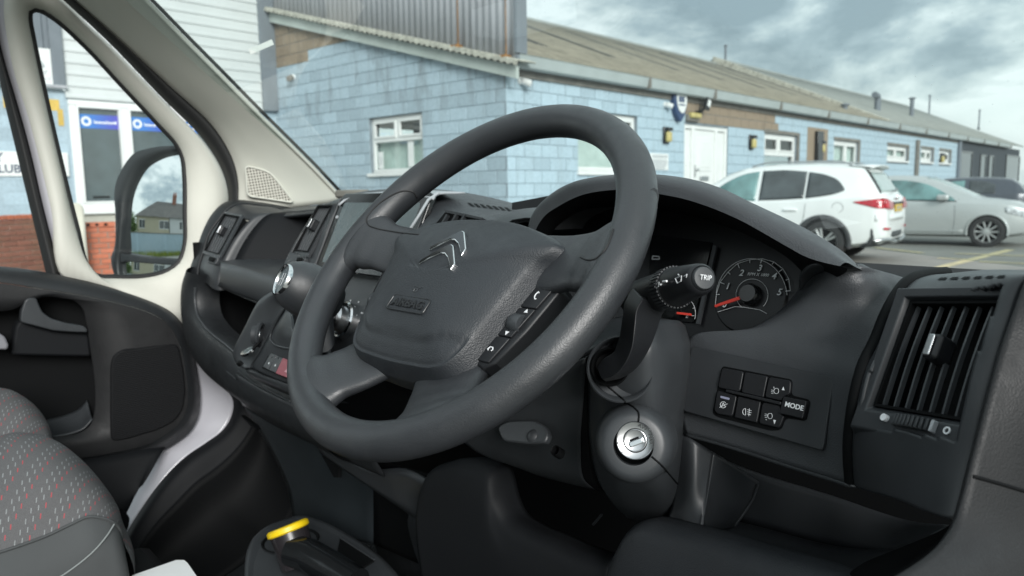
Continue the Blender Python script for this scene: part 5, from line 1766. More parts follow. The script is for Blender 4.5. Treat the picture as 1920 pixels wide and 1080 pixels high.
tube('panel_seam', [p+V((0.0015, 0, 0)) for p in cr_spline([bp(px, py, x=-1.797) for px, py in l2d[1:11]], 50)], 0.0012, M['seal'], pd, 6)
# handle
FD = Frame((-1.80, 0, 0), (0, 1, 0), (0, 0, 1))
if FD.n.x < 0: FD.n = -FD.n
hp = [FD.px(px, py, 0.01) for px, py in ((47, 562), (56, 558), (68, 559), (73, 572), (80, 586), (97, 598), (125, 606), (157, 611), (164, 618), (163, 623), (145, 623), (100, 620), (70, 612), (38, 604), (40, 582))]
prism('door_handle', FD, quadround(hp, 0.006), -0.012, 0.012, M['satin'], pd, bevel=0.004)
cup = [FD.px(px, py, -0.02) for px, py in ((28, 612), (36, 600), (70, 612), (100, 620), (165, 625), (170, 668), (20, 665))]
prism('pull_cup', FD, quadround(cup, 0.008), -0.055, -0.012, M['matt'], pd, bevel=0.005)
arm = [FD.px(px, py, 0.02) for px, py in ((-200, 622), (0, 626), (10, 632), (17, 648), (14, 656), (-200, 655))]
prism('armrest_cap', FD, quadround(arm, 0.006), -0.03, 0.02, plain('lilac_grey_plastic', (0.20, 0.20, 0.22), 0.5), pd, bevel=0.004)
lg = [bp(px, py, x=-1.80) for px, py in ((60, 824), (95, 819), (130, 813), (155, 804), (172, 786))]
lg2 = [bp(px, py, x=-1.862) for px, py in ((70, 792), (95, 785), (125, 777), (148, 766), (163, 750))]
loft('pocket_ledge', [lg, [p.lerp(q, 0.5)+V((0, 0, -0.006)) for p, q in zip(lg, lg2)], lg2], M['satin'], pd, nu=20, nv=10, solid=0.003)
sm, ts, bs = nmat('fine_ribbed_speaker_cover')
bs.inputs['Base Color'].default_value = (0.006, 0.0065, 0.0075, 1); bs.inputs['Roughness'].default_value = 0.7; bs.inputs['Specular IOR Level'].default_value = 0.2
tcn = ts.nodes.new('ShaderNodeTexCoord'); wv = N(ts, 'ShaderNodeTexWave'); wv.inputs['Scale'].default_value = 75; wv.bands_direction = 'Z'
ts.links.new(tcn.outputs['Object'], wv.inputs['Vector'])
bu = N(ts, 'ShaderNodeBump'); bu.inputs['Strength'].default_value = 0.6; bu.inputs['Distance'].default_value = 0.001
ts.links.new(wv.outputs['Fac'], bu.inputs['Height']); ts.links.new(bu.outputs[0], bs.inputs['Normal'])
spk = [FD.px(px, py, 0.012) for px, py in ((208, 690), (212, 668), (230, 655), (300, 648), (335, 645), (345, 690), (349, 735), (344, 768), (330, 789), (300, 806), (240, 824), (208, 830))]
prism('speaker_cover', FD, quadround(spk, 0.015), 0.0, 0.011, sm, pd, bevel=0.004)
lowp = [(-300, 900), (0, 878), (200, 855), (288, 840), (310, 838)]
lowq = [(-300, 1150), (0, 1120), (120, 1100), (200, 1040), (228, 965)]
loft('door_pocket', [[bp(px, py, x=-1.80) for px, py in lowp], [bp((a[0]+b[0])/2, (a[1]+b[1])/2, x=-1.76) for a, b in zip(lowp, lowq)], [bp(px, py, x=-1.79) for px, py in lowq]], M['matt'], pd, nu=24, nv=12, solid=0.004)
gn = [FD.px(px, py, 0.06) for px, py in ((224, 958), (238, 962), (244, 972), (241, 990), (228, 1012), (220, 1000))]
prism('door_check', FD, quadround(gn, 0.006), 0.0, 0.06, M['black'], pd, bevel=0.004)

# ================================================================== wing mirror
MZ = 0.092
mo = bp(292, 395, x=-2.06)
mn = V((0.535, -0.842, MZ)).normalized()
FMI = Frame(mo, UP.cross(mn), UP)
FMI = Frame(mo, UP.cross(mn), mn.cross(UP.cross(mn)))
wm = thing('wing_mirror', 'tall black van door mirror with two glasses outside the quarter window', 'mirror', mo)
hou = [(238, 302), (252, 287), (275, 279), (305, 274), (340, 274), (375, 280), (395, 320), (398, 400), (396, 480), (380, 528), (330, 540), (225, 538), (214, 515), (208, 482), (214, 466), (216, 400), (214, 362), (218, 340), (228, 318)]
gup = [(292, 297), (310, 290), (335, 286), (360, 288), (380, 320), (382, 400), (380, 470), (372, 489), (340, 486), (290, 482), (241, 476), (233, 470), (234, 445), (238, 410), (243, 370), (254, 338), (270, 312)]
glo = [(229, 496), (235, 490), (290, 494), (340, 497), (374, 499), (368, 518), (340, 527), (280, 528), (236, 527), (231, 515)]
hp2 = [FMI.px(px, py, 0.012) for px, py in hou]
gu2 = [FMI.px(px, py, 0.0) for px, py in gup]
gl2 = [FMI.px(px, py, 0.0) for px, py in glo]
# housing: hollow rim round each glass, domed back
bm = bmesh.new()
H = cr_spline([V((a, b_, 0)) for a, b_ in hp2], 80, closed=True)
hc = sum(H, V())/80
rows = []
for sc_, c in ((0.985, 0.010), (1.0, 0.004), (1.01, -0.02), (0.99, -0.06), (0.90, -0.10), (0.70, -0.125), (0.35, -0.135), (0.02, -0.137)):
    rows.append([FMI.p(hc.x+(q.x-hc.x)*sc_, hc.y+(q.y-hc.y)*sc_, c) for q in H])
grid_bm(bm, rows, closed_u=True)
housing = finish(bm, 'housing', M['smooth'], wm, smooth=True)
# front rim plate with the two openings: rings from housing edge to glass edges
def rim_ring(name, pin, cn):
    A = cr_spline([V((a, b_, 0)) for a, b_ in pin], 60, closed=True)
    c = sum(A, V())/60
    return A, c
bm = bmesh.new()
allp = [V((FMI.px(px, py, 0.008)[0], FMI.px(px, py, 0.008)[1], 0)) for px, py in hou]
Hh = cr_spline(allp, 90, closed=True)
gall = [(292, 297), (310, 290), (335, 286), (360, 288), (380, 320), (382, 400), (381, 470), (379, 500), (368, 520), (340, 527), (236, 527), (231, 515), (229, 495), (232, 470), (234, 445), (238, 410), (243, 370), (254, 338), (270, 312)]
Gi = cr_spline([V((*FMI.px(px, py, 0.0), 0)) for px, py in gall], 90, closed=True)
# align starts by angle
def by_angle(L, c):
    k = min(range(len(L)), key=lambda i: abs(math.atan2(L[i].y-c.y, L[i].x-c.x)-math.pi/2))
    L = L[k:]+L[:k]
    ar = sum(L[i].x*L[(i+1) % len(L)].y-L[(i+1) % len(L)].x*L[i].y for i in range(len(L)))
    return L if ar > 0 else [L[0]]+L[1:][::-1]
gcen = sum(Gi, V())/90
Hh, Gi = by_angle(Hh, gcen), by_angle(Gi, gcen)
rows = [[FMI.p(q.x, q.y, 0.008) for q in Hh], [FMI.p(a.x*0.4+b_.x*0.6, a.y*0.4+b_.y*0.6, 0.016) for a, b_ in zip(Hh, Gi)], [FMI.p(q.x, q.y, 0.008) for q in Gi], [FMI.p(q.x, q.y, -0.02) for q in Gi]]
grid_bm(bm, rows, closed_u=True)
finish(bm, 'front_rim', M['smooth'], wm, smooth=True)
bar = [FMI.px(px, py, 0.006) for px, py in ((226, 474), (240, 477), (290, 483), (340, 487), (386, 490), (386, 500), (340, 498), (290, 495), (236, 490), (226, 494))]
prism('divider', FMI, bar, -0.02, 0.008, M['smooth'], wm, bevel=0.003)
M['mirror'] = plain('mirror_silver', (0.86, 0.90, 0.90), 0.015, metal=1.0)
MR = 1.25
def mirror_glass(name, pts, c0=0.0):
    L = cr_spline([V((a, b_, 0)) for a, b_ in pts], 72, closed=True)
    c = sum(L, V())/72
    bm = bmesh.new()
    rows = []
    for k in range(12):
        t_ = max(0.002, k/11)
        rows.append([FMI.p(c.x+(q.x-c.x)*t_, c.y+(q.y-c.y)*t_, c0-(((q.x-c.x)*t_)**2+((q.y-c.y)*t_)**2)/(2*MR)) for q in L])
    G = grid_bm(bm, rows, closed_u=True)
    bm.normal_update()
    if sum(f.normal.dot(FMI.n) for f in bm.faces) < 0: bmesh.ops.reverse_faces(bm, faces=bm.faces)
    return finish(bm, name, M['mirror'], wm, smooth=True, recalc=False), c
_, mc = mirror_glass('main_glass', gu2, 0.003)
mirror_glass('wide_angle_glass', gl2, 0.003)
box('arm', FMI, 0.02, 0.16, -0.19, -0.12, -0.09, -0.02, M['smooth'], wm, bevel=0.015)

# what the mirror shows: a pebble-dashed pair of houses and a blue yard wall behind the van
def refl(px, py, D):
    a, b_ = FMI.px(px, py, 0.0)
    P = FMI.p(a, b_, 0)
    nn = (FMI.n + FMI.u*((a-mc.x)/MR) + FMI.v*((b_-mc.y)/MR)).normalized()
    d = (P-CAM).normalized()
    r = d - nn*2*d.dot(nn)
    return P + r*D
HD = 36.0
hA, hB = refl(256, 407, HD), refl(344, 407, HD)
hd = V((hB.x-hA.x, hB.y-hA.y, 0))
FH = Frame(V((hA.x, hA.y, 0)), hd, UP)
if FH.n.dot(V((0, 0, 0))-FH.o) < 0: FH.n = -FH.n
HL = hd.length
eave = (hA.z+hB.z)/2
ridge = refl(300, 377, HD+3).z
hs_ = thing('semi_detached_house', 'pebble-dashed semi-detached house with grey hipped roof, seen in the mirror', 'house', FH.p(HL/2, 0, 0))
M['dash_wall'] = painted_block('cream_pebbledash', (0.50, 0.46, 0.34), (0.2, 0.18, 0.14), 0.3)
M['white_wall'] = painted_block('white_render', (0.70, 0.72, 0.72), (0.3, 0.3, 0.3), 0.2)
M['slate'] = corr_mat('grey_slate', (0.13, 0.125, 0.12), 0.25, (1, 1, 1))
LL = HL*1.9
box('wall', FH, 0, HL*0.72, 0, eave, -7, 0, M['dash_wall'], hs_)
box('white_half_wall', FH, HL*0.72+0.002, LL, 0, eave, -7, 0, M['white_wall'], hs_)
bm = bmesh.new()
e0, e1 = -0.4, LL+0.4
vs = [bm.verts.new(FH.p(*q)) for q in ((e0, eave-0.05, 0.4), (e1, eave-0.05, 0.4), (e1, eave-0.05, -7.4), (e0, eave-0.05, -7.4), (HL*0.42, ridge, -3.5), (LL, ridge, -3.5))]
for f_ in ((0, 1, 5, 4), (3, 4, 5, 2), (0, 4, 3), (1, 2, 5), (0, 3, 2, 1)):
    bm.faces.new([vs[i] for i in f_])
rf = finish(bm, 'roof', M['slate'], hs_)
cx_ = HL*0.82
box('chimney', FH, cx_-0.45, cx_+0.45, ridge-0.4, ridge+1.35, -4, -3, M['brickA'], rf)
for k in (-0.22, 0.22):
    f = Frame(FH.p(cx_+k, ridge+1.35, -3.5), (1, 0, 0), (0, 1, 0))
    lathe('chimney_pot', f, [(0.16, 0), (0.13, 0.45), (0.16, 0.5), (0.1, 0.5)], M['brickB'], rf, 12)
for a, b_ in ((0.06, 0.20), (0.50, 0.72), (0.92, 1.06)):
    w_ = box('window', FH, HL*a, HL*b_-0.1, eave-1.9, eave-0.5, 0.0, 0.04, M['upvc'], hs_)
    for k in range(2):
        m0 = HL*a+0.08+(HL*(b_-a)-0.1)*k/2
        box('pane', FH, m0, m0+(HL*(b_-a)-0.26)/2, eave-1.8, eave-0.6, 0.041, 0.045, M['darkglass'], w_)
box('downpipe', FH, HL*0.715, HL*0.725, 0, eave, 0, 0.08, M['gloss'], hs_)
YD = 17.0
yA, yB = refl(236, 440, YD), refl(346, 440, YD)
yd = V((yB.x-yA.x, yB.y-yA.y, 0))
FY = Frame(V((yA.x, yA.y, 0)), yd, UP)
if FY.n.dot(-FY.o) < 0: FY.n = -FY.n
ytop = refl(290, 438, YD).z
yw = thing('yard_wall', 'pale blue painted yard wall seen in the wing mirror', 'wall', FY.p(yd.length/2, 0, 0))
box('wall_face', FY, -6, yd.length+8, 0, ytop, -0.2, 0, M['blue2'], yw)
box('coping', FY, -6, yd.length+8, ytop+0.001, ytop+0.06, -0.24, 0.04, M['conc'], yw)
for k in range(5):
    box('pilaster', FY, -5+k*3.0, -4.75+k*3.0, 0, ytop-0.05, 0.001, 0.06, M['blue2'], yw)
# bush by the house and a strip of grass
def leaf_cloud(name, c, rad, n, mat, parent, size=0.12):
    bm = bmesh.new()
    rnd = random.Random(5)
    for i in range(n):
        d = V((rnd.gauss(0, 1), rnd.gauss(0, 1), rnd.gauss(0, 1))).normalized()
        p = c + V((d.x*rad[0], d.y*rad[1], d.z*rad[2]))*(rnd.random()**0.4)*(0.8+0.3*math.sin(i*1.7))
        u = V((rnd.gauss(0, 1), rnd.gauss(0, 1), rnd.gauss(0, 1))).normalized()*size
        v_ = u.cross(V((rnd.gauss(0, 1), rnd.gauss(0, 1), rnd.gauss(0, 1)))).normalized()*size*0.6
        bm.faces.new([bm.verts.new(q) for q in (p-u, p+v_, p+u, p-v_)])
    return finish(bm, name, mat, parent, recalc=False)
M['leaf'] = plain('garden_leaves', (0.07, 0.13, 0.03), 0.6, var=0.4, vscale=2)
bc = refl(246, 425, HD-4)
bt = thing('garden_tree', 'small green garden tree beside the house, seen in the mirror', 'tree', (bc.x, bc.y, 0))
leaf_cloud('crown', bc+V((0, 0, -0.3)), (1.3, 1.3, 2.3), 2200, M['leaf'], bt, 0.16)
tube('trunk', [V((bc.x, bc.y, 0)), V((bc.x+0.1, bc.y, 1.2)), bc], [0.14, 0.11, 0.05], M['conc'], bt, 8)
gc = refl(270, 522, 6.5)
gs_ = bmesh.new()
rnd = random.Random(3)
gcz = V((gc.x, gc.y, 0))
for i in range(3500):
    p = FY.p(rnd.uniform(-5, 10), 0, rnd.uniform(0.05, 1.4))
    h = rnd.uniform(0.12, 0.42)
    t_ = V((rnd.uniform(-.1, .1), rnd.uniform(-.1, .1), h))
    s_ = V((rnd.uniform(-1, 1), rnd.uniform(-1, 1), 0)).normalized()*0.03
    gs_.faces.new([gs_.verts.new(q) for q in (p-s_, p+s_, p+t_)])
gr_ = finish(gs_, 'grass', plain('verge_grass', (0.17, 0.22, 0.03), 0.7, var=0.3, vscale=3), None, recalc=False)
tag(gr_, 'rough yellow green grass along the foot of the yard wall', 'grass', kind='stuff')

# ================================================================== dashboard
da = thing('dashboard', 'black moulded van dashboard with vents, shelf trays and instrument hood', 'dashboard', (-0.93, 0.75, 0.42))
# hidden core so no light leaks through
bm = bmesh.new()
bx(bm, WX, -1.70, -0.16, 0.86, 1.10, 0.50, 1.19)
finish(bm, 'core', M['black'], da)
# top pad from windscreen to fascia line
tp0 = [V((-1.735, 0.985, 1.262)), V((-1.4, 1.055, 1.258)), V((-0.93, 1.085, 1.245)), V((-0.62, 1.06, 1.205)), V((-0.45, 1.04, 1.178)), V((-0.13, 0.985, 1.170))]
tp1 = [V((-1.735, 0.90, 1.275)), V((-1.4, 0.90, 1.270)), V((-0.93, 0.90, 1.258)), V((-0.62, 0.90, 1.222)), V((-0.45, 0.90, 1.190)), V((-0.13, 0.90, 1.185))]
tp2 = [V((-1.735, 0.76, 1.268)), V((-1.4, 0.76, 1.262)), V((-0.93, 0.76, 1.258)), V((-0.62, 0.76, 1.225)), V((-0.45, 0.76, 1.195)), V((-0.13, 0.76, 1.195))]
loft('top_pad', [tp0, tp1, tp2], M['dash'], da, nu=40, nv=16, solid=0.01)

def vent(name, fr, a0, a1, b0, b1, parent, nfin, face_c=0.0, depth=0.035, mat=None, label=None, knob=True, lean=0.0, surround=0.006, wheel=True, finw=0.0008):
    """air vent on a local frame: recessed black throat, upright fins, thumb slider and wheel"""
    v = prism(name, fr, rrect(a0, a1, b0, b1, 0.004, 3), face_c-depth, face_c-depth+0.003, M['black'], parent)
    bm = bmesh.new()
    t_ = 0.0022
    for q in ((a0-t_, a0, b0-t_, b1+t_), (a1, a1+t_, b0-t_, b1+t_), (a0, a1, b0-t_, b0), (a0, a1, b1, b1+t_)):
        bx(bm, fr, q[0], q[1], q[2], q[3], face_c-depth, face_c+0.002)
    finish(bm, 'throat', M['black'], v)
    w_ = (a1-a0)
    h = (b1-b0)
    src = None
    for i in range(nfin):
        a = a0 + w_*i/nfin + 0.001
        bm = bmesh.new()
        rows = []
        for k in range(9):
            t2 = k/8
            bow = 0.006*math.sin(math.pi*t2)
            rows.append([fr.p(a-finw, b0+h*t2, face_c-0.007+bow*0.2), fr.p(a-finw, b0+h*t2, face_c-0.0035+bow*0.3), fr.p(a+finw, b0+h*t2, face_c-0.0035+bow*0.3), fr.p(a+finw, b0+h*t2, face_c-0.007+bow*0.2)])
        grid_bm(bm, rows, closed_u=True)
        finish(bm, 'fin', M['fin'], v, smooth=True, angle=30)
    if knob:
        am, bb = (a0+a1)/2+w_*0.02, b0+h*0.56
        kb = prism('slider', fr, rrect(am-w_*0.085, am+w_*0.085, bb-h*0.12, bb+h*0.12, w_*0.05), face_c-0.008, face_c+0.010, M['button'], v, bevel=0.003)
        prism('slider_insert', fr, rrect(am-w_*0.045, am+w_*0.03, bb-h*0.10, bb+h*0.10, w_*0.02), face_c+0.010, face_c+0.012, M['silver'], kb, bevel=0.0008)
    return v

# ---- right-hand vent pod
L = [(1780, 512, -.250), (1735, 517, -.248), (1712, 527, -.246), (1695, 544, -.245), (1669, 588, -.245), (1645, 647, -.245), (1624, 690, -.245), (1608, 754, -.245), (1598, 837, -.247), (1601, 908, -.247)]
Rr = [(1960, 505, -.140), (1940, 510, -.140), (1922, 521, -.140), (1908, 551, -.142), (1896, 590, -.143), (1882, 632, -.144), (1866, 690, -.145), (1848, 760, -.146), (1822, 865, -.148), (1792, 972, -.150)]
cl = [bp(px, py, x=x) for px, py, x in L]; crr = [bp(px, py, x=x) for px, py, x in Rr]
mid = [a.lerp(b, 0.5)+V((0, -0.006, 0.002)) for a, b in zip(cl, crr)]
e0 = [p+V((-0.004, 0.010, 0)) for p in cl]; e1 = [p+V((0.004, 0.010, 0)) for p in crr]
pod_ = loft('vent_pod', [e0, cl, mid, crr, e1], M['smooth'], da, nu=110, nv=70, solid=0.004)
# vent face frame: corners from the photograph, face leaning back at the top
vTL, vTR, vBL = bp(1704, 572, y=.622), bp(1868, 582, y=.592), bp(1651, 764, y=.577)
vBR = bp(1808, 790, y=.549)
FV = Frame(vBL, vBR-vBL, vTL-vBL)
if FV.n.dot(CAM-vBL) < 0: FV.n = -FV.n
wv_, hv_ = FV.px(1808, 788, 0.003)[0], FV.px(1704, 572, 0.003)[1]
rv = vent('air_vent', FV, 0.001, wv_, 0.001, hv_, da, 7, face_c=0.004)
cut(pod_, FV, -0.009, wv_+0.010, -0.018, hv_+0.008)
rv['label'] = 'upright slatted air vent in the right-hand end pod'
bm = bmesh.new()
q0 = [(-0.016, -0.026), (wv_+0.016, -0.024), (wv_+0.015, hv_+0.014), (-0.013, hv_+0.014)]
q05 = [(-0.0125, -0.021), (wv_+0.012, -0.020), (wv_+0.012, hv_+0.010), (-0.0105, hv_+0.010)]
q1 = [(-0.001, -0.001), (wv_+0.002, -0.001), (wv_+0.002, hv_+0.002), (-0.001, hv_+0.002)]
q07 = [(a*0.25+c_*0.75, b_*0.25+d_*0.75) for (a, b_), (c_, d_) in zip(q05, q1)]
lc = (0.4, 0, 0.7, 1)
G = [[FV.p(a, b_, c+cl_*l_) for (a, b_), l_ in zip(q, lc)] for q, c, cl_ in ((q0, -0.004, 0.006), (q05, 0.0075, 0.0055), (q07, 0.0085, 0.002), (q1, 0.003, 0.0), (q1, -0.012, 0.0))]
grid_bm(bm, G, closed_u=True)
finish(bm, 'vent_bezel', M['smooth'], da, bevel=0.001, smooth=True, angle=25)
# thumb wheel with open / closed marks
ba, bb = FV.px(1718, 795, 0.008)
tw_ = box('thumb_wheel_slot', FV, ba-0.0195, ba+0.0185, bb-0.006, bb+0.0055, 0.0, 0.0075, M['black'], da)
nw = 10
for k in range(nw):
    x = ba-0.0175+k*0.0036
    hgt = 0.0120+0.0035*math.sin(math.pi*(k+1)/(nw+1))
    box('wheel_rib', FV, x, x+0.0026, bb-0.0045, bb+0.004, 0.004, hgt, M['markgrey'] if k == nw-1 else M['satin'], tw_, bevel=0.0006, seg=1)
a_, b__ = FV.px(1664, 786, 0.008)
lathe('open_mark', FV, [(0.0, 0.0125), (0.0027, 0.0125), (0.0027, 0.006)], M['mark'], da, 24, a_, b__)
a_, b__ = FV.px(1777, 808, 0.008)
lathe('closed_mark', FV, [(0.0016, 0.006), (0.0016, 0.0092), (0.0027, 0.0092), (0.0027, 0.006)], M['mark'], da, 24, a_, b__)
# demist slots on top of the pod
for k in range(6):
    x, y = 1757+k*22, 525.6-k*0.75
    q_ = [on_mesh([pod_], *p, 0.0006)[0] for p in ((x, y), (x+8, y-4.2), (x+20, y-4.6), (x+14, y-0.4))]
    if all(p is not None for p in q_):
        bm = bmesh.new(); bm.faces.new([bm.verts.new(p) for p in q_]); finish(bm, 'demist_slot', M['black'], da)
# groove left of the pod
tube('pod_groove', [p+V((-0.004, 0.004, 0)) for p in cr_spline(cl, 40)], 0.0055, M['black'], da, 8)
# right end skin beyond the pod, towards the door
sL = [(1985, 500), (1945, 508), (1926, 520), (1912, 551), (1886, 632), (1870, 690), (1852, 760), (1826, 865), (1797, 972), (1772, 1010), (1740, 1040), (1690, 1075), (1640, 1110)]
sR = [(2150, 470), (2120, 480), (2100, 500), (2090, 540), (2085, 630), (2080, 690), (2075, 760), (2070, 865), (2060, 972), (2050, 1020), (2040, 1060), (2030, 1120), (2020, 1180)]
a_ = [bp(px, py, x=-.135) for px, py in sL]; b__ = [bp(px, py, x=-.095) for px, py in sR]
es_ = loft('end_skin', [a_, [p.lerp(q, 0.4)+V((0.006, -0.006, 0)) for p, q in zip(a_, b__)], b__], M['doorskin'], da, nu=44, nv=20, solid=0.004)  # darker grain than the dash, colour lowered to mute the sunlight here
decal_lines('end_seam', [[(1824, 893), (1850, 900), (1885, 910), (1925, 922), (1980, 938)]], [es_], 0.0012, M['black'], da, 0.0, n=20)

# ---- fascia round the instrument hood, down to the switch row
rows_ = [
    [(1505, 530, .70), (1530, 512, .675), (1565, 503, .66), (1610, 502, .665), (1660, 510, .72), (1722, 529, .77)],
    [(1490, 552, .69), (1530, 532, .67), (1565, 524, .66), (1610, 527, .665), (1650, 542, .69), (1690, 556, .71)],
    [(1462, 582, .672), (1500, 566, .665), (1545, 563, .662), (1590, 572, .664), (1635, 588, .668), (1668, 598, .67)],
    [(1415, 612, .652), (1465, 604, .654), (1515, 607, .654), (1565, 618, .654), (1610, 632, .650), (1646, 648, .646)],
    [(1290, 637, .640), (1370, 640, .640), (1440, 648, .640), (1510, 662, .638), (1570, 678, .633), (1624, 696, .625)],
    [(1284, 700, .628), (1360, 715, .628), (1430, 732, .627), (1500, 750, .625), (1560, 768, .620), (1608, 780, .612)],
    [(1276, 772, .617), (1345, 790, .617), (1415, 812, .616), (1490, 834, .614), (1548, 852, .610), (1598, 866, .603)],
    [(1284, 812, .612), (1350, 830, .612), (1420, 852, .611), (1490, 875, .609), (1545, 892, .605), (1594, 908, .600)]]
loft('driver_fascia', [PXY(r) for r in rows_], M['dash'], da, nu=40, nv=44, solid=0.006)
# underside return of the fascia
loft('fascia_edge', [PXY(rows_[-1]), [p+V((0, 0.012, -0.004)) for p in PXY(rows_[-1])], [p+V((0, 0.07, -0.006)) for p in PXY(rows_[-1])]], M['smooth'], da, nu=30, nv=8, solid=0.003)

# switch panel
FS = Frame(bp(1278, 770, y=.6125), bp(1545, 845, y=.6095)-bp(1278, 770, y=.6125), bp(1292, 648, y=.636)-bp(1278, 770, y=.6125))
if FS.n.dot(CAM-FS.o) < 0: FS.n = -FS.n
def S(px, py, c=0.004): return FS.px(px, py, c)
sp_ = thing('switch_panel', 'driver switch panel with headlamp, fog and MODE buttons', 'switch panel', FS.o)
pl = prism('panel', FS, quadround([S(1279, 770), S(1296, 648), S(1564, 707), S(1543, 846)], 0.005), -0.003, 0.004, M['smooth'], sp_, bevel=0.001)
prism('button_well', FS, quadround([S(1336, 775), S(1354, 686), S(1487, 712), S(1484, 741), S(1521, 750), S(1513, 790), S(1473, 784), S(1466, 806), S(1445, 808), S(1345, 782)], 0.004), 0.004, 0.0043, M['black'], sp_)
def btn(pts, h=0.0072, r=0.0016, name='button', mat='button', parent=sp_):
    return prism(name, FS, quadround([S(px, py, 0.006) for px, py in pts], r), 0.002, h, M[mat], parent, bevel=0.0007)
b1 = btn([(1347, 727), (1355, 690), (1395, 697), (1388, 735)], r=0.003)
b2 = btn([(1391, 736), (1398, 698), (1440, 706), (1432, 746)])
b3 = btn([(1435, 745), (1443, 707), (1484, 714), (1482, 740), (1469, 744), (1466, 752)], r=0.003)
b4 = btn([(1340, 768), (1346, 732), (1382, 742), (1374, 781), (1345, 776)], r=0.003)
b5 = btn([(1378, 783), (1385, 743), (1427, 753), (1420, 793)])
b6 = btn([(1424, 794), (1431, 754), (1463, 760), (1465, 778), (1471, 781), (1462, 803)], r=0.003)
b7 = btn([(1464, 776), (1472, 744), (1516, 753), (1508, 786)], h=0.0095, name='mode_button')
prism('locating_bar', FS, quadround([S(px, py, 0.008) for px, py in ((1361, 735), (1363, 730), (1466, 754), (1464, 760))], 0.001), 0.003, 0.0095, M['button'], sp_, bevel=0.0006)
ang0 = 0.0
text('lettering', 'MODE', FS, *S(1489, 762, 0.0097), 0.0062, M['mark'], b7, c=0.0097, bold=0.00012)
def lines(name, segs, fr, c, wd, mat, parent, px=True):
    bm = bmesh.new()
    for pts in segs:
        P = [fr.p(*(fr.px(x, y, c) if px else (x, y)), c) for x, y in pts]
        for a, b_ in zip(P, P[1:]):
            tube_bm(bm, [a, b_], wd, 5)
    return finish(bm, name, mat, parent)
def arcpx(cx, cy, rx, ry, a0, a1, n=10):
    return [(cx+rx*math.cos(math.radians(a0+(a1-a0)*i/n)), cy+ry*math.sin(math.radians(a0+(a1-a0)*i/n))) for i in range(n+1)]
lines('headlamp_up_symbol', [arcpx(1455, 733, 4, 5, 90, 270)+arcpx(1457, 733, 3, 5, -90, 90)+[(1455, 738)], [(1446, 731), (1450, 732)], [(1446, 734), (1450, 735)], [(1446, 737), (1450, 738)], [(1451, 725), (1451, 728)]], FS, 0.0073, 0.00022, M['mark'], b3)
prism('up_arrow', FS, [S(1466, 731, .0073), S(1471, 732, .0073), S(1469, 725, .0073)], 0.0072, 0.0075, M['mark'], b3)
lines('rear_fog_symbol', [arcpx(1397, 772, 4.5, 6, 90, 270)+[(1398, 766), (1398, 778), (1397, 778)], [(1401, 768), (1409, 770)], [(1401, 772), (1409, 774)], [(1401, 776), (1408, 778)], [(1405, 766), (1404, 780)]], FS, 0.0073, 0.00026, M['mark'], b5)
lines('headlamp_down_symbol', [arcpx(1443, 780, 3.5, 5, 90, 270)+arcpx(1445, 780, 3, 5, -90, 90)+[(1443, 785)], [(1434, 776), (1439, 777)], [(1434, 779), (1439, 780)], [(1434, 782), (1438, 783)], [(1436, 786), (1437, 788)]], FS, 0.0073, 0.00022, M['mark'], b6)
prism('down_arrow', FS, [S(1450, 787, .0073), S(1455, 788, .0073), S(1452, 795, .0073)], 0.0072, 0.0075, M['mark'], b6)
lines('stop_start_symbol', [arcpx(1356, 759, 5.5, 6, 20, 330), [(1349, 764), (1364, 757)], [(1353, 762), (1356, 755), (1359, 762)]], FS, 0.0073, 0.00026, M['mark'], b4)
prism('indicator_lamp', FS, quadround([S(px, py, .0073) for px, py in ((1351, 742), (1368, 746), (1367, 750), (1351, 746))], 0.0006), 0.0070, 0.0075, plain('lilac_lamp', (0.30, 0.31, 0.42), 0.4), b4)

# ---- storage tray under the fascia on the right
bk = [(1280, 830, .71), (1400, 880, .71), (1560, 930, .71), (1700, 975, .70), (1790, 985, .66)]
bk2 = [(1310, 960, .70), (1415, 985, .70), (1560, 1022, .70), (1660, 1030, .68), (1745, 1002, .64)]
loft('tray_back', [PXY(bk), PXY(bk2)], M['smooth'], da, nu=24, nv=8, solid=0.003)
fl1 = [(1250, 990, .56), (1320, 1008, .56), (1440, 1042, .56), (1560, 1078, .55), (1640, 1095, .54)]
loft('tray_floor', [PXY(bk2), [p+V((0, -0.06, -0.012)) for p in PXY(bk2)], [p+V((0, 0.01, -0.012)) for p in PXY(fl1)]], M['smooth'], da, nu=24, nv=10, solid=0.003)
lw = [[(1338, 848, .630), (1331, 893, .622), (1322, 953, .604), (1314, 1003, .588)], [(1352, 856, .64), (1342, 900, .635), (1330, 955, .62), (1322, 1001, .61)], [(1424, 905, .70), (1412, 940, .70), (1395, 965, .69), (1375, 990, .68)]]
loft('tray_left_wall', [PXY(r) for r in lw], M['smooth'], da, nu=20, nv=14, solid=0.003)
loft('tray_end_panel', [PXY([(1262, 808, .615), (1268, 870, .610), (1262, 940, .605), (1245, 992, .60)]), PXY([(1300, 825, .612), (1302, 880, .605), (1296, 945, .598), (1285, 998, .592)]), PXY([(1338, 848, .630), (1331, 893, .622), (1322, 953, .604), (1314, 1003, .588)])], M['smooth'], da, nu=20, nv=14, solid=0.003)
tube('tray_corner_edge', PXY([(1421, 908, .697), (1412, 935, .697), (1398, 958, .69), (1378, 985, .68)]), 0.0016, M['satin'], da, 8)
rw_ = [[(1790, 972, .60), (1770, 1000, .585), (1735, 1035, .57), (1690, 1072, .555), (1640, 1098, .545)], [(1786, 984, .66), (1745, 1003, .645), (1690, 1026, .64), (1630, 1050, .62), (1590, 1075, .58)]]
loft('tray_right_wall', [PXY(r) for r in rw_], M['black'], da, nu=20, nv=10, solid=0.003)

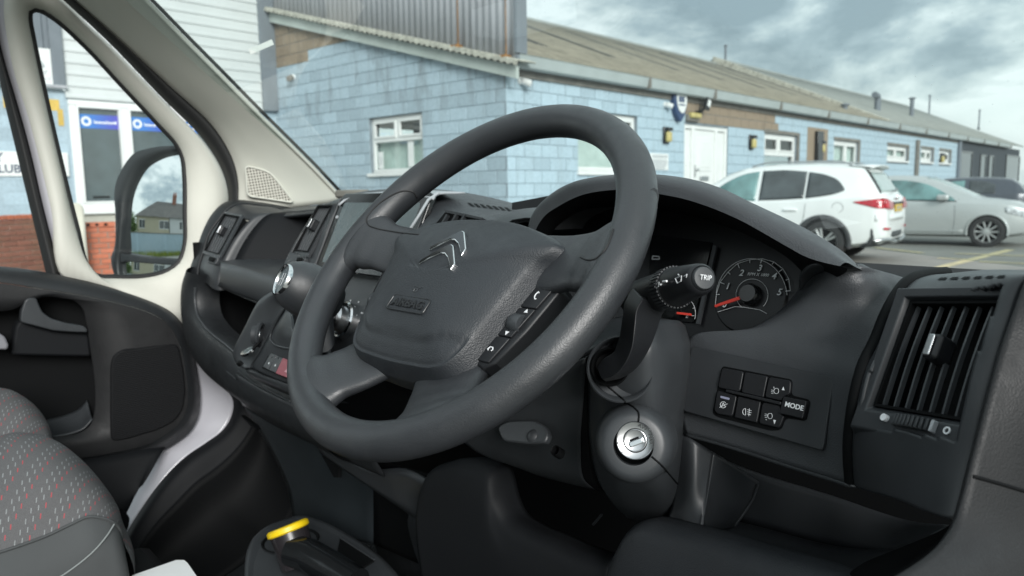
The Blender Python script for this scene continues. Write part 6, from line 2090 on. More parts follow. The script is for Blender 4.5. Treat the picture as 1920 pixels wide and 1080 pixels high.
# lower lip and knee panel towards the seat
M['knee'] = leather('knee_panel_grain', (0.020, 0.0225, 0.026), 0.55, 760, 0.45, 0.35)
kn_t = [(800, 905), (812, 880), (838, 868), (872, 862), (905, 872), (926, 884), (933, 905), (940, 935), (955, 968), (985, 990), (1030, 1010), (1085, 1035), (1138, 1049), (1156, 1040), (1168, 1015), (1184, 990), (1208, 978), (1250, 986), (1320, 1004), (1440, 1040), (1560, 1078), (1640, 1112)]
kt = [bp(px, py, y=.565-0.0*i) for i, (px, py) in enumerate(kn_t)]
k1 = [p+V((0, -0.010, -0.006)) for p in kt]
k2 = [p+V((0, -0.016, -0.022)) for p in kt]
k3 = [V((p.x, 0.545, 0.86)) for p in kt]
k4 = [V((p.x, 0.58, 0.60)) for p in kt]
for nm_, i0, i1, mt_ in (('column_surround', 0, 14, 'matt'), ('lower_lip', 13, 22, 'knee')):  # one skin in two tones: matt black left run paints in its shade
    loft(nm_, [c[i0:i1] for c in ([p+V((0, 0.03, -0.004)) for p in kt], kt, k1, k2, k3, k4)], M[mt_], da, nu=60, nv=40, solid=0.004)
loft('knee_side', [PXY([(797, 900, .57), (800, 950, .57), (815, 1010, .57), (840, 1080, .57)]), PXY([(700, 880, .72), (690, 950, .72), (700, 1010, .72), (720, 1080, .72)])], M['smooth'], da, nu=16, nv=8, solid=0.003)
tube('bracket_pin', PXY([(1128, 965, .66), (1112, 984, .66)]), 0.0016, M['satin'], da, 6)

# ---- instrument hood
outer = [(1000, 432), (1004, 410), (1016, 388), (1040, 363), (1075, 343), (1125, 331), (1180, 326), (1232, 327), (1300, 337), (1345, 351), (1400, 377), (1440, 396), (1481, 416), (1540, 449), (1577, 474), (1607, 502)]
innr = [(1003, 434), (1010, 420), (1022, 404), (1050, 385), (1090, 366), (1130, 358), (1180, 356), (1232, 363), (1290, 375), (1345, 394), (1392, 415), (1430, 436), (1477, 463), (1510, 481), (1540, 491), (1575, 499)]
ho = [bp(px, py, y=.640) for px, py in outer]
hi0 = [bp(px, py, y=.612) for px, py in innr]
hback = [V((-0.50+(p.x+0.47)*0.80, 0.83, (1.228+(p.x+0.63)*(-0.125))+max(0, p.z-1.25)*0.25)) for p in ho]
hm = [a.lerp(b, 0.5)+V((0, -0.010, 0.004)) for a, b in zip(ho, hi0)]
hfront = [a.lerp(b, 0.45)+V((0, 0, 0.006)) for a, b in zip(ho, hback)]
loft('instrument_hood', [hback, hfront, ho, hm, hi0], M['dash'], da, nu=60, nv=34, solid=0.0)
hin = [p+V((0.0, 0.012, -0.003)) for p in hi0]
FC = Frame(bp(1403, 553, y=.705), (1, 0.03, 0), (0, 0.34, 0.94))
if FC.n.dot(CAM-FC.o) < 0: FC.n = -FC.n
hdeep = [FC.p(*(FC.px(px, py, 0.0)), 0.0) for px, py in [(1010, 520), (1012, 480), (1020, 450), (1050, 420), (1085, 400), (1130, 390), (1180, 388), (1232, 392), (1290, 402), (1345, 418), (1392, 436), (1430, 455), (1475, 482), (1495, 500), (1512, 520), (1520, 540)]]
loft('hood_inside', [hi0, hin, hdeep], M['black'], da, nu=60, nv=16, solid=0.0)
# small wedge where the hood meets the fascia
loft('hood_foot', [PXY([(1500, 520, .66), (1520, 500, .65), (1560, 497, .645), (1607, 502, .65)]), PXY([(1500, 545, .68), (1528, 516, .672), (1565, 506, .665), (1612, 505, .668)])], M['smooth'], da, nu=16, nv=8, solid=0.003)

# ---- instrument cluster
ic = thing('instrument_cluster', 'dark instrument cluster with white rev counter and red needle', 'instrument cluster', FC.o)
M['dial'] = plain('dial_black', (0.006, 0.0065, 0.008), 0.35)
face_poly = [FC.px(px, py, -0.004) for px, py in ((960, 560), (960, 380), (1120, 350), (1300, 360), (1450, 430), (1540, 510), (1500, 620), (1360, 660), (1200, 660), (1050, 640))]
prism('dial_plate', FC, face_poly, -0.012, -0.004, M['dial'], ic)
def C(px, py, c=0.001): return FC.px(px, py, c)
ca, cb_ = C(1403, 553)
# dial radius from its top (1423,485)-(1345,600) arc
rX = abs(C(1341, 578)[0]-ca); 
RT = 0.5*((C(1425, 485)[1]-cb_)+math.hypot(C(1345, 582)[0]-ca, C(1345, 582)[1]-cb_))
lathe('rev_dial', FC, [(0.0, -0.001), (RT*1.02, -0.001), (RT*1.06, -0.003)], M['dial'], ic, 48, ca, cb_)
lines('rev_scale', [arcpx(1409, 560, 67, 75, 188, 355, 40)], FC, 0.0006, 0.0003, M['mark'], ic)
ticks = []
def onarc(t):      # t in 0..5 thousand revs
    a = math.radians(198+(352-198)*t/5 + 0)
    return 1409+67*math.cos(a), 560+75*math.sin(a)
scale_px = {0: (1341, 574), 0.5: (1343, 552), 1: (1350, 529), 1.5: (1365, 510), 2: (1383, 494), 2.5: (1406, 487), 3: (1429, 485), 3.5: (1451, 491), 4: (1468, 504), 4.5: (1479, 523), 5: (1482, 545)}
for t_, (x, y) in scale_px.items():
    dx, dy = 1405-x, 553-y
    L_ = math.hypot(dx, dy)
    k = (9 if t_ == int(t_) else 6)/L_
    ticks.append([(x, y), (x+dx*k, y+dy*k)])
lines('rev_ticks', ticks, FC, 0.0008, 0.00045, M['mark'], ic)
lines('rev_arc', [[scale_px[k] for k in (0, 0.5, 1, 1.5, 2, 2.5, 3, 3.5, 4, 4.5, 5)]], FC, 0.0006, 0.0003, M['mark'], ic)
for n_t, (x, y) in {'0': (1358, 571), '1': (1364, 537), '2': (1390, 512), '3': (1424, 503), '4': (1451, 518), '5': (1461, 548)}.items():
    text('lettering', n_t, FC, *C(x, y), 0.0098, M['mark'], ic, c=0.001, shear=0.2, bold=0.0001)
text('lettering', 'RPM X 1000', FC, *C(1421, 515), 0.0047, M['mark'], ic, c=0.001, shear=0.2)
lines('inner_ring', [arcpx(1410, 553, 30, 30, 130, 405, 28), [(1345, 585), (1378, 575), (1395, 576), (1425, 581), (1438, 588)]], FC, 0.0008, 0.00025, M['mark'], ic)
lathe('needle_hub', FC, [(0.0, 0.010), (0.009, 0.010), (0.0115, 0.006), (0.0115, 0.0)], M['gloss'], ic, 28, *C(1404, 551, 0.006))
prism('needle', FC, [C(1340, 572, .008), C(1341, 576, .008), C(1389, 561, .008), C(1388, 555, .008)], 0.0065, 0.0085, M['red_needle'], ic)
# fuel gauge under the stalk, divider strip, second dial on the left
lines('fuel_scale', [arcpx(1282, 588, 22, 30, -70, 20, 10), [(1297, 592), (1302, 592)], [(1299, 578), (1303, 577)]], FC, 0.0006, 0.0003, M['mark'], ic)
prism('fuel_needle', FC, [C(1269, 585, .006), C(1269, 589, .006), C(1296, 592, .006), C(1296, 588, .006)], 0.005, 0.007, M['red_needle'], ic)
lathe('fuel_hub', FC, [(0.0, 0.009), (0.006, 0.009), (0.007, 0.0)], M['gloss'], ic, 20, *C(1262, 587, 0.005))
text('lettering', 'E', FC, *C(1288, 593), 0.006, M['mark'], ic, c=0.001, shear=0.2)
prism('divider_strip', FC, [C(1306, 607, .001), C(1312, 608, .001), C(1345, 462, .001), C(1338, 460, .001)], -0.001, 0.0025, M['satin'], ic)
prism('display_panel', FC, [C(1215, 600, -.001), C(1300, 604, -.001), C(1335, 455, -.001), C(1220, 440, -.001)], -0.0035, -0.0005, M['gloss'], ic)
lines('display_mark', [[(1224, 480), (1236, 481), (1236, 486), (1223, 486), (1224, 480)]], FC, 0.0006, 0.0008, M['markgrey'], ic)
lathe('speed_dial_ring', FC, [(RT*0.98, -0.001), (RT, 0.0), (RT*1.02, -0.001)], M['satin'], ic, 48, *C(1110, 505))

# ---- left end pod with vent
L = [(485, 386, -1.705), (447, 383.5, -1.705), (428, 393, -1.705), (410, 415, -1.705), (395, 437, -1.705), (384, 470, -1.705), (374, 505, -1.705), (374, 522, -1.705)]
Rr = [(545, 396, -1.60), (512, 398, -1.60), (484, 403, -1.60), (458, 427, -1.60), (434, 463, -1.60), (416, 502, -1.60), (409, 525, -1.60), (410, 545, -1.60)]
cl = [bp(px, py, x=x) for px, py, x in L]; crr = [bp(px, py, x=x) for px, py, x in Rr]
mid = [a.lerp(b, 0.5)+V((0, -0.006, 0.003)) for a, b in zip(cl, crr)]
lpod = loft('left_vent_pod', [cl, mid, crr, [p+V((0.006, 0.02, 0)) for p in crr]], M['smooth'], da, nu=110, nv=60, solid=0.004)
vTL, vTR, vBL = bp(427, 405, x=-1.684), bp(458, 410, x=-1.607), bp(391, 474, x=-1.684)
FV2 = Frame(vBL, bp(419, 482, x=-1.607)-vBL, vTL-vBL)
if FV2.n.dot(CAM-vBL) < 0: FV2.n = -FV2.n
w2, h2 = FV2.px(418, 481, 0.0)[0], FV2.px(428, 405, 0.0)[1]
lv = vent('air_vent', FV2, 0.002, w2-0.002, 0.002, h2-0.002, da, 6, face_c=0.010, finw=0.0019)
cut(lpod, FV2, -0.005, w2+0.005, -0.004, h2+0.004)
lv['label'] = 'air vent in the pod by the passenger door'
bm = bmesh.new()
q0 = [(-0.008, -0.006), (w2+0.008, -0.006), (w2+0.008, h2+0.006), (-0.008, h2+0.006)]
q1 = [(0.0, 0.0), (w2, 0.0), (w2, h2), (0.0, h2)]
grid_bm(bm, [[FV2.p(a, b_, c) for a, b_ in q] for q, c in ((q0, 0.004), (q0, 0.009), (q1, 0.010), (q1, -0.01))], closed_u=True)
finish(bm, 'vent_bezel', M['satin'], da, smooth=True, angle=25)
a_, b__ = FV2.px(399, 487, 0.009)
ts_ = prism('thumb_wheel_slot', FV2, rrect(a_-0.022, a_+0.022, b__-0.008, b__+0.008, 0.003), 0.0, 0.0095, M['satin'], da, bevel=0.001)
box('wheel_rib', FV2, a_-0.012, a_+0.012, b__-0.005, b__+0.005, 0.009, 0.014, M['black'], ts_, bevel=0.002)
# outer shoulder of the dash end
oc = [(560, 396), (490, 384), (447, 380), (426, 383), (404, 402), (386, 436), (372, 478), (362, 505), (356, 530)]
ic_ = [(545, 397), (487, 387), (447, 384.5), (428, 394), (410, 416), (395, 438), (384, 471), (374, 506), (374, 530)]
A = [bp(px, py, x=-1.765) for px, py in oc]; B = [bp(px, py, x=-1.707) for px, py in ic_]
loft('end_shoulder', [[p+V((-0.01, 0.02, -0.01)) for p in A], A, [a.lerp(b, 0.4)+V((0.008, -0.008, 0.004)) for a, b in zip(A, B)], B], M['dash_soft'], da, nu=40, nv=14, solid=0.004)
# upper shelf cavity between the pods
crb = [p+V((0.006, 0.02, 0)) for p in crr]
lw_ = [[p for p in crb], [V((p.x+0.07, min(p.y+0.10, 0.86), p.z-0.004)) for p in crb], [V((-1.44, 0.86, 1.265-0.10*i/7)) for i in range(8)]]
loft('shelf_left_wall', lw_, M['matt'], da, nu=24, nv=16, solid=0.003)
loft('shelf_back', [[V((-1.46, 0.855, 1.27)), V((-1.2, 0.84, 1.272))], [V((-1.46, 0.855, 1.12)), V((-1.2, 0.84, 1.12))]], M['black'], da, nu=10, nv=8, solid=0.003)
loft('shelf_lip', [PX([(530, 398), (560, 396), (600, 393)], y=.74), PX([(520, 402), (560, 400), (600, 397)], y=.73), PX([(500, 412), (560, 410), (590, 407)], y=.86)], M['smooth'], da, nu=14, nv=8, solid=0.003)
tube('shelf_rim', PXY([(528, 398.5, .74), (560, 397, .74), (604, 393, .74)]), 0.003, M['smooth'], da, 6)
bar0 = [(415, 488, .60), (430, 490, .60), (475, 502, .60), (525, 515, .60), (570, 527, .60)]
bar1 = [(414, 500, .578), (430, 503, .578), (475, 515, .578), (525, 530, .578), (570, 543, .578)]
bar2 = [(412, 526, .575), (428, 533, .575), (470, 550, .575), (515, 568, .575), (560, 585, .575)]
bar3 = [(412, 536, .60), (428, 543, .60), (470, 560, .60), (515, 578, .60), (560, 595, .60)]
loft('shelf_bar', [[p+V((0, 0.14, 0.0)) for p in PXY(bar0)], PXY(bar0), PXY(bar1), PXY(bar2), PXY(bar3), [p+V((0, 0.16, 0.01)) for p in PXY(bar3)]], M['satin'], da, nu=24, nv=26, solid=0.0)
tube('bar_strip', PXY([(418, 540, .60), (455, 556, .60), (490, 571, .60)]), 0.0022, M['smooth'], da, 6)
# lower tray: sweeping outer lip
lo_o = [(362, 500), (353, 530), (350, 560), (350, 590), (353, 622), (363, 660), (385, 696), (420, 729), (466, 762), (520, 795), (580, 830), (640, 862)]
lo_i = [(376, 515), (368, 540), (367, 562), (371, 588), (383, 609), (402, 629), (424, 646), (442, 662), (462, 694), (500, 716), (545, 738), (600, 762)]
yo = [.575, .572, .570, .568, .566, .562, .558, .555, .552, .550, .55, .55]
A = [bp(px, py, y=y) for (px, py), y in zip(lo_o, yo)]; B = [bp(px, py, y=y-0.012) for (px, py), y in zip(lo_i, yo)]
loft('lower_tray_lip', [[p+V((-0.0, 0.08, -0.02)) for p in A], A, [a.lerp(b, 0.5)+V((0, -0.022, 0)) for a, b in zip(A, B)], B, [p+V((0.004, 0.05, -0.004)) for p in B]], M['dash_soft'], da, nu=50, nv=24, solid=0.0)
tube('lip_highlight', [p+V((0, -0.002, 0.001)) for p in cr_spline(B[1:8], 40)], 0.003, M['satin'], da, 8)
loft('lower_tray_back', [[V((-1.76, 0.80, 1.25)), V((-0.9, 0.80, 1.23))], [V((-1.76, 0.80, 0.90)), V((-0.9, 0.80, 0.88))]], M['black'], da, nu=8, nv=6, solid=0.003)
loft('lower_tray_side', [[V((-1.73, 0.58, 1.20)), V((-1.73, 0.70, 1.20)), V((-1.73, 0.82, 1.20))], [V((-1.73, 0.58, 0.93)), V((-1.73, 0.70, 0.93)), V((-1.73, 0.82, 0.93))]], M['black'], da, nu=8, nv=8, solid=0.003)
loft('lower_tray_floor', [[V((-1.74, 0.60, 0.97)), V((-1.4, 0.58, 0.93)), V((-1.0, 0.58, 0.90))], [V((-1.74, 0.82, 0.97)), V((-1.4, 0.82, 0.93)), V((-1.0, 0.82, 0.90))]], M['black'], da, nu=10, nv=5, solid=0.003)
tube('glovebox_gap', PXY([(386, 658, .54), (412, 684, .53), (442, 711, .525)]), 0.0012, M['satin'], da, 6)
tube('glovebox_gap', PXY([(447, 696, .525), (475, 718, .52), (510, 735, .52), (545, 753, .52)]), 0.0016, M['satin'], da, 6)
tube('trim_clip', PXY([(428, 719, .53), (453, 738, .53)]), 0.002, M['satin'], da, 6)
# lower glovebox fascia running under the console towards the column
ga0 = [(440, 700), (480, 725), (530, 750), (600, 775), (680, 800)]
ga1 = [(455, 760), (500, 790), (560, 820), (640, 860), (720, 895)]
loft('lower_fascia', [PX(ga0, y=.525), [p+V((0, -0.004, 0)) for p in PX([((a[0]+b[0])/2, (a[1]+b[1])/2) for a, b in zip(ga0, ga1)], y=.535)], PX(ga1, y=.57)], M['smooth'], da, nu=24, nv=10, solid=0.003)
# centre column below
ce_l = [(458, 765, .60), (490, 815, .61), (515, 860, .62), (540, 920, .63), (548, 965, .635), (550, 1010, .64)]
ce_m = [(560, 810, .585), (590, 850, .595), (610, 890, .605), (625, 930, .615), (635, 970, .62), (640, 1010, .63)]
ce_r = [(690, 860, .60), (700, 890, .61), (700, 920, .62), (700, 950, .63), (700, 980, .635), (700, 1020, .64)]
loft('centre_column', [PXY(ce_l), PXY(ce_m), PXY(ce_r)], plain('teal_black_plastic', (0.018, 0.024, 0.028), 0.55, var=0.1), da, nu=24, nv=16, solid=0.004)
loft('centre_column_side', [PXY(ce_r), PXY([(800, 890, .585), (815, 930, .59), (820, 970, .59), (835, 1010, .60), (850, 1050, .60), (860, 1090, .60)])], M['black'], da, nu=20, nv=8, solid=0.004)
loft('centre_panel_edge', [PXY([(590, 825, .57), (640, 855, .57), (690, 880, .57), (760, 880, .57), (812, 905, .57)]), PXY([(600, 850, .575), (650, 885, .575), (680, 905, .575), (760, 960, .575), (830, 1010, .575)])], M['smooth'], da, nu=20, nv=6, solid=0.003)
pk = Frame(bp(640, 880, y=.60), (1, 0, 0), (0, 0.2, 1))
prism('column_recess', pk, [pk.px(px, py) for px, py in ((602, 842), (640, 868), (640, 895), (632, 895))], 0.0, 0.006, M['black'], da)
prism('column_slot', pk, [pk.px(px, py) for px, py in ((486, 778), (510, 795), (518, 805), (505, 797))], 0.03, 0.04, M['black'], da)

# ---- centre stack: vent, screen, silver hood
sc0 = [(640, 380, -1.30), (612, 388, -1.30), (600, 393, -1.30), (578, 423, -1.30), (553, 463, -1.30), (538, 493, -1.30), (532, 515, -1.30)]
sc1 = [(675, 366, -1.185), (655, 372, -1.185), (640, 382, -1.185), (624, 410, -1.185), (607, 458, -1.185), (594, 495, -1.185), (590, 515, -1.185)]
A = [bp(px, py, x=x) for px, py, x in sc0]; B = [bp(px, py, x=x) for px, py, x in sc1]
cpod = loft('centre_vent_pod', [[p+V((-0.004, 0.05, 0)) for p in A], A, [a.lerp(b, 0.5)+V((0, -0.005, 0.002)) for a, b in zip(A, B)], B], M['smooth'], da, nu=110, nv=60, solid=0.003)
vBL = bp(561, 475, x=-1.278); vTL = bp(602, 394, x=-1.278)
FV3 = Frame(vBL, bp(585, 478, x=-1.212)-vBL, vTL-vBL)
if FV3.n.dot(CAM-vBL) < 0: FV3.n = -FV3.n
w3, h3 = FV3.px(586, 478, 0.0)[0], FV3.px(604, 393, 0.0)[1]
cv = vent('air_vent', FV3, 0.002, w3, 0.002, h3, da, 6, face_c=0.010, finw=0.0018)
cut(cpod, FV3, -0.004, w3+0.005, -0.005, h3+0.004)
cv['label'] = 'air vent left of the touch screen'
bm = bmesh.new()
q0 = [(-0.006, -0.008), (w3+0.008, -0.008), (w3+0.008, h3+0.006), (-0.006, h3+0.006)]
q1 = [(0.0, 0.0), (w3+.001, 0.0), (w3+.001, h3+.001), (0.0, h3+.001)]
grid_bm(bm, [[FV3.p(a, b_, c) for a, b_ in q] for q, c in ((q0, 0.004), (q0, 0.009), (q1, 0.010), (q1, -0.01))], closed_u=True)
finish(bm, 'vent_bezel', M['smooth'], da, smooth=True, angle=25)
a_, b__ = FV3.px(564, 488, 0.009)
ts_ = prism('thumb_wheel_slot', FV3, rrect(a_-0.018, a_+0.018, b__-0.006, b__+0.006, 0.002), 0.0, 0.0095, M['satin'], da, bevel=0.001)
box('wheel_rib', FV3, a_-0.010, a_+0.010, b__-0.004, b__+0.004, 0.009, 0.014, M['black'], ts_, bevel=0.002)
# touch screen
s1, s2, s3 = bp(603, 492, y=.590), bp(652, 373, y=.640), bp(790, 372, y=.640)
FSC = Frame(s1, V((1, 0.0, 0)), s2-s1)
if FSC.n.dot(CAM-s1) < 0: FSC.n = -FSC.n
ts = thing('touch_screen', 'touch screen in glossy black bezel behind the steering wheel', 'screen', s1)
sw, shh = 0.235, FSC.px(652, 373)[1]
x0 = FSC.px(652, 373)[0]*0.0
prism('bezel', FSC, rrect(-0.012, sw+0.016, -0.012, shh+0.010, 0.012), -0.008, 0.002, M['gloss'], ts, bevel=0.002)
prism('display', FSC, rrect(0.006, sw-0.004, 0.0, shh-0.008, 0.004), 0.002, 0.0026, M['screen'], ts)  # lightened base colour paints a grey-blue reflection into the glass
for sx in (-0.012, sw+0.012):
    tube('bezel_trim', [FSC.p(sx, b_, 0.003) for b_ in (-0.008, shh*0.4, shh*0.75, shh)], 0.0016, M['satin'], ts, 8)
cs_ = lathe('lock_knob', FSC, [(0.0, 0.004), (0.003, 0.004), (0.003, 0.0)], M['markgrey'], ts, 12, 0.0, shh*0.7)
# silver-white hood over the screen
h0 = [(636, 381, .635), (650, 370, .65), (664, 365, .66), (700, 361, .665), (740, 358.5, .665), (790, 360, .66), (822, 362, .655)]
h1 = [(634, 384, .625), (646, 374, .635), (660, 369.5, .64), (700, 366, .645), (742, 364, .645), (790, 367, .64), (812, 372, .632)]
loft('screen_hood_trim', [[p+V((0, 0.05, 0.001)) for p in PXY(h0)], PXY(h0), PXY(h1)], M['palegrey'], da, nu=30, nv=8, solid=0.003)
tube('screen_hood_edge', PXY([(822, 362, .65), (803, 375, .63), (795, 388, .62), (785, 405, .61), (770, 428, .60)]), 0.0022, M['palegrey'], da, 8)
# hump behind the screen and the centre dash with its slots
r0 = [(655, 366, .84), (700, 357, .86), (760, 352, .88), (830, 356, .88), (900, 366, .87), (960, 380, .86), (1030, 396, .84)]
r1 = [(660, 368, .70), (700, 362, .70), (760, 362, .70), (822, 365, .70), (880, 376, .72), (940, 388, .73), (1020, 404, .72)]
r2 = [(700, 380, .68), (740, 378, .68), (790, 382, .66), (810, 390, .65), (860, 396, .67), (930, 404, .68), (1010, 420, .68)]
r3 = [(700, 440, .64), (740, 438, .64), (770, 438, .62), (790, 432, .61), (850, 425, .62), (920, 425, .64), (1005, 436, .65)]
cd_ = loft('centre_dash', [PXY(r) for r in (r0, r1, r2, r3)], M['dash'], da, nu=40, nv=24, solid=0.0)
# vent right of the screen, mostly behind the hub
vt = [bp(px, py, y=.625) for px, py in ((819, 418), (835, 398), (905, 410), (898, 425))]
FV4 = Frame(vt[0], (1, 0, 0), (0, 0.45, 0.9))
if FV4.n.dot(CAM-vt[0]) < 0: FV4.n = -FV4.n
pq = [FV4.px(px, py, 0.022) for px, py in ((815, 422), (835, 397), (903, 410), (896, 430))]
vv = prism('air_vent', FV4, pq, 0.018, 0.022, M['black'], da)
vv['label'] = 'dark air vent right of the screen, above the wheel hub'
for px in (835, 852, 868):
    f_ = [FV4.px(x, y, 0.024) for x, y in ((px-6, 421), (px+4, 403), (px+7, 404), (px-3, 422))]
    prism('fin', FV4, f_, 0.022, 0.027, M['satin'], vv)
prism('vent_bezel', FV4, [FV4.px(x, y, 0.024) for x, y in ((835, 394), (906, 409), (904, 413), (836, 399))], 0.015, 0.026, M['smooth'], da)
for k in range(7):
    x, y = 876+k*11.5, 380.5+k*1.45
    q_ = [on_mesh([cd_], *p, 0.0006)[0] for p in ((x, y), (x+6, y+0.6), (x+15, y+7.5), (x+8, y+7.0))]
    if all(p is not None for p in q_):
        bm = bmesh.new(); bm.faces.new([bm.verts.new(p) for p in q_]); finish(bm, 'demist_slot', M['black'], da)
# rounded binnacle left of the instrument hood
b0 = [(915, 430, .63), (930, 410, .64), (955, 397, .65), (985, 394, .66), (1015, 400, .66)]
b1_ = [(940, 440, .61), (955, 424, .62), (975, 414, .625), (1000, 413, .63), (1020, 416, .64)]
loft('binnacle_shoulder', [[p+V((0, 0.06, 0.004)) for p in PXY(b0)], PXY(b0), PXY(b1_)], M['satin'], da, nu=20, nv=10, solid=0.003)
tube('binnacle_seam', PXY([(948, 424, .615), (962, 414, .62), (985, 410.5, .625), (1006, 411, .63)]), 0.0018, M['black'], da, 6)
# wiper park / vin plate in the windscreen corner
f = Frame(bp(655, 362, y=.92), (1, 0.4, 0), (0, 0, 1))
box('scuttle_plug', f, -0.03, 0.05, -0.012, 0.008, -0.02, 0.02, M['conc'], da, bevel=0.006)

# ================================================================== centre console and gear lever
co = thing('gear_console', 'grey gear lever console with socket and red warning button', 'console', (-1.1, 0.5, 0.9))
# console side skin: outer silver-grey edge line, recessed flank, flat button face
ce = [(520, 545, .505), (500, 556, .505), (487, 567, .503), (475, 588, .50), (463, 613, .495), (452, 634, .49), (443, 653, .485), (441, 668, .483), (448, 680, .483), (463, 690, .483)]
cf = [(537, 577, .475), (527, 590, .473), (517, 605, .47), (509, 620, .468), (502, 634, .466), (494, 648, .464), (486, 664, .463), (478, 676, .463), (474, 683, .463), (472, 691, .463)]
A, B = PXY(ce), PXY(cf)
loft('flank', [[p+V((-0.006, 0.05, -0.01)) for p in A], A, [a.lerp(b, 0.10)+V((0.004, -0.002, 0.0)) for a, b in zip(A, B)], [a.lerp(b, 0.55)+V((0.004, 0.022, -0.004)) for a, b in zip(A, B)], B], M['satin'], co, nu=40, nv=20, solid=0.003)
tube('flank_edge', cr_spline(A, 40), 0.0022, M['satin'], co, 8)
fb = [(545, 585, .465), (548, 600, .46), (550, 620, .455), (560, 640, .45), (575, 660, .45), (590, 680, .45), (600, 700, .45), (600, 715, .45), (590, 722, .45), (570, 728, .45)]
loft('button_face', [B, [a.lerp(b, 0.5)+V((0, -0.003, 0)) for a, b in zip(B, PXY(fb))], PXY(fb)], M['satin'], co, nu=30, nv=12, solid=0.003)
loft('front_edge', [PXY([(463, 690, .483), (490, 699, .47), (540, 716, .46), (600, 735, .455)]), PXY([(462, 696, .478), (490, 708, .465), (540, 729, .456), (600, 750, .45)]), PXY([(470, 706, .49), (495, 720, .49), (545, 742, .48), (610, 765, .48)])], M['satin'], co, nu=20, nv=8, solid=0.003)
# hollow behind the lever with its boot
loft('lever_hollow', [PXY([(536, 577, .47), (522, 600, .468), (508, 632, .464), (512, 641, .46), (560, 655, .45), (620, 668, .45)]), PXY([(541, 590, .50), (530, 612, .51), (524, 632, .515), (530, 638, .515), (565, 645, .51), (620, 650, .51)]), PXY([(560, 590, .54), (552, 605, .55), (548, 620, .55), (552, 626, .55), (575, 632, .55), (620, 636, .55)])], M['smooth'], co, nu=30, nv=14, solid=0.003)
F5 = Frame(bp(560, 605, y=.515), (1, 0, 0), (0, 0.35, 0.9))
if F5.n.dot(CAM-F5.o) < 0: F5.n = -F5.n
prism('gate_frame', F5, quadround([F5.px(px, py) for px, py in ((542, 626), (549, 585), (620, 585), (620, 640), (550, 634))], 0.006), -0.004, 0.004, M['smooth'], co, bevel=0.002)
prism('gate_plate', F5, quadround([F5.px(px, py, .004) for px, py in ((547, 622), (553, 588), (620, 588), (620, 634), (552, 629))], 0.004), 0.004, 0.006, M['satin'], co, bevel=0.001)
# power socket, chrome rimmed oval and its cap
F6 = Frame(bp(489, 628, y=.487), (0.75, -0.65, 0), (0, 0.1, 1))
if F6.n.dot(CAM-F6.o) < 0: F6.n = -F6.n
so_ = lathe('socket', F6, [(0.020, -0.004), (0.021, 0.001), (0.018, 0.003), (0.015, 0.001), (0.015, -0.012), (0.0, -0.012)], M['smooth'], co, 32)
lathe('socket_core', F6, [(0.0, 0.001), (0.010, 0.001), (0.012, -0.004), (0.012, -0.011)], M['silver'], so_, 24, 0.0, -0.001)
F7 = Frame(bp(464, 659, y=.470), (1, 0.0, 0.26), (0, 0.8, 0.6))
if F7.n.dot(CAM-F7.o) < 0: F7.n = -F7.n
cap = prism('socket_cap', F7, [(0.023*math.cos(t), 0.010*math.sin(t)) for t in [2*math.pi*i/40 for i in range(40)]], -0.003, 0.002, M['chrome'], co, bevel=0.001)
prism('cap_inlay', F7, [(0.002+0.015*math.cos(t), 0.005*math.sin(t)) for t in [2*math.pi*i/32 for i in range(32)]], 0.002, 0.0024, M['screen'], cap)
prism('finger_notch', F7, [(0.001+0.008*math.cos(t), -0.023+0.004*math.sin(t)) for t in [2*math.pi*i/24 for i in range(24)]], -0.008, -0.001, M['black'], co)
tube('cap_tether', PXY([(474, 655, .468), (480, 648, .472), (486, 642, .478)]), 0.0025, M['black'], co, 8)
# buttons
b_o = bp(495, 690, y=.452)
F8 = Frame(b_o, bp(535, 707, y=.443)-b_o, bp(508, 665, y=.462)-b_o)
if F8.n.dot(CAM-b_o) < 0: F8.n = -F8.n
def B8(pts, c=0.0): return [F8.px(px, py, c) for px, py in pts]
for nm, pts, mt in (('button', ((493, 688), (508, 662), (518, 666), (504, 694)), 'satin'), ('button', ((505, 694), (519, 667), (530, 671), (516, 699)), 'satin'), ('warning_button', ((517, 700), (531, 671), (552, 680), (548, 712)), 'red_button')):
    b_ = prism(nm, F8, B8(pts, 0.004), -0.001, 0.0045, M[mt], co, bevel=0.0007)
prism('button_surround', F8, B8(((490, 690), (506, 659), (556, 677), (552, 717)), 0.002), -0.002, 0.0015, M['black'], co)
for px, py in ((504, 681), (516, 685)):
    prism('button_symbol', F8, circ(*F8.px(px, py, 0.0047), 0.0016, 12), 0.0045, 0.0049, M['mark'], co)
for px, py in ((510, 669), (522, 672)):
    prism('button_lamp', F8, circ(*F8.px(px, py, 0.0047), 0.0014, 12), 0.0045, 0.0049, M['black'], co)
tri_ = B8(((533, 697), (541, 700), (540, 690)), 0.0047)
prism('warning_symbol', F8, tri_, 0.0045, 0.0049, plain('pink_print', (0.6, 0.35, 0.38), 0.5), co)

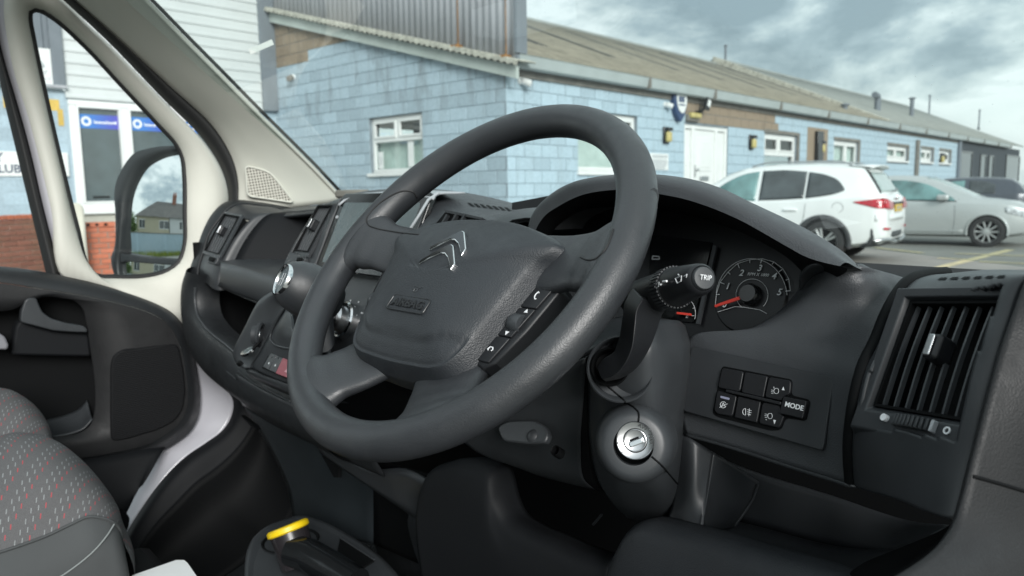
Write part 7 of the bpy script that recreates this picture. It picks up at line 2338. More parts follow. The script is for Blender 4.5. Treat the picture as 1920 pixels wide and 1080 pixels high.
gl_ = thing('gear_lever', 'black gear knob with chrome ringed badge beside the steering wheel', 'gear lever', bp(560, 580, y=.47))
kc = bp(556, 536, d=0.93)
bdir = (bp(528, 523, d=0.905)-kc).normalized()
tc_ = (CAM-kc).normalized()
ax_ = (tc_*0.50 - _rt*0.80 + _up*0.34).normalized()
FK = Frame(kc, ax_.cross(UP), UP); FK = Frame(kc, FK.u, ax_.cross(FK.u)); FK.n = ax_
prof = [(0.0, -0.062), (0.020, -0.058), (0.030, -0.046), (0.0345, -0.028), (0.0345, -0.010), (0.031, 0.006), (0.026, 0.016), (0.0205, 0.022), (0.0205, 0.022)]
kn = lathe('knob', FK, prof, M['rim'], gl_, 40, angle=60)
FKo = Frame(bp(530, 524, d=0.915), FK.u, FK.v); FKo.n = FK.n
bd = lathe('badge_ring', FKo, [(0.0190, -0.006), (0.0205, -0.006), (0.0205, 0.0012), (0.0195, 0.0024), (0.0185, 0.0012), (0.0185, -0.002)], M['chrome'], gl_, 40)
lathe('badge_face', FKo, [(0.0, 0.0018), (0.010, 0.0014), (0.0186, 0.0)], plain('badge_black', (0.03, 0.04, 0.045), 0.12, var=0.5, vscale=60), gl_, 32)
lines('shift_pattern', [[(-0.008, 0.008), (-0.008, -0.008)], [(0.0, 0.008), (0.0, -0.008)], [(0.008, 0.008), (0.008, 0.0)], [(-0.008, 0.0), (0.008, 0.0)]], FKo, 0.0018, 0.0004, M['markgrey'], gl_, px=False)
tube('stick', [kc-ax_*0.03, kc+V((0.02, 0.02, -0.07)), bp(590, 640, y=.49)], [0.020, 0.016, 0.016], M['smooth'], gl_, 14)
# climate dials seen through the wheel
cl_ = thing('climate_control', 'chrome ringed heater dial seen through the steering wheel', 'control', bp(650, 600, y=.55))
FQ = Frame(bp(640, 590, y=.575), (1, 0, 0), (0, 0.4, 0.9))
if FQ.n.dot(CAM-FQ.o) < 0: FQ.n = -FQ.n
prism('panel', FQ, [FQ.px(px, py) for px, py in ((590, 690), (600, 500), (760, 490), (760, 720))], -0.006, 0.0, M['smooth'], cl_)
box('panel_trim', FQ, *(lambda a, b: (a[0], b[0], a[1], b[1]))(FQ.px(640, 512), FQ.px(740, 496)), 0.0, 0.005, M['silver'], cl_, bevel=0.001)
a_, b__ = FQ.px(642, 600, 0.01)
lathe('dial_ring', FQ, [(0.021, 0.0), (0.030, 0.0), (0.030, 0.012), (0.027, 0.014), (0.024, 0.012), (0.022, 0.004)], M['chrome'], cl_, 40, a_, b__)
kq = lathe('dial_knob', FQ, [(0.0, 0.030), (0.017, 0.030), (0.021, 0.026), (0.022, 0.0)], M['silver'], cl_, 32, a_, b__)
box('dial_grip', FQ, a_-0.020, a_+0.020, b__-0.005, b__+0.005, 0.030, 0.042, M['silver'], cl_, bevel=0.003)
for k in range(5):
    t_ = math.radians(30+k*40)
    prism('dial_mark', FQ, circ(a_+0.036*math.cos(t_), b__+0.036*math.sin(t_), 0.0013, 10), 0.0, 0.0008, M['mark'], cl_)

# ================================================================== steering wheel
Wc = V((-.5532, .4217, 1.2356))
waz, wel = math.radians(2.03), math.radians(42.93)
wn_ = V((math.sin(waz)*math.cos(wel), -math.cos(waz)*math.cos(wel), math.sin(wel)))
wa = UP.cross(wn_).normalized()
FWH = Frame(Wc, wa, wn_.cross(wa)); FWH.n = wn_
sw_ = thing('steering_wheel', 'black four-spoke steering wheel with chrome chevron badge and AIRBAG hub', 'steering wheel', Wc)
RW, rw = 0.185, 0.0162
bm = bmesh.new()
rows = []
for i in range(160):
    t = 2*math.pi*i/160
    deg = math.degrees(t)
    # grips swell a little at ten to two
    sw = 1.0 + 0.05*math.exp(-((deg-35)/20)**2) + 0.05*math.exp(-((deg-145)/20)**2)
    row = []
    for k in range(24):
        p = 2*math.pi*k/24
        row.append(FWH.p((RW+rw*sw*math.cos(p))*math.cos(t), (RW+rw*sw*math.cos(p))*math.sin(t), rw*1.03*sw*math.sin(p)))
    rows.append(row)
grid_bm(bm, rows, closed_u=True, closed_v=True)
rim = finish(bm, 'rim', M['rim'], sw_, smooth=True)
def spoke(name, stations, mat, parent=sw_, seg=24, nn=26):
    """stations: (a, b, c, halfwidth, halfthickness, direction angle of the width axis)"""
    bm = bmesh.new()
    import itertools
    S_ = [V((s[0], s[1], s[2])) for s in stations]
    W_ = [V((s[3], s[4], s[5])) for s in stations]
    pc = cr_spline(S_, nn)
    # interpolate the shape values with the same parameter
    k = len(stations)-1
    rows = []
    L = [0.0]
    for a, b in zip(S_, S_[1:]): L.append(L[-1]+max((b-a).length, 1e-6)**0.75)
    j = 0
    for i in range(nn):
        t = L[-1]*i/(nn-1)
        j = max(q for q in range(k) if L[q] <= t+1e-9)
        u = (t-L[j])/(L[j+1]-L[j]); u = u*u*(3-2*u)
        w = W_[j].lerp(W_[j+1], u)
        p = pc[i]
        ang = math.radians(w.z)
        wx, wy = math.cos(ang), math.sin(ang)
        row = []
        for q in range(seg):
            f = 2*math.pi*q/seg
            cx = math.copysign(abs(math.cos(f))**0.75, math.cos(f)); sy = math.copysign(abs(math.sin(f))**0.75, math.sin(f))
            row.append(FWH.p(p.x+wx*w.x*cx, p.y+wy*w.x*cx, p.z+w.y*sy))
        rows.append(row)
    G = grid_bm(bm, rows, closed_u=True)
    bm.faces.new(G[0]); bm.faces.new(G[-1])
    return finish(bm, name, mat, parent, smooth=True, angle=60)
for sd in (1, -1):
    spoke('spoke', [(sd*0.060, 0.018, -0.022, 0.034, 0.008, 90), (sd*0.115, 0.018, -0.014, 0.030, 0.009, 90), (sd*0.140, 0.018, -0.008, 0.029, 0.010, 90), (sd*0.160, 0.020, -0.003, 0.034, 0.0125, 90), (sd*0.1755, 0.026, 0.0, 0.050, 0.0145, 90), (sd*0.183, 0.030, 0.0, 0.058, 0.012, 90)], M['rim'])
    spoke('lower_spoke', [(sd*0.050, -0.092, -0.024, 0.040, 0.009, 18*sd), (sd*0.066, -0.118, -0.016, 0.036, 0.010, 24*sd), (sd*0.077, -0.134, -0.009, 0.034, 0.0115, 28*sd), (sd*0.086, -0.147, -0.003, 0.040, 0.0135, 31*sd), (sd*0.0935, -0.156, 0.0, 0.056, 0.015, 32*sd), (sd*0.098, -0.161, 0.0, 0.066, 0.012, 32*sd)], M['rim'])
# inlay seams of the thumb grips
def seam(pts, name='grip_seam'):
    P = []
    for px, py in pts:
        # lift onto the surface facing the camera: plane a little above the rim plane
        a, b = FWH.px(px, py, 0.010)
        P.append(FWH.p(a, b, 0.010))
    tube(name, cr_spline(P, 40), 0.0010, M['seal'], sw_, 6)
# hub: airbag cover as a domed skin with moulded creases
half = [(0.0, 0.058), (0.030, 0.0575), (0.060, 0.0535), (0.090, 0.045), (0.112, 0.0365), (0.1235, 0.029), (0.1205, 0.021), (0.110, 0.008), (0.1035, -0.012), (0.098, -0.036), (0.0905, -0.070), (0.083, -0.098), (0.074, -0.110), (0.060, -0.1155), (0.030, -0.118), (0.0, -0.119)]
loop = half + [(-a, b) for a, b in half[-2:0:-1]]
Lp = cr_spline([V((a, b, 0)) for a, b in loop], 140, closed=True)
pc_ = V((0, -0.030, 0))
def ss(x, a, b):
    t = max(0.0, min(1.0, (x-a)/(b-a))); return t*t*(3-2*t)
def crease(a, b):
    h = 0.0
    # short crease under the badge
    h -= 0.0010*math.exp(-((b+0.021)/0.0018)**2)*(1-ss(abs(a), 0.026, 0.036))
    # lower lip: a low step running across and turning up at the sides
    lim = -0.088 + 0.010*ss(abs(a), 0.040, 0.070)
    h -= 0.0024*ss(-b, -lim-0.0025, -lim+0.0035)
    return h
rings = [(1.0, -0.034), (1.0, -0.018), (0.998, -0.0155), (0.990, -0.0135), (0.950, -0.0045), (0.925, 0.0008), (0.912, 0.0028), (0.895, 0.0044), (0.86, 0.0068), (0.82, 0.0090), (0.77, 0.0115), (0.72, 0.0136), (0.66, 0.0157), (0.60, 0.0175), (0.54, 0.0190), (0.47, 0.0204), (0.40, 0.0214), (0.32, 0.0222), (0.24, 0.0227), (0.16, 0.023), (0.08, 0.0232), (0.002, 0.0232)]
bm = bmesh.new()
rows = []
for s, c in rings:
    row = []
    for q in Lp:
        a, b = pc_.x+(q.x-pc_.x)*s, pc_.y+(q.y-pc_.y)*s
        row.append(FWH.p(a, b, c + (crease(a, b) if s < 0.90 else 0)))
    rows.append(row)
# finer radial resampling so the creases read
fine = []
cols = [cr_spline([r[j] for r in rows[3:]], 90) for j in range(140)]
fine = rows[:3] + [[cols[j][i] for j in range(140)] for i in range(90)]
rows2 = []
grid_bm(bm, fine, closed_u=True)
pad = finish(bm, 'airbag_cover', M['pad'], sw_, smooth=True)
# true relief: push the fine grid by the crease field
def pad_h(a, b):
    """height of the cover at (a, b) by ray towards its centre"""
    best = 0.022
    v = V((a-pc_.x, b-pc_.y, 0))
    if v.length < 1e-5: return 0.023
    ang = math.atan2(v.y, v.x)
    q = min(Lp, key=lambda p: abs(((math.atan2(p.y-pc_.y, p.x-pc_.x)-ang+math.pi) % (2*math.pi))-math.pi))
    s = v.length/(q-pc_).length
    rs = sorted(rings)
    for (s0, c0), (s1, c1) in zip(rs, rs[1:]):
        if s0 <= s <= s1 and s1 > s0: return c0+(c1-c0)*(s-s0)/(s1-s0)
    return 0.0
# double chevron badge
emb = None
for pts in (((1145, 287), (1160, 258), (1180, 246), (1290, 185), (1393, 136), (1411, 148), (1416, 200), (1423, 272), (1386, 327), (1375, 275), (1362, 235), (1335, 206), (1300, 208), (1220, 250)),
            ((1067, 390), (1082, 362), (1100, 348), (1210, 285), (1311, 236), (1329, 250), (1334, 310), (1341, 383), (1305, 434), (1295, 380), (1284, 340), (1262, 310), (1230, 308), (1140, 350))):
    P2 = [(520+x/4, 400+y/4) for x, y in pts]
    c_ = 0.0225
    poly = [FWH.px(x, y, c_) for x, y in P2]
    e_ = prism('chevron_badge', FWH, poly, 0.014, 0.0245, M['chrome'], sw_, bevel=0.0008)
    cx_ = sum(p[0] for p in poly)/len(poly); cy_ = sum(p[1] for p in poly)/len(poly)
    # dark inlay inside a chrome edge: shrink by offsetting towards the polygon's own edges
    n_ = len(poly)
    ar = sum(poly[i][0]*poly[(i+1) % n_][1]-poly[(i+1) % n_][0]*poly[i][1] for i in range(n_))
    ins = []
    for i in range(n_):
        p0, p1, p2 = V((*poly[i-1], 0)), V((*poly[i], 0)), V((*poly[(i+1) % n_], 0))
        d1, d2 = (p1-p0).normalized(), (p2-p1).normalized()
        nr = V((-(d1.y+d2.y), d1.x+d2.x, 0)).normalized()*(1 if ar > 0 else -1)
        ins.append(((p1+nr*0.0011).x, (p1+nr*0.0011).y))
    prism('badge_inlay', FWH, ins, 0.0243, 0.0249, plain('badge_dark_chrome', (0.16, 0.165, 0.17), 0.16, metal=1.0), e_)
# AIRBAG lettering and horn mark, moulded
M['moulded'] = plain('moulded_relief', (0.020, 0.022, 0.024), 0.35)
aa, ab = FWH.px(768, 573, 0.0195)
hh_ = pad_h(aa, ab)
text('lettering', 'AIRBAG', FWH, aa, ab, 0.0115, M['moulded'], sw_, c=hh_+0.0004, extrude=0.0010, bold=0.00015, xs=1.12)
tube('airbag_frame', [FWH.p(x, y, hh_+0.0003) for x, y in rrect(aa-0.027, aa+0.027, ab-0.0075, ab+0.0075, 0.003)], 0.0007, M['moulded'], sw_, 6, closed=True)
ha, hb = FWH.px(785, 542, 0.0215)
lines('horn_symbol', [[(ha-0.006, hb-0.0015), (ha, hb-0.001), (ha+0.006, hb+0.0015)], [(ha-0.006, hb+0.0015), (ha, hb+0.001)], [(ha+0.001, hb-0.001), (ha+0.001, hb-0.004), (ha-0.003, hb-0.004), (ha-0.003, hb-0.001)]], FWH, pad_h(ha, hb)+0.0002, 0.0005, M['satin'], sw_, px=False)
# button pods either side
def pod(sd):
    pts = [(0.098, 0.006), (0.122, 0.001), (0.128, -0.008), (0.117, -0.050), (0.104, -0.084), (0.094, -0.092), (0.080, -0.088)]
    pts = [(sd*a, b) for a, b in pts]
    p_ = prism('button_pod', FWH, pts, -0.050, -0.0135, M['button'], sw_, bevel=0.002)
    for k, (b0, b1) in enumerate(((-0.002, -0.030), (-0.031, -0.060), (-0.061, -0.086))):
        def edge(b): return 0.128+(b+0.008)*0.30
        q = [(sd*(0.092+b0*0.15), b0), (sd*(edge(b0)-0.006), b0), (sd*(edge(b1)-0.006), b1), (sd*(0.090+b1*0.2), b1)]
        prism('button', FWH, q, -0.014, -0.0115, M['button'], p_, bevel=0.0008)
    am = 0.106
    lathe('roller', Frame(FWH.p(sd*0.103, -0.0455, -0.014), FWH.v, FWH.n), [(0.0, -0.006), (0.0075, -0.006), (0.0085, -0.004), (0.0085, 0.004), (0.0075, 0.006), (0.0, 0.006)], M['satin'], p_, 18)
    prism('up_arrow', FWH, [(sd*0.1075-0.002, -0.0355), (sd*0.1075+0.002, -0.0355), (sd*0.1075, -0.0320)], -0.0116, -0.0110, M['mark'], p_)
    prism('down_arrow', FWH, [(sd*0.100-0.002, -0.0555), (sd*0.100+0.002, -0.0555), (sd*0.100, -0.0590)], -0.0116, -0.0110, M['mark'], p_)
    if sd > 0:
        lines('call_symbol', [[(0.1085, -0.0140), (0.1070, -0.0165), (0.1073, -0.0195), (0.1090, -0.0215)], [(0.1085, -0.0140), (0.1097, -0.0150)], [(0.1090, -0.0215), (0.1103, -0.0208)]], FWH, -0.0112, 0.0005, M['mark'], p_, px=False)
        lines('hang_up_symbol', [[(0.0900, -0.0745), (0.0915, -0.0722), (0.0945, -0.0722), (0.0960, -0.0745)], [(0.0900, -0.0745), (0.0912, -0.0755)], [(0.0960, -0.0745), (0.0948, -0.0755)]], FWH, -0.0112, 0.0005, M['mark'], p_, px=False)
    else:
        lines('plus_symbol', [[(-0.1135, -0.022), (-0.1075, -0.022)], [(-0.1105, -0.025), (-0.1105, -0.019)]], FWH, -0.0112, 0.0005, M['mark'], p_, px=False)
        lines('minus_symbol', [[(-0.107, -0.064), (-0.101, -0.064)]], FWH, -0.0112, 0.0005, M['mark'], p_, px=False)
        lines('speed_symbol', [[(-0.118, -0.010), (-0.114, -0.006), (-0.110, -0.010)], [(-0.114, -0.010), (-0.111, -0.006)]], FWH, -0.0112, 0.0006, M['mark'], p_, px=False)
    return p_
pod(1); pod(-1)
# back boss
lathe('boss', FWH, [(0.0, -0.10), (0.055, -0.10), (0.075, -0.06), (0.085, -0.030), (0.085, -0.026), (0.0, -0.026)], M['smooth'], sw_, 40, 0.0, -0.03)
# thumb-grip seams on the upper left and right
def rim_seam(deg0, deg1, ph0, ph1, n=20):
    out = []
    for i in range(n):
        u = i/(n-1)
        t = math.radians(deg0+(deg1-deg0)*u); p = math.radians(ph0+(ph1-ph0)*u)
        r_ = rw*1.045
        out.append(FWH.p((RW+r_*math.cos(p))*math.cos(t), (RW+r_*math.cos(p))*math.sin(t), r_*1.03*math.sin(p)))
    return out
WP = [o for o in sw_.children if o.name.split('.')[0] in ('rim', 'spoke', 'lower_spoke', 'airbag_cover')]
decal_lines('grip_seam', [[(782, 372), (776, 361), (757, 358), (735, 366), (712, 381), (694, 399), (687, 411), (690, 421), (705, 428), (730, 433), (755, 437), (785, 440)]], WP, 0.0009, M['seal'], sw_, 0.0002, n=60)
decal_lines('grip_seam', [[(1088, 482), (1100, 487), (1115, 486), (1130, 474), (1142, 455), (1150, 430)]], WP, 0.0008, M['seal'], sw_, 0.0002, n=40)

# ================================================================== steering column, stalk, ignition
sc = thing('steering_column', 'grey plastic steering column shroud with ignition barrel', 'steering column', bp(1150, 800, y=0.600))
rs = [
    [(830, 770, 0.495), (930, 745, 0.495), (1020, 710, 0.495), (1098, 672, 0.495)],
    [(850, 810, 0.515), (940, 795, 0.515), (1020, 770, 0.515), (1094, 740, 0.515)],
    [(890, 845, 0.540), (960, 845, 0.540), (1030, 840, 0.540), (1088, 830, 0.540)],
    [(925, 862, 0.570), (985, 876, 0.565), (1040, 888, 0.562), (1092, 893, 0.560)],
    [(953, 869, 0.610), (1010, 892, 0.605), (1070, 908, 0.600), (1115, 918, 0.596)]]
loft('lower_shroud', [PXY(r) for r in rs], M['satin'], sc, nu=30, nv=24, solid=0.003)
# shadow gap between the two shells
loft('shroud_gap', [PXY([(1098, 672, 0.496), (1094, 740, 0.516), (1088, 830, 0.541), (1092, 893, 0.561), (1115, 918, 0.597)]), PXY([(1108, 668, 0.502), (1102, 740, 0.522), (1104, 830, 0.545), (1112, 893, 0.565), (1130, 922, 0.597)])], M['black'], sc, nu=20, nv=5, solid=0.002)
rs = [
    [(1130, 640, 0.540), (1112, 660, 0.515), (1101, 705, 0.518), (1102, 770, 0.530), (1108, 850, 0.548), (1124, 905, 0.570), (1150, 945, 0.600), (1178, 972, 0.640)],
    [(1165, 622, 0.510), (1150, 650, 0.492), (1145, 705, 0.492), (1148, 770, 0.505), (1152, 850, 0.525), (1162, 905, 0.548), (1180, 945, 0.580), (1205, 978, 0.625)],
    [(1215, 605, 0.510), (1212, 650, 0.495), (1215, 705, 0.498), (1222, 770, 0.510), (1226, 850, 0.530), (1228, 905, 0.552), (1232, 945, 0.585), (1240, 980, 0.630)],
    [(1262, 600, 0.560), (1272, 650, 0.555), (1272, 705, 0.555), (1266, 770, 0.560), (1264, 850, 0.575), (1262, 905, 0.590), (1262, 945, 0.610), (1262, 978, 0.650)],
    [(1285, 610, 0.640), (1296, 650, 0.640), (1294, 705, 0.640), (1288, 770, 0.640), (1286, 850, 0.645), (1284, 905, 0.650), (1282, 945, 0.660), (1276, 975, 0.690)]]
ssh = loft('side_shroud', [PXY(r) for r in rs], M['satin'], sc, nu=44, nv=36, solid=0.003)
plL = [(1112, 655), (1106, 690), (1106, 740), (1110, 800), (1118, 850), (1134, 892)]
plR = [(1212, 640), (1224, 690), (1234, 740), (1243, 790), (1250, 835), (1246, 880)]
rows_p = []
okp = True
for u_ in range(24):
    A_ = cr_spline([V((x, y, 0)) for x, y in plL], 24)[u_]; B_ = cr_spline([V((x, y, 0)) for x, y in plR], 24)[u_]
    row = []
    for v_ in range(17):
        q = A_.lerp(B_, v_/16)
        h_ = on_mesh([ssh], q.x, q.y, 0.0035)[0]
        okp = okp and h_ is not None
        row.append(h_)
    rows_p.append(row)
if okp:
    bm = bmesh.new(); grid_bm(bm, rows_p)
    bm.normal_update()
    if sum(f.normal.dot(CAM-f.calc_center_median()) for f in bm.faces) < 0: bmesh.ops.reverse_faces(bm, faces=bm.faces)
    finish(bm, 'lock_plate', M['satin'], sc, smooth=True, recalc=False, solid=0.0045, bevel=0.0012)
# upper shell seen through the rim
loft('upper_shroud', [PXY([(1000, 650, 0.600), (1060, 620, 0.600), (1130, 600, 0.600), (1200, 590, 0.620), (1262, 600, 0.640)]), PXY([(1010, 720, 0.510), (1070, 680, 0.510), (1120, 650, 0.510), (1170, 622, 0.512), (1225, 605, 0.540)])], M['satin'], sc, nu=20, nv=10, solid=0.003)
# stalk cup
cn = bp(1163, 692, y=0.487)
cdir = (CAM-cn).normalized()
cdir = (cdir + V((0.10, -0.15, 0.0))).normalized()
FCU = Frame(cn, cdir.cross(UP)*-1, UP); FCU = Frame(cn, FCU.u, cdir.cross(FCU.u)); FCU.n = cdir
k_ = (CAM-cn).length/FPX
lathe('stalk_cup', FCU, [(62*k_, -0.012), (62*k_, 0.001), (59*k_, 0.0025), (56*k_, 0.001), (52*k_, -0.010), (30*k_, -0.016), (0.0, -0.018)], M['satin'], sc, 44)
cu2 = bp(1143, 688, y=0.480)
FC2 = Frame(cu2, FCU.u, FCU.v); FC2.n = FCU.n
lathe('stalk_socket', FC2, [(36*k_, -0.012), (36*k_, 0.001), (33*k_, 0.003), (29*k_, 0.0), (26*k_, -0.010), (0.0, -0.012)], M['black'], sc, 40)
# ignition barrel in its collar
ig = bp(1188, 834, y=.484)
idir = ((CAM-ig).normalized() + V((0.02, -0.10, -0.06))).normalized()
FI = Frame(ig, UP.cross(idir), UP); FI = Frame(ig, FI.u, idir.cross(FI.u)); FI.n = idir
ki = (CAM-ig).length/FPX
co_ = lathe('ignition_collar', FI, [(80*ki, -0.055), (72*ki, -0.012), (66*ki, -0.002), (58*ki, 0.003), (50*ki, 0.0045), (36*ki, 0.0045), (35*ki, -0.002)], M['satin'], sc, 56, 0, 0)
FI2 = Frame(bp(1191, 826, n=FI.n, q=ig+FI.n*0.005), FI.u, FI.v); FI2.n = FI.n
lathe('ignition_ring', FI2, [(36*ki, -0.008), (34.5*ki, -0.0005), (33*ki, 0.001), (31.5*ki, 0.0005), (22*ki, -0.0003), (21*ki, -0.004)], M['silver'], sc, 48)
br = lathe('lock_barrel', FI2, [(21*ki, -0.006), (20.5*ki, 0.0005), (19*ki, 0.0015), (17*ki, 0.001), (0.0, 0.0008)], M['silver'], sc, 40)
fs_ = FI2.sub(0, 0, 0, math.radians(24)); fs_.n = FI.n
box('key_flap', fs_, -13*ki, 13*ki, -8.5*ki, 1.5*ki, 0.0008, 0.003, M['chrome'], br, bevel=0.0008)
box('key_slot', fs_, -9*ki, 8*ki, 1.6*ki, 5.0*ki, 0.0008, 0.0014, M['black'], br)
for wtxt, deg in (('STOP', 207), ('AVV', 62), ('MAR', 8)):
    t_ = math.radians(deg)
    text('lettering', wtxt, FI2, 27*ki*math.cos(t_), 27*ki*math.sin(t_), 9*ki, M['moulded'], sc, c=0.0008, ang=t_-math.pi/2, extrude=0.0002)
SP_ = [o for o in sc.children if o.name.split('.')[0] in ('side_shroud', 'lock_plate', 'ignition_collar', 'stalk_cup')]
decal_lines('shroud_split', [[(1136, 722), (1160, 742), (1176, 756), (1190, 766), (1197, 774), (1197, 792)]], SP_, 0.0009, M['black'], sc, 0.0003, n=30)
decal_lines('shroud_split', [[(1222, 856), (1240, 872), (1258, 893), (1274, 912)]], SP_, 0.0009, M['black'], sc, 0.0003, n=20)
# screw hole and lever recess in the lower shroud
for px, py, rr_ in ((1049, 850, 0.0045),):
    c_ = bp(px, py, y=.5)
    fr_ = Frame(c_, (1, 0, 0), (0, 0.6, 0.8))
    if fr_.n.dot(CAM-c_) < 0: fr_.n = -fr_.n
    lathe('screw_hole', fr_, [(rr_*1.2, -0.002), (rr_*1.15, 0.008), (rr_, 0.0075), (rr_, 0.0), (0.0, 0.0)], M['black'], sc, 20)
c_ = bp(985, 805, y=0.518)
fr_ = Frame(c_, (1, 0.0, 0.05), (0, 0.55, 0.83))
if fr_.n.dot(CAM-c_) < 0: fr_.n = -fr_.n
pp = [fr_.px(x, y, 0.01) for x, y in ((930, 800), (950, 788), (1000, 786), (1020, 797), (1026, 815), (1020, 829), (990, 831), (940, 826))]
prism('tilt_cover', fr_, quadround(pp, 0.008), 0.0, 0.009, M['satin'], sc, bevel=0.002)
lathe('tilt_dimple', fr_, [(0.0, 0.0125), (0.004, 0.012), (0.007, 0.009)], M['smooth'], sc, 20, *fr_.px(994, 815, 0.012))

stk = thing('wiper_stalk', 'black wiper stalk with ribbed ring and TRIP end button', 'stalk', bp(1160, 700, y=.45))
# arm rising from the cup, then the barrel pointing back
arL = [(1186, 540, .625), (1172, 565, .622), (1166, 600, .618), (1160, 635, .618), (1150, 660, .622), (1132, 672, .63), (1119, 690, .64)]
arM = [(1205, 560, .600), (1194, 580, .596), (1190, 612, .592), (1184, 655, .592), (1170, 685, .596), (1150, 704, .606), (1128, 710, .62)]
arR = [(1262, 566, .620), (1243, 588, .618), (1232, 620, .616), (1216, 658, .616), (1192, 692, .62), (1166, 709, .626), (1136, 716, .635)]
def PD(l): return [bp(x, y, d=d) for x, y, d in l]
bkc = [p.lerp(q, 0.5)+ray(1190, 640)*0.03 for p, q in zip(PD(arL), PD(arR))]
bm = bmesh.new()
cs4 = [cr_spline(c, 26) for c in (PD(arL), [p.lerp(q, 0.75) for p, q in zip(PD(arL), PD(arM))], PD(arM), [p.lerp(q, 0.25) for p, q in zip(PD(arM), PD(arR))], PD(arR), bkc)]
G = grid_bm(bm, [[c[i] for c in cs4] for i in range(26)], closed_u=True)
bm.faces.new(G[0]); bm.faces.new(G[-1])
finish(bm, 'arm', M['button'], stk, smooth=True, angle=50, bevel=0.0008)
p0, p1 = bp(1196, 560, d=0.655), bp(1318, 522, d=0.545)
ax = (p1-p0).normalized()
FSK = Frame(p0, ax.cross(UP), UP); FSK = Frame(p0, FSK.u, ax.cross(FSK.u)); FSK.n = ax
Ln = (p1-p0).length
kk = 1/FPX
r0, r1 = 36*kk*0.61, 29*kk*0.545
lathe('barrel', FSK, [(0.0, -0.014), (r0*0.8, -0.012), (r0, -0.002), (r0, Ln*0.50)], M['button'], stk, 36)
lathe('ribbed_ring', FSK, [(r0*0.98, Ln*0.50), (r0*1.03, Ln*0.505), (r0*1.02, Ln*0.63), (r0*0.98, Ln*0.635)], M['button'], stk, 36)
for i in range(36):
    t = 2*math.pi*i/36
    f_ = FSK.sub(r0*1.03*math.cos(t), r0*1.03*math.sin(t), 0, t); f_.n = FSK.n
    box('rib', f_, -0.0006, 0.0008, -0.0008, 0.0008, Ln*0.51, Ln*0.625, M['smooth'], stk)
en = lathe('end_cap', FSK, [(r0*0.98, Ln*0.635), (r0*1.0, Ln*0.645), (r1*1.08, Ln*0.94), (r1*1.0, Ln*0.985), (r1*0.86, Ln), (r1*0.80, Ln*0.995)], M['button'], stk, 40)
bt_ = lathe('trip_button', FSK, [(r1*0.78, Ln*0.985), (r1*0.77, Ln*1.005), (r1*0.70, Ln*1.02), (0.0, Ln*1.025)], M['satin'], stk, 36)
ft = Frame(FSK.p(0, 0, Ln*1.03), ax.cross(UP)*-1, UP)
if ft.n.dot(ax) < 0: ft = Frame(FSK.p(0, 0, Ln*1.03), ax.cross(UP), UP)
text('lettering', 'TRIP', ft, 0, 0, 0.0054, M['mark'], stk, c=0.0008, extrude=0.0001, xs=0.9, ang=math.radians(-8))
# wiper symbols on the barrel, drawn on the side facing the camera
def on_barrel(px, py):
    # intersect the ray with the barrel cylinder
    r = ray(px, py).normalized()
    w_ = CAM-p0
    d_ = r-ax*r.dot(ax); o_ = w_-ax*w_.dot(ax)
    a_ = d_.dot(d_); b_ = 2*d_.dot(o_); c_ = o_.dot(o_)-(r0*1.03)**2
    disc = b_*b_-4*a_*c_
    if disc < 0: disc = 0
    return CAM+r*((-b_-math.sqrt(disc))/(2*a_))
def barrel_lines(name, segs, wd=0.00025):
    bm = bmesh.new()
    for s in segs:
        P = [on_barrel(x, y) for x, y in s]
        for a, b in zip(P, P[1:]): tube_bm(bm, [a, b], wd, 5)
    return finish(bm, name, M['mark'], stk)
barrel_lines('wiper_symbol', [[(1226, 532), (1229, 540), (1235, 537), (1236, 529), (1226, 532)], [(1231, 540), (1230, 542)]])
barrel_lines('ring_mark', [[(1243, 528), (1250, 527)], [(1239, 533), (1239.5, 533.5)]], 0.0009)
barrel_lines('wash_symbol', [[(1266, 522), (1270, 531), (1277, 527), (1278, 517), (1266, 522)], [(1271, 514), (1273, 516)], [(1282, 518), (1288, 514), (1287, 520)]])

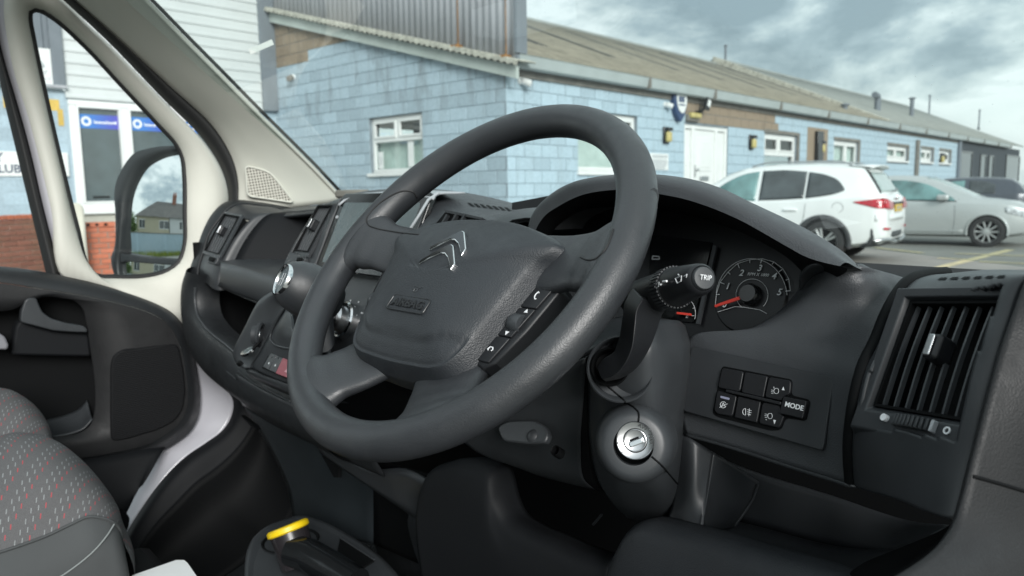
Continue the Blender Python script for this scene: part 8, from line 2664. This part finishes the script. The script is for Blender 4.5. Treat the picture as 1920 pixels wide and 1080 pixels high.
# ================================================================== seats
sm_, tt, bb_ = nmat('seat_cloth')
tcn = tt.nodes.new('ShaderNodeTexCoord')
mpn = N(tt, 'ShaderNodeMapping'); mpn.inputs['Rotation'].default_value = (0, 0, 0.5)
tt.links.new(tcn.outputs['UV'], mpn.inputs[0])
bk_ = N(tt, 'ShaderNodeTexBrick'); bk_.inputs['Scale'].default_value = 26
bk_.inputs['Color1'].default_value = (1, 1, 1, 1); bk_.inputs['Color2'].default_value = (0, 0, 0, 1); bk_.inputs['Mortar'].default_value = (0.5, 0.5, 0.5, 1)
tt.links.new(tcn.outputs['UV'], bk_.inputs['Vector'])
def cloth():
    """dark woven cloth with rows of short red and pale stitched dashes (laid out in the cloth's own u, v)"""
    t = tt
    sx = N(t, 'ShaderNodeSeparateXYZ'); t.links.new(tcn.outputs['UV'], sx.inputs[0])
    def mth(op, a, b=None, c=None):
        n = N(t, 'ShaderNodeMath', operation=op)
        for i, q in enumerate((a, b, c)):
            if q is None: continue
            if isinstance(q, (int, float)): n.inputs[i].default_value = q
            else: t.links.new(q, n.inputs[i])
        return n.outputs[0]
    u = mth('MULTIPLY', sx.outputs[0], 1.0); v = mth('MULTIPLY', sx.outputs[1], 1.0)
    row = mth('FLOOR', mth('MULTIPLY', v, 74.0))
    us = mth('ADD', mth('MULTIPLY', u, 56.0), mth('MULTIPLY', row, 0.37))
    fu = mth('FRACT', us); fv = mth('FRACT', mth('MULTIPLY', v, 74.0))
    dash = mth('MULTIPLY', mth('LESS_THAN', mth('ABSOLUTE', mth('SUBTRACT', fu, 0.5)), 0.075), mth('LESS_THAN', mth('ABSOLUTE', mth('SUBTRACT', fv, 0.5)), 0.30))
    cell = mth('ADD', mth('FLOOR', us), mth('MULTIPLY', row, 3.0))
    kind = mth('FRACT', mth('MULTIPLY', cell, 0.2501))
    red = mth('LESS_THAN', kind, 0.24)
    pale = mth('GREATER_THAN', kind, 0.49)
    weave = N(t, 'ShaderNodeTexNoise'); weave.inputs['Scale'].default_value = 900; weave.inputs['Detail'].default_value = 2
    t.links.new(tcn.outputs['Object'], weave.inputs['Vector'])
    wr = N(t, 'ShaderNodeMapRange'); wr.inputs['To Min'].default_value = 0.6; wr.inputs['To Max'].default_value = 1.4
    t.links.new(weave.outputs['Fac'], wr.inputs['Value'])
    base = N(t, 'ShaderNodeVectorMath', operation='SCALE'); base.inputs[0].default_value = (0.095, 0.095, 0.098)
    t.links.new(wr.outputs[0], base.inputs['Scale'])
    m1 = N(t, 'ShaderNodeMix', data_type='RGBA'); t.links.new(mth('MULTIPLY', dash, pale), m1.inputs[0])
    t.links.new(base.outputs[0], m1.inputs[6]); m1.inputs[7].default_value = (0.22, 0.235, 0.24, 1)
    m2 = N(t, 'ShaderNodeMix', data_type='RGBA'); t.links.new(mth('MULTIPLY', dash, red), m2.inputs[0])
    t.links.new(m1.outputs[2], m2.inputs[6]); m2.inputs[7].default_value = (0.36, 0.06, 0.07, 1)
    t.links.new(m2.outputs[2], bb_.inputs['Base Color'])
    bb_.inputs['Roughness'].default_value = 0.9
    bu = N(t, 'ShaderNodeBump'); bu.inputs['Strength'].default_value = 0.5; bu.inputs['Distance'].default_value = 0.0008
    t.links.new(weave.outputs['Fac'], bu.inputs['Height']); t.links.new(bu.outputs[0], bb_.inputs['Normal'])
t = tt
tt.nodes.remove(bk_); tt.nodes.remove(mpn)
cloth()
M['cloth'] = sm_
M['vinyl'] = plain('grey_seat_side_cloth', (0.055, 0.060, 0.062), 0.75, bump=0.5, bscale=1400, var=0.12, vscale=9)
def uv_loft(name, curves, mat, parent, nu, nv, su, sv, solid=0.0):
    o = loft(name, curves, mat, parent, nu=nu, nv=nv, solid=solid)
    me = o.data
    uvl = me.uv_layers.new(name='UVMap')
    for li, lp in enumerate(me.loops):
        i = lp.vertex_index
        uvl.data[li].uv = ((i % nu)/(nu-1)*su, (i//nu)/(nv-1)*sv)
    return o
M['stitch'] = plain('grey_stitching', (0.22, 0.24, 0.24), 0.7)
seat = thing('passenger_seat', 'near passenger seat cushion, grey cloth with red and white dashes', 'seat', (-1.3, -0.1, 0.45))
# near cushion: cloth top from vinyl seam over the crest
sA = [(-260, 1130, -1.16), (-150, 1085, -1.16), (0, 1036, -1.16), (45, 1021, -1.16), (88, 1005, -1.16), (130, 985, -1.16), (165, 970, -1.16), (190, 972, -1.16), (208, 978, -1.16), (222, 990, -1.165), (229, 1010, -1.18)]
sB = [(-260, 1020, -1.20), (-150, 985, -1.20), (0, 945, -1.20), (45, 925, -1.20), (90, 905, -1.20), (130, 905, -1.20), (165, 915, -1.20), (192, 930, -1.20), (210, 948, -1.20), (222, 965, -1.20), (230, 990, -1.21)]
sC = [(-260, 880, -1.30), (-150, 865, -1.30), (0, 846, -1.30), (25, 836, -1.30), (50, 831, -1.30), (85, 832, -1.30), (117, 841, -1.30), (158, 869, -1.30), (194, 908, -1.30), (216, 942, -1.30), (227, 975, -1.30)]
c1, c2, c3 = PXY(sA, 'x'), PXY(sB, 'x'), PXY(sC, 'x')
c4 = [p+V((-0.12, 0, -0.012)) for p in c3]
c5 = [p+V((-0.22, 0, -0.05)) for p in c3]
uv_loft('cushion', [c1, c2, c3, c4, c5], M['cloth'], seat, 60, 40, 0.62, 0.42)
# front drop of the cushion
fr0 = [c[-1] for c in (c1, c2, c3, c4, c5)]
fr1 = [p+V((0, 0.012, -0.05)) for p in fr0]
fr2 = [p+V((0, -0.01, -0.22)) for p in fr0]
uv_loft('cushion_front', [fr0, fr1, fr2], M['cloth'], seat, 30, 24, 0.30, 0.22)
# side bolster: plain cloth panels meeting at a stitched seam
v0 = c1
v1 = [p+V((0.020, 0, -0.035)) for p in c1]
v2 = [p+V((0.028, 0, -0.10)) for p in c1]
v3 = [p+V((0.015, 0, -0.28)) for p in c1]
loft('side_panel', [v0, v1, v2, v3], M['vinyl'], seat, nu=50, nv=24, solid=0.0)
sp = PXY([(214, 983, -1.152), (200, 1005, -1.140), (175, 1034, -1.135), (140, 1063, -1.133), (112, 1082, -1.132), (80, 1100, -1.13)], 'x')
tube('stitched_seam', cr_spline(sp, 40), 0.0011, M['stitch'], seat, 6)
tube('piping', [p+V((0.001, 0, 0.001)) for p in cr_spline(c1, 50)], 0.0022, M['vinyl'], seat, 6)
seat2 = thing('outer_passenger_seat', 'far passenger seat cushion against the door', 'seat', (-1.6, -0.1, 0.45))
tA = [(-260, 850, -1.52), (-150, 835, -1.52), (-60, 826, -1.52), (0, 818, -1.52), (20, 812, -1.52), (45, 811, -1.52), (70, 818, -1.52), (92, 828, -1.52), (99, 840, -1.53)]
tB = [(-260, 800, -1.56), (-150, 785, -1.56), (-60, 775, -1.56), (0, 770, -1.56), (20, 770, -1.56), (45, 773, -1.56), (68, 785, -1.56), (90, 805, -1.56), (98, 828, -1.56)]
tC = [(-260, 750, -1.64), (-150, 738, -1.64), (-60, 731, -1.64), (0, 730, -1.64), (20, 733, -1.64), (45, 745, -1.64), (70, 765, -1.64), (90, 795, -1.64), (98, 822, -1.64)]
c1, c2, c3 = PXY(tA, 'x'), PXY(tB, 'x'), PXY(tC, 'x')
uv_loft('cushion', [c1, c2, c3, [p+V((-0.1, 0, -0.02)) for p in c3]], M['cloth'], seat2, 50, 30, 0.55, 0.30)
fr0 = [c[-1] for c in (c1, c2, c3)]
uv_loft('cushion_front', [fr0, [p+V((0, 0.005, -0.05)) for p in fr0], [p+V((0, -0.02, -0.2)) for p in fr0]], M['cloth'], seat2, 20, 14, 0.15, 0.2)
loft('side_panel', [c1, [p+V((0.025, 0.0, -0.02)) for p in c1], [p+V((0.04, 0, -0.08)) for p in c1], [p+V((0.03, 0, -0.25)) for p in c1]], M['vinyl'], seat2, nu=40, nv=16)

# ================================================================== floor console with cup holder, tool and card
cc = thing('cup_holder_console', 'grey cup holder console on the floor between the seats', 'console', (-1.05, 0.45, 0.42))
zc = 0.742
def Z(px, py, z=zc): return bp(px, py, z=z)
outl = [(458, 1090), (459, 1058), (464, 1030), (478, 1005), (505, 985), (540, 972), (560, 966), (600, 975), (650, 1000), (710, 1040), (760, 1090)]
A = [Z(*p) for p in outl]
Ain = [Z(*p) for p in ((475, 1100), (476, 1060), (483, 1035), (496, 1013), (518, 997), (545, 985), (562, 979), (596, 987), (640, 1010), (692, 1046), (730, 1095))]
loft('top_rim', [[p+V((0, 0, -0.25)) for p in A], [p+V((0, 0, -0.010)) for p in A], A, Ain], M['satin'], cc, nu=50, nv=20, solid=0.0)
loft('top_plate', [Ain, [Z(560+0.3*(p[0]-560), 1090) for p in outl]], M['satin'], cc, nu=50, nv=8, solid=0.0)
hc_ = Z(545, 1015)
FHc = Frame(hc_, (1, 0, 0), (0, 1, 0))
lathe('cup_well', FHc, [(0.046, 0.002), (0.044, 0.0035), (0.041, 0.001), (0.040, -0.004), (0.0, -0.003)], M['black'], cc, 40)
f = Frame(Z(668, 1040), (1, 0, 0), (0, 1, 0))
sq = [f.px(px, py) for px, py in ((638, 1012), (702, 1054), (678, 1068), (632, 1040))]
prism('side_pocket', f, sq, 0.0, 0.003, M['black'], cc)
tube('pocket_edge', [Z(638, 1012)+V((0, 0, .004)), Z(702, 1054)+V((0, 0, .004))], 0.0015, M['satin'], cc, 6)
tl = thing('capped_tube', 'black plastic tube with bright yellow round cap in the cup holder', 'tube', hc_)
yc = bp(539, 988, z=0.80)
_d = ray(539, 988).normalized()
yn = (UP-_d*UP.dot(_d)).normalized()
yn = (yn*0.985 - _d*0.10 - _rt*0.27).normalized()
FYc = Frame(yc, yn.cross(V((0, 1, 0))), V((0, 1, 0))); FYc = Frame(yc, FYc.u, yn.cross(FYc.u)); FYc.n = yn
ky = (yc-CAM).length/FPX
lathe('yellow_cap', FYc, [(0.0, 0.0025), (33*ky, 0.0025), (36*ky, 0.0), (36*ky, -0.006), (33*ky, -0.008)], M['yellow'], tl, 40)
lathe('neck', FYc, [(33*ky, -0.005), (32*ky, -0.02), (31*ky, -0.06), (0.0, -0.06)], plain('black_glossy_tube', (0.02, 0.018, 0.02), 0.25), tl, 40)
tube('grip', [bp(548, 1032, z=.772), bp(580, 1042, z=.770), bp(620, 1065, z=.765), bp(670, 1095, z=.76)], [0.024, 0.0245, 0.024, 0.022], M['gloss'], tl, 20)
cdq = [bp(px, py, z=.735) for px, py in ((215, 1100), (250, 1078), (330, 1050), (345, 1050), (352, 1056), (372, 1085), (380, 1100))]
cdp = fill('white_card', cdq, M['paper'], None, spline=False, solid=0.003)
tag(cdp, 'white card lying between the seats at the bottom edge', 'card')
cdt = thing('seat_pedestal', 'black seat base panel between the seats', 'pedestal', (-1.1, 0.1, 0.42))
box('base_panel', WX, -1.30, -0.85, -0.2, 0.33, 0.42, 0.731, M['black'], cdt, bevel=0.02)
